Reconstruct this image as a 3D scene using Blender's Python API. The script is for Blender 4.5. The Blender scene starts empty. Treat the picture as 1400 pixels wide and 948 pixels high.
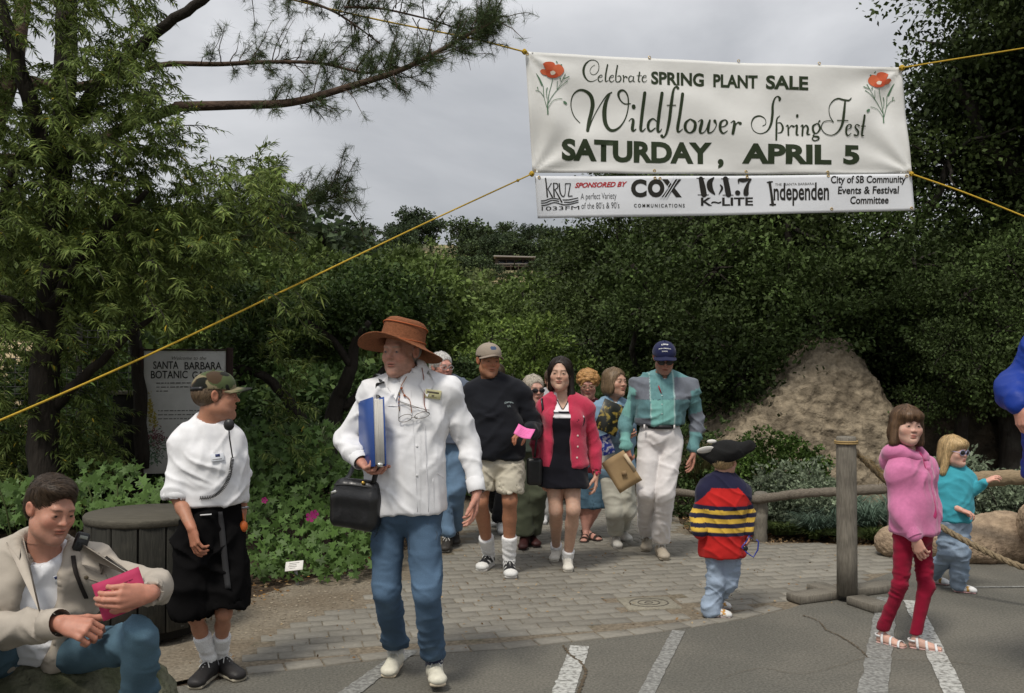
import bpy, bmesh, math, random, time
import numpy as np
from mathutils import Vector, Matrix, Euler
T0 = time.time()
random.seed(7)
RNG = np.random.default_rng(7)
SC = bpy.context.scene
COL = SC.collection
# ------------------------------------------------------------------ camera
FPX, CX, CY, CAMZ = 1361.0, 700.0, 474.0, 1.58      # focal length in pixels of the 1400 px wide photograph
PITCH = math.atan(16 / FPX)
cam_d = bpy.data.cameras.new('camera')
cam_d.lens = 35.0; cam_d.sensor_width = 36.0; cam_d.clip_end = 2000; cam_d.clip_start = 0.05
cam = bpy.data.objects.new('camera', cam_d); COL.objects.link(cam)
cam.location = (0, 0, CAMZ); cam.rotation_euler = (math.pi / 2 + PITCH, 0, 0)
SC.camera = cam
# ------------------------------------------------------------------ overcast sky, veiled sun
SUN_EL, SUN_AZ = math.radians(58), math.radians(205)   # azimuth clockwise from +Y (view direction): behind the camera, a little left
w = bpy.data.worlds.new("World"); SC.world = w; w.use_nodes = True
nt = w.node_tree; N = nt.nodes; Lk = nt.links
N.clear()
out = N.new('ShaderNodeOutputWorld'); bg = N.new('ShaderNodeBackground'); bg.inputs['Strength'].default_value = 0.064
sky = N.new('ShaderNodeTexSky'); sky.sky_type = 'NISHITA'; sky.sun_disc = False
sky.sun_elevation = SUN_EL; sky.sun_rotation = SUN_AZ
tc = N.new('ShaderNodeTexCoord'); mp = N.new('ShaderNodeMapping'); mp.inputs['Scale'].default_value = (1.0, 1.0, 2.0)
n1 = N.new('ShaderNodeTexNoise'); n1.inputs['Scale'].default_value = 2.3; n1.inputs['Detail'].default_value = 7; n1.inputs['Roughness'].default_value = .5
n1.inputs['Distortion'].default_value = .35
cr = N.new('ShaderNodeValToRGB')
cr.color_ramp.elements[0].position = .34; cr.color_ramp.elements[0].color = (2.55, 2.65, 2.85, 1)
cr.color_ramp.elements[1].position = .66; cr.color_ramp.elements[1].color = (5.7, 5.75, 5.9, 1)
sx = N.new('ShaderNodeSeparateXYZ')
mr = N.new('ShaderNodeMapRange'); mr.inputs['From Min'].default_value = 0.0; mr.inputs['From Max'].default_value = 1.0
mr.inputs['To Min'].default_value = 1.0; mr.inputs['To Max'].default_value = 2.1      # overcast: brighter towards the zenith
mul = N.new('ShaderNodeVectorMath'); mul.operation = 'SCALE'
mix = N.new('ShaderNodeMix'); mix.data_type = 'RGBA'; mix.inputs[0].default_value = .93
Lk.new(tc.outputs['Generated'], mp.inputs[0]); Lk.new(mp.outputs[0], n1.inputs['Vector']); Lk.new(n1.outputs['Fac'], cr.inputs[0])
Lk.new(tc.outputs['Generated'], sx.inputs[0]); Lk.new(sx.outputs['Z'], mr.inputs['Value'])
Lk.new(cr.outputs['Color'], mul.inputs[0]); Lk.new(mr.outputs[0], mul.inputs['Scale'])
Lk.new(sky.outputs[0], mix.inputs[6]); Lk.new(mul.outputs[0], mix.inputs[7])
Lk.new(mix.outputs[2], bg.inputs['Color']); Lk.new(bg.outputs[0], out.inputs[0])
sd = bpy.data.lights.new('sun', 'SUN'); sd.energy = 1.5; sd.angle = math.radians(12); sd.color = (1, .94, .84)
sun = bpy.data.objects.new('sun', sd); COL.objects.link(sun)
_d = Vector((math.sin(SUN_AZ) * math.cos(SUN_EL), math.cos(SUN_AZ) * math.cos(SUN_EL), math.sin(SUN_EL)))
sun.rotation_euler = _d.to_track_quat('Z', 'Y').to_euler(); sun.location = _d * 30
SC.view_settings.view_transform = 'Standard'; SC.view_settings.look = 'None'
SC.view_settings.exposure = 0.74; SC.view_settings.gamma = 1.0; SC.view_settings.use_curve_mapping = False
SC.cycles.max_bounces = 6; SC.cycles.transparent_max_bounces = 6; SC.cycles.use_denoising = True

def ray(px, py):
 u = -(py - CY); c, s = math.cos(PITCH), math.sin(PITCH)
 return np.array([px - CX, FPX * c - u * s, FPX * s + u * c])
def P(px, py, Y):
 """world point seen at photo pixel (px, py) at distance Y ahead"""
 r = ray(px, py); return np.array([0, 0, CAMZ]) + r * (Y / r[1])
def G(px, py, z=0.0):
 """ground point seen at a photo pixel"""
 r = ray(px, py); t = (z - CAMZ) / r[2]; return np.array([0, 0, CAMZ]) + r * t
# ------------------------------------------------------------------ objects
def link(o, parent=None):
 COL.objects.link(o)
 if parent is not None: o.parent = parent
 return o
def tag(o, label=None, cat=None, group=None, kind=None):
 if label: o['label'] = label
 if cat: o['category'] = cat
 if group: o['group'] = group
 if kind: o['kind'] = kind
 return o
def empty(name, loc, label, cat, group=None):
 o = bpy.data.objects.new(name, None); o.location = tuple(float(v) for v in loc); o.empty_display_size = .1
 link(o); return tag(o, label, cat, group)
def wloc(o):
 v = np.zeros(3)
 while o is not None:
  v += np.array(o.location); o = o.parent
 return v
def mesh_data(name, V, faces, mat, col=None, smooth=True):
 """faces: array (n,3|4), or a list of such arrays, or a list of index lists"""
 V = np.asarray(V, dtype=np.float32)
 me = bpy.data.meshes.new(name)
 if isinstance(faces, np.ndarray): faces = [faces]
 if len(faces) and isinstance(faces[0], np.ndarray):
  loops = np.concatenate([f.ravel() for f in faces]).astype(np.int32)
  tot = np.concatenate([np.full(len(f), f.shape[1]) for f in faces]).astype(np.int32)
 else:
  loops = np.array([i for f in faces for i in f], dtype=np.int32)
  tot = np.array([len(f) for f in faces], dtype=np.int32)
 st = np.concatenate([[0], np.cumsum(tot)[:-1]]).astype(np.int32) if len(tot) else tot
 me.vertices.add(len(V)); me.vertices.foreach_set('co', V.ravel())
 me.loops.add(len(loops)); me.loops.foreach_set('vertex_index', loops)
 me.polygons.add(len(tot)); me.polygons.foreach_set('loop_start', st)
 if smooth: me.polygons.foreach_set('use_smooth', np.ones(len(tot), dtype=bool))
 me.update(calc_edges=True)
 if col is not None:
  a = me.color_attributes.new('Col', 'FLOAT_COLOR', 'POINT')
  c = np.ones((len(V), 4), dtype=np.float32); c[:, :3] = col
  a.data.foreach_set('color', c.ravel())
 if mat is not None: me.materials.append(mat)
 return me
def mk(name, V, faces, mat, parent=None, col=None, smooth=True, base=None):
 """mesh object from WORLD coordinates; its origin is the parent's, or `base` for a top-level one"""
 V = np.asarray(V, dtype=np.float64)
 if parent is not None: org = wloc(parent)
 else: org = np.array(base if base is not None else (0, 0, 0), dtype=float)
 o = bpy.data.objects.new(name, mesh_data(name, V - org, faces, mat, col, smooth))
 link(o, parent)
 if parent is None: o.location = tuple(float(v) for v in org)
 return o
# ------------------------------------------------------------------ noise
def _h(i, j, k, s):
 n = (i.astype(np.int64) * 374761393 + j.astype(np.int64) * 668265263 + k.astype(np.int64) * 2147483647 + s * 1274126177) & 0xffffffff
 n = ((n ^ (n >> 13)) * 1274126177) & 0xffffffff
 return ((n ^ (n >> 16)) & 0xffff) / 65535.0
def vn(p, s=0):
 p = np.asarray(p, dtype=np.float64); f = np.floor(p); u = p - f; u = u * u * (3 - 2 * u)
 i, j, k = f[..., 0], f[..., 1], f[..., 2]; r = 0
 for a in (0, 1):
  for b in (0, 1):
   for c in (0, 1):
    r = r + _h(i + a, j + b, k + c, s) * (u[..., 0] if a else 1 - u[..., 0]) * (u[..., 1] if b else 1 - u[..., 1]) * (u[..., 2] if c else 1 - u[..., 2])
 return r
def fbm(p, s=0, o=3):
 r = 0; a = .5; t = 0
 for q in range(o):
  r = r + a * vn(np.asarray(p) * (2.03 ** q) + 11.3 * q, s + q); t += a; a *= .5
 return r / t
# ------------------------------------------------------------------ distance-field modelling
def _n(v):
 v = np.asarray(v, dtype=float); l = np.linalg.norm(v); return v / l if l > 1e-9 else v
def cone(a, b, ra, rb=None):
 a = np.asarray(a, float); b = np.asarray(b, float); rb = ra if rb is None else rb
 ab = b - a; L2 = max(float(ab @ ab), 1e-9); m = max(ra, rb)
 def fn(X, Y, Z):
  x, y, z = X - a[0], Y - a[1], Z - a[2]
  t = np.clip((x * ab[0] + y * ab[1] + z * ab[2]) / L2, 0, 1)
  return np.sqrt((x - t * ab[0]) ** 2 + (y - t * ab[1]) ** 2 + (z - t * ab[2]) ** 2) - (ra + (rb - ra) * t)
 return (np.minimum(a, b) - m, np.maximum(a, b) + m, fn)
def econe(a, b, r0, r1, u):
 """cone of elliptical section: r0, r1 = (half width along u, half depth)"""
 a = np.asarray(a, float); b = np.asarray(b, float); ab = b - a; L = max(np.linalg.norm(ab), 1e-6); ax = ab / L
 u = _n(np.asarray(u, float) - ax * (np.asarray(u, float) @ ax)); v = np.cross(ax, u); m = max(r0 + r1)
 def fn(X, Y, Z):
  x, y, z = X - a[0], Y - a[1], Z - a[2]
  s = x * ax[0] + y * ax[1] + z * ax[2]; t = np.clip(s / L, 0, 1); e = s - t * L
  pu = x * u[0] + y * u[1] + z * u[2]; pv = x * v[0] + y * v[1] + z * v[2]
  ru = r0[0] + (r1[0] - r0[0]) * t; rv = r0[1] + (r1[1] - r0[1]) * t; re = np.minimum(ru, rv)
  k0 = np.sqrt((pu / ru) ** 2 + (pv / rv) ** 2 + (e / re) ** 2)
  k1 = np.sqrt((pu / ru ** 2) ** 2 + (pv / rv ** 2) ** 2 + (e / re ** 2) ** 2)
  return np.where(k0 < .05, -np.minimum(ru, rv), k0 * (k0 - 1) / np.maximum(k1, 1e-6))
 return (np.minimum(a, b) - m, np.maximum(a, b) + m, fn)
def ell(c, r, R=None):
 c = np.asarray(c, float); r = np.asarray(r, float) * np.ones(3); R = np.eye(3) if R is None else np.asarray(R, float); m = r.max()
 def fn(X, Y, Z):
  x, y, z = X - c[0], Y - c[1], Z - c[2]
  q = [x * R[0, i] + y * R[1, i] + z * R[2, i] for i in range(3)]
  k0 = np.sqrt((q[0] / r[0]) ** 2 + (q[1] / r[1]) ** 2 + (q[2] / r[2]) ** 2)
  k1 = np.sqrt((q[0] / r[0] ** 2) ** 2 + (q[1] / r[1] ** 2) ** 2 + (q[2] / r[2] ** 2) ** 2)
  return np.where(k0 < .05, -r.min(), k0 * (k0 - 1) / np.maximum(k1, 1e-6))
 return (c - m, c + m, fn)
def rbox(c, half, R=None, rd=.01):
 c = np.asarray(c, float); hf = np.asarray(half, float); R = np.eye(3) if R is None else np.asarray(R, float); m = np.linalg.norm(hf)
 def fn(X, Y, Z):
  x, y, z = X - c[0], Y - c[1], Z - c[2]
  q = [np.abs(x * R[0, i] + y * R[1, i] + z * R[2, i]) - hf[i] + rd for i in range(3)]
  o = np.sqrt(np.maximum(q[0], 0) ** 2 + np.maximum(q[1], 0) ** 2 + np.maximum(q[2], 0) ** 2)
  return o + np.minimum(np.maximum(np.maximum(q[0], q[1]), q[2]), 0) - rd
 return (c - m, c + m, fn)
INF = 1e6
def plane(pt, nrm, wave=0, freq=20):
 """half space kept where (p-pt).n < 0"""
 pt = np.asarray(pt, float); n = _n(nrm)
 def fn(X, Y, Z):
  d = (X - pt[0]) * n[0] + (Y - pt[1]) * n[1] + (Z - pt[2]) * n[2]
  if wave: d = d + wave * np.sin(X * freq + Z * freq * .7) * np.cos(Y * freq * .8 + 1)
  return d
 return (np.full(3, -INF), np.full(3, INF), fn)
def clip(pt, n, k=.004, wave=0): return ('i', plane(pt, n, wave), k)
def U(p, k=.02): return ('u', p, k)
def S(p, k=.008): return ('s', p, k)
def bounds(prims, pad=.02):
 lo = np.min([p[1][0] for p in prims if p[0] == 'u'], axis=0) - pad
 hi = np.max([p[1][1] for p in prims if p[0] == 'u'], axis=0) + pad
 return lo, hi
class Field:
 def __init__(s, prims, h, lo=None, hi=None, band=None):
  if lo is None: lo, hi = bounds(prims)
  band = band or max(3.2 * h, .018)
  s.h = h; s.ax = [np.arange(lo[i], hi[i] + h, h) for i in range(3)]
  s.F = np.full([len(a) for a in s.ax], band, dtype=np.float32)
  for op, (pl, ph, fn), k in prims:
   m = k + band
   r = [slice(int(np.searchsorted(s.ax[i], pl[i] - m)), int(np.searchsorted(s.ax[i], ph[i] + m))) for i in range(3)]
   if any(q.start >= q.stop for q in r): continue
   X, Y, Z = s.ax[0][r[0]][:, None, None], s.ax[1][r[1]][None, :, None], s.ax[2][r[2]][None, None, :]
   d = fn(X, Y, Z).astype(np.float32); a = s.F[tuple(r)]
   k = max(k, 1e-5)
   if op == 'u': hh = np.maximum(k - np.abs(a - d), 0) / k; v = np.minimum(a, d) - hh * hh * k * .25
   else:
    d2 = -d if op == 's' else d
    hh = np.maximum(k - np.abs(a - d2), 0) / k; v = np.maximum(a, d2) + hh * hh * k * .25
   s.F[tuple(r)] = v
 def val(s, p):
  """trilinear value and gradient at points"""
  g = [(p[:, i] - s.ax[i][0]) / s.h for i in range(3)]
  ix = [np.clip(np.floor(g[i]).astype(int), 0, len(s.ax[i]) - 2) for i in range(3)]
  f = [np.clip(g[i] - ix[i], 0, 1) for i in range(3)]
  c = {}
  for a in (0, 1):
   for b in (0, 1):
    for d in (0, 1): c[a, b, d] = s.F[ix[0] + a, ix[1] + b, ix[2] + d]
  def L(a, b, t): return a + (b - a) * t
  x00, x01, x10, x11 = [L(c[0, b, d], c[1, b, d], f[0]) for b, d in ((0, 0), (0, 1), (1, 0), (1, 1))]
  v = L(L(x00, x10, f[1]), L(x01, x11, f[1]), f[2])
  gx = L(L(c[1,0,0]-c[0,0,0], c[1,1,0]-c[0,1,0], f[1]), L(c[1,0,1]-c[0,0,1], c[1,1,1]-c[0,1,1], f[1]), f[2])
  gy = L(x10 - x00, x11 - x01, f[2])
  gz = L(x01, x11, f[1]) - L(x00, x10, f[1])
  gr = np.stack([gx, gy, gz], 1); gr /= np.maximum(np.linalg.norm(gr, axis=1, keepdims=True), 1e-6)
  return v, gr
 def mesh(s):
  F = s.F; I = F < 0
  c = np.zeros([n - 1 for n in F.shape], dtype=np.int8)
  for a in (0, 1):
   for b in (0, 1):
    for d in (0, 1): c += I[a:F.shape[0] - 1 + a, b:F.shape[1] - 1 + b, d:F.shape[2] - 1 + d]
  i, j, k = np.nonzero((c > 0) & (c < 8))
  if len(i) == 0: return np.zeros((0, 3)), np.zeros((0, 4), int)
  idx = np.full(c.shape, -1, dtype=np.int32); idx[i, j, k] = np.arange(len(i))
  V = {(a, b, d): F[i + a, j + b, k + d] for a in (0, 1) for b in (0, 1) for d in (0, 1)}
  acc = np.zeros((len(i), 3)); n = np.zeros(len(i))
  for ax in range(3):
   for a in (0, 1):
    for b in (0, 1):
     q = [a, b]; q.insert(ax, 0); q0 = tuple(q); q[ax] = 1; q1 = tuple(q)
     v0, v1 = V[q0], V[q1]; m = (v0 < 0) != (v1 < 0)
     t = np.where(m, v0 / np.where(np.abs(v0 - v1) < 1e-9, 1, v0 - v1), 0)
     for e in range(3): acc[:, e] += np.where(m, t if e == ax else q0[e], 0)
     n += m
  acc /= n[:, None]
  vs = np.stack([s.ax[0][i], s.ax[1][j], s.ax[2][k]], 1) + acc * s.h
  Q = []
  for ax in range(3):
   sl0 = [slice(1, -1)] * 3; sl0[ax] = slice(0, -1); sl1 = [slice(1, -1)] * 3; sl1[ax] = slice(1, None)
   A, B = I[tuple(sl0)], I[tuple(sl1)]
   for flip, M in ((False, A & ~B), (True, ~A & B)):
    e = [v.copy() for v in np.nonzero(M)]
    for o in range(3):
     if o != ax: e[o] = e[o] + 1
    b1, b2 = [(1, 2), (2, 0), (0, 1)][ax]
    def cell(d1, d2):
     w_ = [v.copy() for v in e]; w_[b1] += d1; w_[b2] += d2; return idx[w_[0], w_[1], w_[2]]
    q = np.stack([cell(-1, -1), cell(0, -1), cell(0, 0), cell(-1, 0)], 1)
    Q.append(q[:, ::-1] if flip else q)
  Q = np.concatenate(Q); Q = Q[(Q >= 0).all(1)]
  return vs, Q
def vnormals(V, Q):
 n = np.cross(V[Q[:, 2]] - V[Q[:, 0]], V[Q[:, 3 if Q.shape[1] > 3 else 1]] - V[Q[:, 1 if Q.shape[1] > 3 else 0]])
 if Q.shape[1] == 3: n = np.cross(V[Q[:, 1]] - V[Q[:, 0]], V[Q[:, 2]] - V[Q[:, 0]])
 N_ = np.zeros_like(V)
 for c in range(Q.shape[1]):
  for e in range(3): N_[:, e] += np.bincount(Q[:, c], weights=n[:, e], minlength=len(V))
 return N_ / np.maximum(np.linalg.norm(N_, axis=1, keepdims=True), 1e-9)
def sd_obj(name, prims, h, mat, parent=None, post=None, col=None, base=None, lo=None, hi=None, band=None):
 fld = Field(prims, h, lo, hi, band); V, Q = fld.mesh()
 if post is not None: V = V + post(V, vnormals(V, Q))
 c = None
 if col is not None: c = col(V) if callable(col) else np.tile(np.array(col), (len(V), 1))
 o = mk(name, V, Q, mat, parent, c, True, base)
 return o, fld
def folds(amp=.006, sc=(9, 9, 16), seed=0, warp=.25, sharp=1.6):
 """cloth: slack volume plus narrow creases running in two slanting directions, in patches"""
 def f(V, N_):
  q = fbm(V * 4.5, seed + 50, 2); q2 = fbm(V[:, [2, 0, 1]] * 4.5 + 9, seed + 51, 2); x = V[:, 0] + V[:, 1] * .6; z = V[:, 2]; k = (sc[0] * sc[2]) ** .5 / 9.0
  p = V * np.array(sc) * .8 + np.stack([q, q2, q - q2], 1) * warp * 9; r = 1 - np.abs(2 * vn(p, seed) - 1); d = .55 * (r ** sharp - .4)
  for j, ang in enumerate((.62, -.55, .08 if sc[2] >= sc[0] else 1.45)):
   u = x * math.cos(ang) + z * math.sin(ang); w_ = -x * math.sin(ang) + z * math.cos(ang) + .10 * (q - q2)
   n = vn(np.stack([u * 3.6 * k, w_ * 17 * k, V[:, 1] * 5], 1), seed + 11 * j); m = np.clip(vn(V * 5.5 + 13 * j, seed + 30 + j) * 2.6 - .85, 0, 1.2)
   d = d + m * ((1 - np.abs(2 * n - 1)) ** 3.2 - .22) * 1.05
  return N_ * (d * amp)[:, None]
 return f
# ------------------------------------------------------------------ hard-surface helpers
def rotm(yaw=0, pitch=0, roll=0):
 """columns = local x, y, z in the world; local -y faces the camera at yaw 0, +yaw turns it to the image right, +pitch looks down"""
 return np.array(Euler((0, 0, math.radians(yaw))).to_matrix()) @ np.array(Euler((math.radians(pitch), 0, 0)).to_matrix()) @ np.array(Euler((0, math.radians(roll), 0)).to_matrix())
def box_vf(c, half, R=None, bev=0.0):
 """bevelled box: 24-vertex chamfer when bev>0"""
 R = np.eye(3) if R is None else R; hx = np.asarray(half, float)
 if bev <= 0:
  V = np.array([[x, y, z] for x in (-1, 1) for y in (-1, 1) for z in (-1, 1)], float) * hx
  Fc = [[0, 1, 3, 2], [4, 6, 7, 5], [0, 4, 5, 1], [2, 3, 7, 6], [0, 2, 6, 4], [1, 5, 7, 3]]
  return V @ R.T + c, Fc
 b = bev; V = []; ids = {}
 for x in (-1, 1):
  for y in (-1, 1):
   for z in (-1, 1):
    for ax in range(3):
     s = np.array([x, y, z]) * (hx - b); s[ax] = (x, y, z)[ax] * hx[ax]
     ids[x, y, z, ax] = len(V); V.append(s)
 Fc = []
 for ax in range(3):
  for sg in (-1, 1):
   o = [q for q in range(3) if q != ax]; ring = [(-1, -1), (1, -1), (1, 1), (-1, 1)]; f = []
   for r in ring:
    k = [0, 0, 0]; k[ax] = sg; k[o[0]] = r[0]; k[o[1]] = r[1]; f.append(ids[(*k, ax)])
   if (sg > 0) == (ax == 1): f = f[::-1]
   Fc.append(f)
 for ax in range(3):
  o = [q for q in range(3) if q != ax]
  for s1 in (-1, 1):
   for s2 in (-1, 1):
    f = []
    for e, a2 in ((-1, o[0]), (1, o[0]), (1, o[1]), (-1, o[1])):
     k = [0, 0, 0]; k[ax] = e; k[o[0]] = s1; k[o[1]] = s2; f.append(ids[(*k, a2)])
    n = np.cross(V[f[1]] - V[f[0]], V[f[2]] - V[f[0]]); d = np.zeros(3); d[o[0]] = s1; d[o[1]] = s2
    Fc.append(f if n @ d > 0 else f[::-1])
 for x in (-1, 1):
  for y in (-1, 1):
   for z in (-1, 1):
    f = [ids[x, y, z, a] for a in range(3)]
    n = np.cross(V[f[1]] - V[f[0]], V[f[2]] - V[f[0]])
    Fc.append(f if n @ np.array([x, y, z]) > 0 else f[::-1])
 return np.array(V) @ R.T + c, Fc
class MB:
 """collects pieces of ONE part"""
 def __init__(s): s.V = []; s.F = []; s.C = []; s.n = 0
 def add(s, V, F_, col=None):
  V = np.asarray(V, float); s.V.append(V); s.F += [[int(i) + s.n for i in f] for f in F_]; s.n += len(V)
  s.C.append(np.tile(np.array(col if col is not None else (1, 1, 1), float), (len(V), 1)) if np.ndim(col) < 2 else col); return s
 def box(s, c, half, R=None, bev=0.0, col=None): return s.add(*box_vf(np.asarray(c, float), half, R, bev), col)
 def tube(s, pts, r, seg=8, col=None, cap=True): return s.add(*tube_vf(pts, r, seg, cap), col)
 def build(s, name, mat, parent=None, base=None, smooth=False):
  return mk(name, np.concatenate(s.V), s.F, mat, parent, np.concatenate(s.C), smooth, base)
def tube_vf(pts, r, seg=8, cap=True, flat=1.0, updir=(0, 0, 1)):
 pts = np.asarray(pts, float); n = len(pts); r = np.ones(n) * r
 tg = np.gradient(pts, axis=0); tg /= np.maximum(np.linalg.norm(tg, axis=1, keepdims=True), 1e-9)
 up = np.asarray(updir, float)
 if abs(_n(tg[0]) @ up) > .95: up = np.array([1., 0, 0])
 V = []; a = np.linspace(0, 2 * np.pi, seg, endpoint=False)
 u = _n(np.cross(tg[0], up))
 for i in range(n):
  u = _n(u - tg[i] * (u @ tg[i])); v = np.cross(tg[i], u)
  V.append(pts[i] + r[i] * (np.cos(a)[:, None] * u + flat * np.sin(a)[:, None] * v))
 V = np.concatenate(V); F_ = []
 for i in range(n - 1):
  for j in range(seg):
   k = (j + 1) % seg; F_.append([i * seg + k, i * seg + j, (i + 1) * seg + j, (i + 1) * seg + k])
 if cap: F_.append(list(range(seg))); F_.append(list(range((n - 1) * seg, n * seg))[::-1])
 return V, F_
def bez(pts, n=12):
 """Catmull-Rom through points"""
 p = np.asarray(pts, float); p = np.vstack([2 * p[0] - p[1], p, 2 * p[-1] - p[-2]]); o = []
 for i in range(1, len(p) - 2):
  t = np.linspace(0, 1, n, endpoint=False)[:, None]
  o.append(.5 * (2 * p[i] + (p[i + 1] - p[i - 1]) * t + (2 * p[i - 1] - 5 * p[i] + 4 * p[i + 1] - p[i + 2]) * t ** 2 + (3 * p[i] - p[i - 1] - 3 * p[i + 1] + p[i + 2]) * t ** 3))
 return np.vstack(o + [p[-2:-1]])
# ------------------------------------------------------------------ materials
MATS = {}
def mat(name, color=(.5, .5, .5), rough=.8, noise=0.0, nscale=40, bump=0.0, bscale=200, attr=False, spec=.3, sss=0, metal=0, trans=0,
  nstretch=(1, 1, 1), bstretch=(1, 1, 1), col2=None, c2scale=3, c2lo=.45, c2hi=.6, backlight=0, dist=.01, sheen=0, detail=4, crease=0, cscale=8, fade=None):
 if name in MATS: return MATS[name]
 m = bpy.data.materials.new(name); m.use_nodes = True; nt = m.node_tree; N = nt.nodes; L = nt.links
 b = N['Principled BSDF']; b.inputs['Roughness'].default_value = rough; b.inputs['Specular IOR Level'].default_value = spec
 b.inputs['Metallic'].default_value = metal
 if sss: b.inputs['Subsurface Weight'].default_value = sss; b.inputs['Subsurface Radius'].default_value = (.012, .005, .003); b.inputs['Subsurface Scale'].default_value = 1.0
 if sheen: b.inputs['Sheen Weight'].default_value = sheen
 tc = N.new('ShaderNodeTexCoord')
 if attr:
  a = N.new('ShaderNodeAttribute'); a.attribute_name = 'Col'; src = a.outputs['Color']
 else:
  a = N.new('ShaderNodeRGB'); a.outputs[0].default_value = (*color, 1); src = a.outputs[0]
 if col2 is not None:
  n = N.new('ShaderNodeTexNoise'); n.inputs['Scale'].default_value = c2scale; n.inputs['Detail'].default_value = 6; L.new(tc.outputs['Object'], n.inputs['Vector'])
  r = N.new('ShaderNodeMapRange'); r.inputs['From Min'].default_value = c2lo; r.inputs['From Max'].default_value = c2hi; L.new(n.outputs['Fac'], r.inputs['Value'])
  mx = N.new('ShaderNodeMix'); mx.data_type = 'RGBA'; L.new(r.outputs[0], mx.inputs[0]); L.new(src, mx.inputs[6]); mx.inputs[7].default_value = (*col2, 1); src = mx.outputs[2]
 if noise:
  mp = N.new('ShaderNodeMapping'); mp.inputs['Scale'].default_value = nstretch; L.new(tc.outputs['Object'], mp.inputs[0])
  n = N.new('ShaderNodeTexNoise'); n.inputs['Scale'].default_value = nscale; n.inputs['Detail'].default_value = detail; L.new(mp.outputs[0], n.inputs['Vector'])
  r = N.new('ShaderNodeMapRange'); r.inputs['From Min'].default_value = .25; r.inputs['From Max'].default_value = .75
  r.inputs['To Min'].default_value = 1 - noise; r.inputs['To Max'].default_value = 1 + noise; L.new(n.outputs['Fac'], r.inputs['Value'])
  v = N.new('ShaderNodeVectorMath'); v.operation = 'SCALE'; L.new(src, v.inputs[0]); L.new(r.outputs[0], v.inputs['Scale']); src = v.outputs[0]
 L.new(src, b.inputs['Base Color'])
 if bump:
  mp = N.new('ShaderNodeMapping'); mp.inputs['Scale'].default_value = bstretch; L.new(tc.outputs['Object'], mp.inputs[0])
  n = N.new('ShaderNodeTexNoise'); n.inputs['Scale'].default_value = bscale; n.inputs['Detail'].default_value = 3; L.new(mp.outputs[0], n.inputs['Vector'])
  bp = N.new('ShaderNodeBump'); bp.inputs['Strength'].default_value = bump; bp.inputs['Distance'].default_value = dist
  L.new(n.outputs['Fac'], bp.inputs['Height']); L.new(bp.outputs[0], b.inputs['Normal'])
  if crease:      # small sharp cloth creases
   mp2 = N.new('ShaderNodeMapping'); mp2.inputs['Rotation'].default_value = (.5, .7, .3); mp2.inputs['Scale'].default_value = (1, 1, 1.7); L.new(tc.outputs['Object'], mp2.inputs[0])
   n2 = N.new('ShaderNodeTexNoise'); n2.noise_type = 'RIDGED_MULTIFRACTAL'; n2.inputs['Scale'].default_value = cscale; n2.inputs['Detail'].default_value = 2.5; n2.inputs['Distortion'].default_value = .6; L.new(mp2.outputs[0], n2.inputs['Vector'])
   b2 = N.new('ShaderNodeBump'); b2.inputs['Strength'].default_value = crease; b2.inputs['Distance'].default_value = .012; L.new(n2.outputs['Fac'], b2.inputs['Height']); L.new(bp.outputs[0], b2.inputs['Normal']); L.new(b2.outputs[0], b.inputs['Normal'])
   if fade:
    r2 = N.new('ShaderNodeMapRange'); r2.inputs['From Min'].default_value = .9; r2.inputs['From Max'].default_value = 2.2; r2.inputs['To Min'].default_value = 1 - fade * .5; r2.inputs['To Max'].default_value = 1 + fade; L.new(n2.outputs['Fac'], r2.inputs['Value'])
    v2 = N.new('ShaderNodeVectorMath'); v2.operation = 'SCALE'; L.new(src, v2.inputs[0]); L.new(r2.outputs[0], v2.inputs['Scale']); src = v2.outputs[0]; L.new(src, b.inputs['Base Color'])
 if backlight:
  tr = N.new('ShaderNodeBsdfTranslucent'); ms = N.new('ShaderNodeMixShader'); ms.inputs[0].default_value = backlight
  L.new(src, tr.inputs['Color']); L.new(b.outputs[0], ms.inputs[1]); L.new(tr.outputs[0], ms.inputs[2]); L.new(ms.outputs[0], N['Material Output'].inputs['Surface'])
 MATS[name] = m; return m
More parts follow.
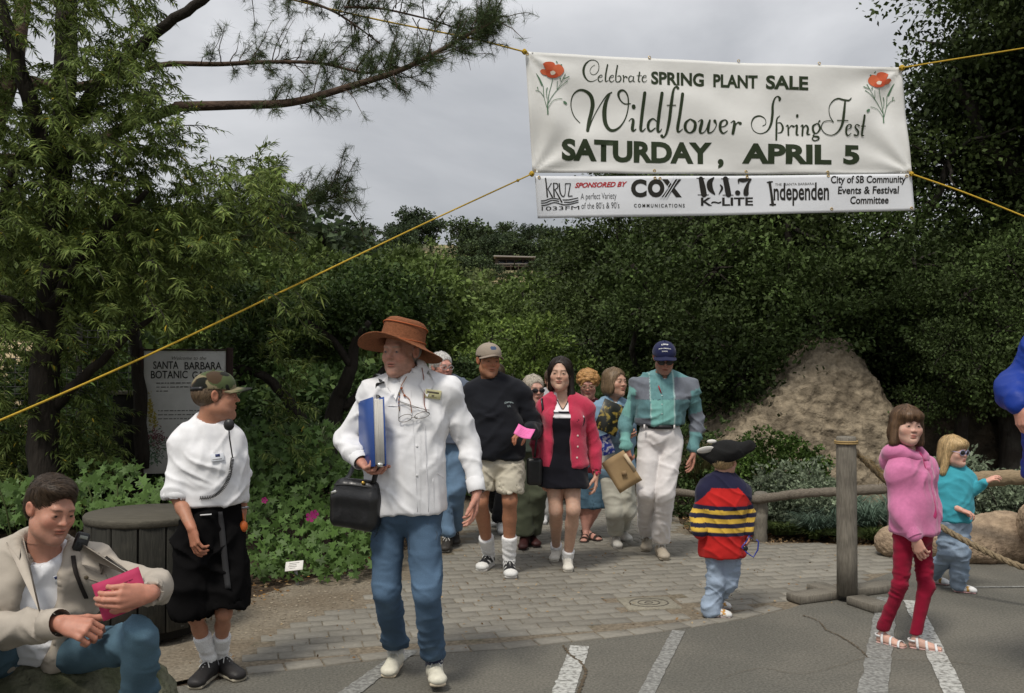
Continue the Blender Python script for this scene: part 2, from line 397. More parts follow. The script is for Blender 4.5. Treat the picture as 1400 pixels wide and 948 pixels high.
# ------------------------------------------------------------------ lettering (Blender's built-in font, and drawn strokes)
_TC = {}
def text_vf(s, bold=0.0, shear=0.0, space=1.0):
 """unit lettering: triangles in a plane, x to the right, y up, cap height about .7"""
 key = (s, bold, shear, space)
 if key in _TC: return _TC[key]
 cu = bpy.data.curves.new('t', 'FONT'); cu.body = s; cu.offset = bold; cu.shear = shear; cu.space_character = space; cu.resolution_u = 4; cu.fill_mode = 'FRONT'
 o = bpy.data.objects.new('t', cu); COL.objects.link(o); dg = bpy.context.evaluated_depsgraph_get(); me = o.evaluated_get(dg).to_mesh()
 V = np.array([v.co[:2] for v in me.vertices]).reshape(-1, 2); F_ = [list(p.vertices) for p in me.polygons]
 o.evaluated_get(dg).to_mesh_clear(); bpy.data.objects.remove(o); bpy.data.curves.remove(cu); _TC[key] = (V, F_); return V, F_
def text_on(fld, s, px, py, Y, wd, col, parent, name, bold=0.0, arc=0, shear=0, off=.0035, xs=1.0, depth=.6):
 """lettering of width wd (metres) wrapped on a garment round a photo position"""
 V, F_ = text_vf(s, bold, shear); V = V.copy(); mn, mx = V.min(0), V.max(0); V = (V - (mn + mx) / 2) / (mx[0] - mn[0]) * wd; V[:, 1] -= arc * V[:, 0] ** 2 / wd * 2
 p = raycast(fld, px, py, Y - depth, Y + .4); v, g = fld.val(p[None]); n = g[0]; x = _n(np.cross(n, [0, 0, 1])); x = x * (1 if x[0] > 0 else -1); z = np.array([0, 0, 1.]); z = _n(z - n * (z @ n))
 W = p + V[:, :1] * x + V[:, 1:] * z; W = onsurf(fld, W, off)
 o = mk(name, W, F_, mat('ink_print', attr=True, rough=.7), parent, np.tile(np.array(col, float), (len(W), 1)), False); return o
# ================================================================== people: builders
class Fr:
 def __init__(s, o, R, sc=1.0): s.o = np.asarray(o, float); s.R = R; s.s = sc
 def pt(s, c): return s.o + s.s * (s.R @ np.asarray(c, float))
 def pts(s, c): return s.o + s.s * (np.asarray(c, float) @ s.R.T)
 def loc(s, V): return (V - s.o) @ s.R / s.s
 def cone(s, a, b, ra, rb=None): return cone(s.pt(a), s.pt(b), ra * s.s, (ra if rb is None else rb) * s.s)
 def ell(s, c, r, R2=None): return ell(s.pt(c), np.asarray(r, float) * s.s, s.R if R2 is None else s.R @ R2)
 def box(s, c, hf, rd=.005, R2=None): return rbox(s.pt(c), np.asarray(hf, float) * s.s, s.R if R2 is None else s.R @ R2, rd * s.s)
 def plane(s, c, n): return plane(s.pt(c), s.R @ np.asarray(n, float))
def M_skin(): return mat('skin', attr=True, rough=.5, noise=.10, nscale=60, bump=.12, bscale=350, sss=.12, spec=.35, dist=.002)
def M_hair(): return mat('hair_strands', attr=True, rough=.5, spec=.35, noise=.25, nscale=60)
def M_cloth(): return mat('woven_cloth', attr=True, rough=.9, noise=.07, nscale=25, bump=.35, bscale=420, spec=.12, dist=.002, sheen=.1, crease=.55, cscale=7)
def M_denim(): return mat('denim', attr=True, rough=.92, noise=.16, nscale=330, bump=.4, bscale=600, spec=.1, dist=.002, crease=.7, cscale=9, fade=.45, col2=(.16, .24, .34), c2scale=5, c2lo=.56, c2hi=.95)
def M_knit(): return mat('knitted_wool', attr=True, rough=.95, noise=.15, nscale=150, bump=.9, bscale=330, spec=.05, dist=.003, sheen=.3)
def M_nylon(): return mat('nylon_shell', attr=True, rough=.45, noise=.06, nscale=30, bump=.3, bscale=60, spec=.4, dist=.004)
def M_shoe(): return mat('shoe_leather', attr=True, rough=.55, noise=.08, nscale=60, bump=.2, bscale=150, spec=.35, dist=.002)
def M_rubber(): return mat('shoe_sole_rubber', attr=True, rough=.7, noise=.15, nscale=80, bump=.2, bscale=200)
def M_glass(): return mat('dark_lens', (.012, .012, .014), rough=.08, spec=.6)
def M_metal(): return mat('thin_metal_frame', (.12, .10, .08), rough=.35, metal=.6)
def M_paper(): return mat('paper_sheet', attr=True, rough=.75, noise=.05, nscale=12, bump=.15, bscale=25, dist=.004)
EYEC = {'brown': (.05, .028, .015), 'blue': (.09, .14, .2)}
class Human:
 def __init__(s, label, Y, H, j, yaw=0, face=(0, 0, 0), skin=(.46, .27, .19), build=1.0, cat='person', hs=None, female=False, child=False,
                 lf=None, rf=None, seed=1, headlen=None, age=0):
  s.Y, s.H, s.S, s.seed = Y, H, H / 1.75, seed; s.build = build; s.skin = np.array(skin); s.female = female; s.child = child; s.age = age
  s.j = {k: P(v[0], v[1], Y + v[2]) for k, v in j.items()}
  s.R = rotm(yaw); s.fwd = -s.R[:, 1]; s.side = s.R[:, 0]
  s.hs = hs or (.235 * (H / 1.75) ** (.75 if not child else .35)) / .235
  s.hd = Fr(s.j['hd'], rotm(*face), s.hs)
  s.foot = {}
  for k, f in (('l', lf), ('r', rf)):
   if f is None: continue
   toe = G(f[0], f[1]); d = rotm(f[2]); FL = (f[3] if len(f) > 3 else .155 * H); pit = f[4] if len(f) > 4 else 0
   R = rotm(f[2], pit)
   fr = Fr(toe, R, FL / .28)         # local: toe tip at y=0, heel at y=+.28, sole z=0
   if pit:                            # pitch <0 lifts the toe: keep the heel down
    low = fr.pt([0, .25 if pit < 0 else .02, 0])[2]; fr.o = fr.o - np.array([0, 0, low])
   s.foot[k] = fr; s.j[k + 'a'] = fr.pt([0, .215, .085])
  base = np.mean([s.j[k] for k in s.j if k in ('la', 'ra')] or [s.j['hip']], axis=0) * np.array([1, 1, 0])
  s.root = empty('person', base, label, cat)
  s.hands = []; s.extra = []; s.q = 1.25 if Y < 6.2 else 1.65; s.legb = 1.0; s.cov = (-.012, -.008, -.016)
 # ---- pieces
 def torso(s, g=0.0, belly=0.0, hipw=1.0, chestd=1.0, shr=.056, k=.05):
  S_, j = s.S * s.build, s.j
  hip, nk = j['hip'], j['nk']; u = _n(j['rs'] - j['ls']);
  if 'lh' in j: uh = _n(j['rh'] - j['lh'])
  else: uh = _n(u * .4 + s.side)
  p0 = hip; p1 = hip + (nk - hip) * .32 + s.fwd * .005; p2 = hip + (nk - hip) * .68; p3 = hip + (nk - hip) * .88
  fw = .92 if s.female else 1.0; hw = 1.06 if s.female else 1.0
  if s.child: hw = .95
  o = [U(econe(p0 - s.up() * .0, p1, (.158 * S_ * hw * hipw + g, .112 * S_ + g), (.135 * S_ * fw + g + belly, .098 * S_ + g + belly), uh), k),
             U(econe(p1, p2, (.135 * S_ * fw + g + belly, .098 * S_ + g + belly), (.158 * S_ * fw + g, .112 * S_ * chestd + g), u), k),
             U(econe(p2, p3, (.158 * S_ * fw + g, .112 * S_ * chestd + g), (.135 * S_ * fw + g, .085 * S_ + g), u), k)]
  for a in ('ls', 'rs'):
   sh_ = shr * (.86 if s.female else .93); o.append(U(cone(nk + (j[a] - nk) * .2 - s.up() * .03, j[a], sh_ * .9 * S_ + g, sh_ * S_ + g), k))
   o.append(U(cone(nk + (j[a] - nk) * .05 + s.up() * .015 * S_, j[a] + s.up() * .012 * S_, .040 * S_ + g * .8, .036 * S_ + g * .8), .05))
  if s.female:
   for q in (-1, 1): o.append(U(ell(p2 + s.fwd * (.085 * S_ + g * .8) + u * q * .07 * S_ - s.up() * .01, np.array([.058, .042, .058]) * S_ + g * .2), .07))
  return o
 def up(s): return _n(s.j['nk'] - s.j['hip'])
 def neck(s):
  a = s.hd.pt([0, .018, -.06]); b = s.j['nk']; r = (.046 if s.female else .052) * s.hs * (1 if not s.child else .8)
  return [U(cone(a, b - s.up() * .02, r, r * 1.12), .03)]
 def arm(s, q, g0=0.0, g1=0.0, t=1.0, r0=.052, r1=.040, r2=.027, k=.015):
  S_ = s.S * s.build; a, b, c = s.j[q + 's'], s.j[q + 'e'], s.j[q + 'w']; r0 *= .84 if s.female else .92; r1 *= .86 if s.female else .93; g0 *= .72; g1 *= .72
  o = [U(cone(a, b, r0 * S_ + g0, r1 * S_ + (g0 + g1) / 2), k)]
  if t > .5 or True:
   e = b + (c - b) * min(1, t); f1 = b + (e - b) * .35
   o += [U(cone(b, f1, r1 * S_ + (g0 + g1) / 2, r1 * 1.02 * S_ + (g0 + g1) / 2), k), U(cone(f1, e, r1 * 1.02 * S_ + (g0 + g1) / 2, r2 * S_ + g1), k)]
  return o
 def upper(s, q, g=0.02, ext=.9, r0=.052, r1=.042):
  S_ = s.S * s.build; a, b = s.j[q + 's'], s.j[q + 'e']
  return [U(cone(a, a + (b - a) * ext, r0 * S_ + g, r1 * S_ + g * 1.25), .018)]
 def hipj(s, q):
  if q + 'h' in s.j: return s.j[q + 'h']
  return s.j['hip'] + s.side * (.085 * s.S * s.build * (1 if q == 'r' else -1)) - np.array([0, 0, .03 * s.S])
 def leg(s, q, g0=0.0, g1=0.0, g2=None, k=.016, shape=True):
  S_ = s.S * (1 + (s.build - 1) * .7) * s.legb; a, b, c = s.hipj(q), s.j[q + 'k'], s.j[q + 'a']; g2 = g1 if g2 is None else g2
  o = [U(cone(a, b, .082 * S_ + g0, .054 * S_ + g1), k)]
  if g1 > 0:
   o.append(U(cone(b, c, .052 * S_ + g1, .038 * S_ + g2), k)); return o
  m = b + (c - b) * .3 + (-s.fwd) * .012 * S_
  o += [U(cone(b, m, .052 * S_ + g1, .053 * S_ + g1), k), U(cone(m, c, .053 * S_ + (g1 + g2) / 2, .034 * S_ + g2), k)]
  if g0 == 0 and g1 == 0: o.append(U(ell(b + s.fwd * .012 * S_ , np.array([.045, .045, .05]) * S_), .03))
  return o
 def hand(s, q, d, palm, t, curl=.3, spread=.1, thumb=.5, sc=1.0, pose=None):
  w_ = s.j[q + 'w']; L = .104 * s.H * sc if not s.child else .108 * s.H * sc; W = L / .185
  d = _n(d); palm = _n(np.asarray(palm, float) - d * (np.asarray(palm, float) @ d)); th = np.cross(d, palm) * t
  o = []; K = []
  for i, off in enumerate((1.5, .5, -.5, -1.5)):
   kn = w_ + d * L * (.50, .53, .51, .46)[i] + th * off * .0205 * W + palm * (-.002 * W if i in (1, 2) else .003 * W)
   o.append(U(cone(w_ + d * .012 * W + th * off * .010 * W, kn, .0135 * W, .0108 * W), .014 * W)); K.append(kn)
  o.append(U(ell(w_ + d * L * .22 + palm * .006 * W, np.array([.034, .034, .018]) * W, np.stack([th, d, palm], 1)), .012 * W))
  cs = curl if hasattr(curl, '__len__') else (curl * .8, curl, curl * 1.1, curl * 1.2)
  for i in range(4):
   p = K[i]; ang = 0; sp = (.9, .2, -.5, -1.2)[i] * spread; ln = (.92, 1.0, .95, .76)[i]
   for sgi, (l_, a_, ra, rb) in enumerate(((.245, 55, .0098, .0088), (.155, 75, .0088, .0080), (.115, 45, .0080, .0066))):
    ang += math.radians(a_) * cs[i]
    dd = _n(d * math.cos(ang) + palm * math.sin(ang) + th * sp * math.cos(ang)); e = p + dd * l_ * L * ln
    o.append(U(cone(p, e, ra * W, rb * W), .003 * W)); p = e
  p = w_ + d * L * .16 + th * .021 * W + palm * .006 * W
  dd = _n(d * .62 + th * .62 * (1 - thumb * .5) + palm * (.25 + .5 * thumb))
  for l_, ra, rb, tw in ((.26, .0155, .0120, 0), (.20, .0115, .0102, .35), (.15, .0102, .0080, .2)):
   dd = _n(dd + d * tw * .6 + palm * tw * thumb * .6 - th * tw * thumb * .8); e = p + dd * l_ * L; o.append(U(cone(p, e, ra * W, rb * W), .008 * W)); p = e
  s.hands.append((o, w_ + d * L * .45, L * .68)); return o
 def headprims(s):
  h = s.hd; f = s.female; c = s.child; o = []
  o += [U(h.ell([0, .015, .035], [.074, .094, .080]), .01), U(h.ell([0, -.032, -.028], [.057 if not c else .064, .060, .084 if not c else .078]), .03),
              U(h.ell([0, -.042, -.075], [.046 if f or c else .052, .044, .038]), .03), U(h.ell([0, -.080, -.100 if not c else -.092], [.018 if f or c else .022, .016, .015]), .03)]
  for q in (-1, 1):
   o += [U(h.ell([q * .042, -.010, -.060], [.017, .026, .026]), .03), U(h.ell([q * .037, -.062, -.024], [.024 if not c else .028, .022, .022]), .025)]
  o += [U(h.cone([-.030, -.080, .026], [.030, -.080, .026], .0135 if not (f or c) else .011), .018)]
  for q in (-1, 1): o.append(S(h.ell([q * .031, -.102, .004], [.017, .016, .012]), .012))
  nl = .112 if not c else .103; nw = .0085 if f or c else .0095
  o += [U(h.cone([0, -.088, .018], [0, -nl + .012, -.012], .0068, .0082), .010), U(h.ell([0, -nl + .004, -.022], [nw, .0105, .0085]), .009)]
  for q in (-1, 1):
   o += [U(h.ell([q * .0105, -.098, -.025], [.0068, .009, .0065]), .006), S(h.ell([q * .006, -nl + .008, -.0315], [.003, .0042, .0035]), .003)]
  lip = .0255 if not c else .020
  o += [U(h.ell([0, -.0905, -.0505], [lip, .011, .0068]), .006), U(h.ell([0, -.0895, -.0615], [lip * .8, .011, .0075]), .006),
              S(h.ell([0, -.104, -.0560], [lip * .95, .011, .0017]), .003), S(h.ell([0, -.1, -.0715], [.02, .010, .004]), .006)]
  for q in (-1, 1):
   o += [U(h.ell([q * .031, -.0795, .004], [.0145, .0150, .0138]), .005), S(h.ell([q * .031, -.0985, .0025], [.0138, .0095, .0070 if s.child else .0060 if not s.age else .0046]), .002)]
   Re = np.array(Euler((math.radians(-12), math.radians(8 * q), math.radians(-20 * q))).to_matrix())
   o += [U(h.ell([q * .077, .012, -.006], [.0085, .019, .030], Re), .006), S(h.ell([q * .086, .009, -.002], [.006, .011, .018], Re), .004)]
  return o
 def skincol(s, V):
  p = s.hd.loc(V); c = np.tile(s.skin, (len(V), 1)); n = fbm(V * 28, 5, 3)[:, None]
  c = c * (1 + .14 * (n - .5))
  def blob(cc, r, soft=1.0):
   d = np.sqrt((((p - np.array(cc)) / np.array(r)) ** 2).sum(1)); return np.clip((1.25 - d) / .5 * soft, 0, 1)[:, None]
  red = np.array([1.06, .80, .76])
  for q in (-1, 1): c = c * (1 - .45 * blob([q * .04, -.085, -.028], [.024, .04, .022]) * (1 - red))
  c = c * (1 - .5 * blob([0, -.108, -.022], [.012, .02, .012]) * (1 - red))
  for q in (-1, 1): c = c * (1 - .5 * blob([q * .08, .01, -.005], [.014, .03, .035]) * (1 - red))
  lm = np.maximum(blob([0, -.100, -.0505], [.0245 if not s.child else .019, .02, .0055]), blob([0, -.100, -.0615], [.020 if not s.child else .016, .02, .0065]))
  lipc = s.skin * np.array([.98, .58, .60]) if s.female or s.child else s.skin * np.array([.92, .66, .64])
  c = c * (1 - lm * .85) + lipc * lm * .85
  mm = blob([0, -.1, -.0562], [.023, .02, .0022]); c = c * (1 - .7 * mm)
  for q in (-1, 1):
   xx = p[:, 0] * q; arch = .0235 + .0035 * np.sin(np.clip((xx - .012) / .036, 0, 1) * np.pi) - .04 * np.maximum(xx - .038, 0)
   m = np.clip(1.4 - np.abs(p[:, 2] - arch) / (.0038 if not s.female else .0026), 0, 1) * np.clip((xx - .010) / .004, 0, 1) * np.clip((.050 - xx) / .006, 0, 1) * (p[:, 1] < -.05)
   c = c * (1 - m[:, None] * .75) + np.array(s.browc) * m[:, None] * .75
   m = blob([q * .031, -.098, .0030], [.0155, .012, .0068]) * .6; c = c * (1 - m) + s.skin * .22 * m
  if not s.female and not s.child:
   m = blob([0, -.07, -.088], [.062, .06, .045]) * (1 - lm) * .18; c = c * (1 - m) + np.array([.10, .08, .075]) * m
  if s.age:
   wr = (1 - np.abs(2 * vn(p * np.array([55, 30, 150]), 9) - 1)) ** 3; c = c * (1 - .16 * s.age * wr[:, None] * (p[:, 2] < .08)[:, None])
  # hands: warm knuckles
  for o_, cc, r in s.hands:
   d = np.linalg.norm(V - cc, axis=1) / r; c = np.where((d < 1)[:, None], c * np.array([1.03, .92, .9]), c)
  return np.clip(c, .01, 1)
 def build_body(s, h=.013, hh=.0035, hand_h=.0031, browc=(.05, .03, .02), eye='brown', legs=True, extra=None):
  s.browc = browc; hh *= (s.q / 1.1) ** .7; hand_h *= (s.q / 1.1); h *= (s.q / 1.1) ** .8
  ct, ca, cl = s.cov; pr = s.torso(ct) + s.neck() + s.headprims() + (extra or [])
  for q in 'lr':
   if q + 's' in s.j and q + 'e' in s.j: pr += s.arm(q, ca, ca * .3)
   if legs and q + 'k' in s.j and q + 'a' in s.j: pr += s.leg(q, cl, cl)
  for o_, c_, r_ in s.hands: pr += o_
  for k, f in s.foot.items():
   pr += [U(f.cone([0, .215, .06], [0, .10, .032], .028, .021), .02), U(f.econe_([0, .235, .028], [0, .04, .018], (.026, .022), (.033, .012)), .02)]
  fine = [(s.hd.pt([0, 0, 0]) - np.array([.118, .125, .138]) * s.hs, s.hd.pt([0, 0, 0]) + np.array([.118, .125, .10]) * s.hs, hh)]
  for o_, c_, r_ in s.hands: fine.append((c_ - r_, c_ + r_, hand_h))
  for b in s.extra: fine.append(b)
  Vs, Qs, n = [], [], 0
  V, Q = Field(pr, h).mesh(); cen = V[Q].mean(1); keep = np.ones(len(Q), bool)
  for lo, hi, _ in fine: keep &= ~((cen > lo + h) & (cen < hi - h)).all(1)
  Vs.append(V); Qs.append(Q[keep]); n = len(V)
  for lo, hi, fh in fine:
   sub = [p for p in pr if np.all(p[1][0] < hi + .06) and np.all(p[1][1] > lo - .06)]
   V2, Q2 = Field(sub, fh, lo, hi).mesh()
   if len(V2) == 0: continue
   Vs.append(V2); Qs.append(Q2 + n); n += len(V2)
  V = np.concatenate(Vs); Q = np.concatenate(Qs)
  used = np.zeros(len(V), bool); used[Q.ravel()] = True; mp_ = np.cumsum(used) - 1; V = V[used]; Q = mp_[Q]
  mk('body', V, Q, M_skin(), s.root, s.skincol(V))
  for q in (-1, 1):       # eyeballs
   c = s.hd.pt([q * .031, -.0800, .004]); r = .0122 * s.hs
   V, F_ = sphere_vf(c, r, 16, 12); lp = s.hd.loc(V) - np.array([q * .031, -.08, .004]); d = lp / np.linalg.norm(lp, axis=1, keepdims=True)
   g = s.gaze if hasattr(s, 'gaze') else (0, 0); a = np.array([g[0], -1, g[1]], float); a /= np.linalg.norm(a); ca = d @ a
   colr = np.where((ca > .93)[:, None], .008, np.where((ca > .78)[:, None], np.array(EYEC[eye]), np.array([.48, .45, .42])))
   mk('eye', V, F_, mat('eyeball', attr=True, rough=.15, spec=.5), s.root, colr)
 # ---- dressing
 def garment(s, name, prims, color, m=None, h=.0075, fold=(.006, (9, 9, 14)), label=None, parent=None, carve=None, post=None):
  """carve: list of ('s', prim, k) hollows"""
  pr = list(prims) + list(carve or []); h = h * s.q
  f = folds(fold[0] * 1.2, fold[1], s.seed * 7 + len(name), sharp=fold[2] if len(fold) > 2 else 1.6) if fold else None
  ps = (lambda V, N_: (f(V, N_) if f else 0) + (post(V, N_) if post else 0)) if (f or post) else None
  o, fl = sd_obj(name, pr, h, m or M_cloth(), parent or s.root, ps, color)
  if label: o['label'] = label
  me = o.data; co = np.empty(len(me.vertices) * 3, np.float32); me.vertices.foreach_get('co', co); Q = np.empty(len(me.loops), np.int32); me.loops.foreach_get('vertex_index', Q)
  return o, Surf(co.reshape(-1, 3) + wloc(o), Q.reshape(-1, 4))
 def shoe(s, q, upc=(.75, .73, .68), solec=(.7, .68, .62), toec=None, lacec=(.8, .8, .78), high=.0, h=.005, patch=None, name='shoe', wide=1.0):
  f = s.foot[q]; W = wide; h = h * s.q
  up = [U(f.econe_([0, .235, .045], [0, .06, .035], (.034 * W, .034), (.043 * W, .026)), .02), U(f.econe_([0, .06, .032], [0, .035, .030], (.043 * W, .024), (.038 * W, .022)), .02),
              U(f.cone([0, .215, .05], [0, .21, .085 + high], .037, .035), .03), U(f.cone([0, .19, .07], [0, .10, .048], .027, .024), .03),
              S(f.cone([0, .212, .095 + high * .5], [0, .212, .15 + high], .027, .029), .004), ('i', f.plane([0, 0, .012], [0, 0, -1]), .003), ('i', f.plane([0, .1, .096 + high], [0, -.15, 1]), .004)]
  def uc(V):
   p = f.loc(V); c = np.tile(np.array(upc, float), (len(V), 1))
   if toec is not None: c = np.where((p[:, 1] < .062)[:, None], np.array(toec), c)
   if patch is not None: c = patch(p, c)
   seam = (np.abs(p[:, 1] - .095 - .3 * np.abs(p[:, 0])) < .0035) & (p[:, 2] < .06); c = np.where(seam[:, None], c * .6, c)
   tongue = (np.abs(p[:, 0]) < .012) & (p[:, 1] > .09) & (p[:, 1] < .185) & (p[:, 2] > .05); c = np.where(tongue[:, None], c * .8, c)
   return c
  up_o, _ = sd_obj(name, up, h, M_shoe(), s.root, None, uc)
  so = [U(f.econe_([0, .240, .012], [0, .12, .012], (.036 * W, .016), (.036 * W, .016)), .01), U(f.econe_([0, .12, .012], [0, .038, .012], (.038 * W, .016), (.042 * W, .016)), .01),
              ('i', f.plane([0, 0, .021], [0, 0, 1]), .002), ('i', f.plane([0, 0, 0], [0, 0, -1]), .002)]
  sd_obj('sole', so, h, M_rubber(), up_o, None, np.array(solec))
  if lacec is not None:
   mb = MB()
   for i in range(4):
    y = .105 + i * .022; z = .073 + i * .0065
    for sg in (-1, 1):
     mb.tube(f.pts([[sg * -.019, y + .006, z - .006], [0, y, z + .004], [sg * .019, y + .012, z - .004]]), .0026 * f.s, 5)
   for sg in (-1, 1):
    mb.tube(f.pts(bez([[0, .18, .10], [sg * .022, .172, .112], [sg * .034, .16, .10], [sg * .018, .168, .098], [0, .18, .10]], 4)), .0024 * f.s, 5)
    mb.tube(f.pts(bez([[0, .18, .10], [sg * .016, .155, .095], [sg * .028, .140, .078]], 4)), .0024 * f.s, 5)
   mb.build('lace', mat('shoe_lace', lacec if False else (.75, .75, .72), rough=.9), up_o, smooth=True)
  return up_o
 def sock(s, q, hgt=.17, r=.040, color=(.80, .80, .80), h=.006, name='sock'):
  a = s.j[q + 'a']; b = s.j[q + 'k']; d = _n(b - a); S_ = s.S * s.legb; h = h * s.q; e = a + d * hgt
  pr = [U(cone(a - d * .03, e + d * .02, (r - .002) * S_, (r + .006) * S_ + hgt * .04), .02), ('i', plane(e, d), .004)]
  def ps(V, N_): t = (V - a) @ d; return N_ * (.0012 * np.sin(t * 420) * (t > hgt * .6) + .003 * np.sin(t * 120 + V[:, 0] * 40) * (t < hgt * .6))[:, None]
  return sd_obj(name, pr, h, M_knit(), s.root, ps, np.array(color))[0]
 def hairstrands(s, fld, hairobj, n, color, flow, ln=.06, w=.0011, seg=6, lift=.002, jit=.35, keep=None, seed=3, name='hair_strand', gravity=.0, cvar=.35):
  """short ribbons combed over the surface of the hair volume"""
  rg = np.random.default_rng(seed); me = hairobj.data; co = np.empty(len(me.vertices) * 3, np.float32); me.vertices.foreach_get('co', co)
  V = co.reshape(-1, 3) + wloc(hairobj);
  if keep is not None: V = V[keep(s.hd.loc(V))]
  if len(V) == 0: return
  p = V[rg.integers(0, len(V), n)] + rg.normal(0, .002, (n, 3)); L = ln * rg.uniform(.5, 1.2, n)[:, None]; wd = w * s.hs * rg.uniform(.6, 1.4, n)[:, None]
  up_ = lift * rg.uniform(0.2, 1.3, n); rings = []; jd = rg.normal(0, jit, (n, 3)); d = None
  for q in range(seg + 1):
   v, g = fld.val(p); p = p - g * (v - up_)[:, None] * (1.0 if q else 1)
   f = flow(s.hd.loc(p)) @ s.hd.R.T + np.array([0, 0, -gravity]) + jd * (.5 + .5 * math.sin(q))
   f = f - g * (f * g).sum(1, keepdims=True) * .92; f /= np.maximum(np.linalg.norm(f, axis=1, keepdims=True), 1e-6)
   d = f if d is None else d * .4 + f * .6
   sd_ = np.cross(d, g); sd_ /= np.maximum(np.linalg.norm(sd_, axis=1, keepdims=True), 1e-6); tp = (1 - .75 * (q / seg) ** 2)
   rings.append((p - sd_ * wd * tp, p + sd_ * wd * tp)); p = p + d * L / seg
  VV = np.stack([r for pair in rings for r in pair], 1).reshape(-1, 3); m = 2 * (seg + 1); b = np.arange(n)[:, None] * m
  Q = np.concatenate([b + np.array([[2 * i, 2 * i + 1, 2 * i + 3, 2 * i + 2]]) for i in range(seg)])
  c = np.repeat(np.array(color) * (1 + cvar * rg.normal(0, .6, (n, 1))).clip(.45, 1.9), m, axis=0)
  o = mk(name, VV, Q, M_hair(), hairobj, c); o['kind'] = 'stuff'; return o
def _econe_(self, a, b, r0, r1): return econe(self.pt(a), self.pt(b), np.array(r0) * self.s, np.array(r1) * self.s, self.R[:, 0])
Fr.econe_ = _econe_
def sphere_vf(c, r, nu=12, nv=8, sc=(1, 1, 1)):
 V = [[0, 0, 1]];
 for i in range(1, nv):
  t = math.pi * i / nv
  for k in range(nu): a = 2 * math.pi * k / nu; V.append([math.sin(t) * math.cos(a), math.sin(t) * math.sin(a), math.cos(t)])
 V.append([0, 0, -1]); F_ = [[0, 1 + k, 1 + (k + 1) % nu] for k in range(nu)]
 for i in range(nv - 2):
  for k in range(nu): a = 1 + i * nu; F_.append([a + k, a + nu + k, a + nu + (k + 1) % nu, a + (k + 1) % nu])
 e = 1 + (nv - 2) * nu; F_ += [[e + (k + 1) % nu, e + k, len(V) - 1] for k in range(nu)]
 return np.asarray(c) + r * np.array(V) * np.array(sc), F_
def hairbase(s, pr, color, h=.0058, amp=.003, sc=(60, 60, 14), name='hair'):
 h_ = s.hd
 def ps(V, N_): p = h_.loc(V); return N_ * ((vn(p * np.array(sc), 21) - .5) * 2 * amp + (vn(p * 22, 22) - .5) * amp * 1.6)[:, None]
 def cl(V): p = h_.loc(V); return np.array(color) * (.75 + .5 * vn(p * np.array(sc) * 1.5, 3))[:, None]
 return sd_obj(name, pr, h, M_hair(), s.root, ps, cl)
def lathe(fr, prof, n=40, fn=None):
 """profile [(r,z)] turned about local z; fn(local pts)->local pts"""
 prof = np.array(prof, float); a = np.linspace(0, 2 * np.pi, n, endpoint=False)
 V = np.stack([prof[:, 0][:, None] * np.cos(a), prof[:, 0][:, None] * np.sin(a), np.repeat(prof[:, 1][:, None], n, 1)], -1).reshape(-1, 3)
 if fn is not None: V = fn(V)
 F_ = [[i * n + k, i * n + (k + 1) % n, (i + 1) * n + (k + 1) % n, (i + 1) * n + k] for i in range(len(prof) - 1) for k in range(n)]
 return fr.pts(V), F_
def cap(s, col, brimcol, pitch=0, brimlen=.075, colf=None, size=1.0, yaw=0, h=.004):
 """baseball cap: dome > brim, button"""
 R2 = np.array(Euler((math.radians(pitch), 0, math.radians(yaw))).to_matrix())
 f = Fr(s.hd.pt([0, .012, .040]), s.hd.R @ R2, s.hs * size * 1.03)
 dome = [U(f.ell([0, 0, 0], [.086, .106, .083]), .01), U(f.ell([0, -.045, .012], [.066, .055, .060]), .02), ('s', f.ell([0, 0, -.012], [.081, .101, .080]), .002), ('i', f.plane([0, 0, -.014], [0, .06, -1]), .003)]
 d, fl = sd_obj('cap', dome, h, M_cloth(), s.root, None, (lambda V: colf(f.loc(V))) if colf else np.array(col))
 V = []; n, m = 15, 6
 for sgn in (1, -1):
  for i in range(m):
   for k in range(n):
    a = math.radians(-68 + 136 * k / (n - 1)); t = i / (m - 1); r = .082 + t * brimlen * max(math.cos(a * 1.12), 0) ** .6
    x = math.sin(a) * (.086 + t * .004); y = -math.cos(a) * .100 - t * brimlen * max(math.cos(a * 1.15), .0) ** .55
    z = -.012 - .006 * t - 2.2 * x * x + .012 * (1 - abs(math.sin(a))) + (.0022 if sgn > 0 else -.0022); V.append([x, y, z])
 F_ = []; q = n * m
 for i in range(m - 1):
  for k in range(n - 1):
   a0 = i * n + k; F_.append([a0, a0 + n, a0 + n + 1, a0 + 1]); b0 = q + a0; F_.append([b0, b0 + 1, b0 + n + 1, b0 + n])
 for k in range(n - 1): a0 = (m - 1) * n + k; F_.append([a0, a0 + q, a0 + q + 1, a0 + 1])
 V = np.array(V); mk('brim', f.pts(V), F_, M_cloth(), d, (colf(V) if colf and brimcol is None else np.tile(np.array(brimcol), (len(V), 1))))
 V, F_ = sphere_vf(f.pt([0, 0, .084]), .007, 8, 6); mk('button', V, F_, M_cloth(), d, np.tile(np.array(col), (len(V), 1)))
 return d, f
def ribbon(pts, wv, th=.002):
 """flat strap through points; wv = half-width vector per point"""
 pts = np.asarray(pts, float); wv = np.asarray(wv, float) * np.ones_like(pts); tg = np.gradient(pts, axis=0); nn = np.cross(tg, wv); nn /= np.maximum(np.linalg.norm(nn, axis=1, keepdims=True), 1e-9)
 V = np.stack([pts - wv - nn * th, pts + wv - nn * th, pts + wv + nn * th, pts - wv + nn * th], 1).reshape(-1, 3); F_ = []
 for i in range(len(pts) - 1):
  for k in range(4): a, b = i * 4 + k, i * 4 + (k + 1) % 4; F_.append([a, b, b + 4, a + 4])
 F_ += [[3, 2, 1, 0], [len(V) - 4, len(V) - 3, len(V) - 2, len(V) - 1]]
 return V, F_
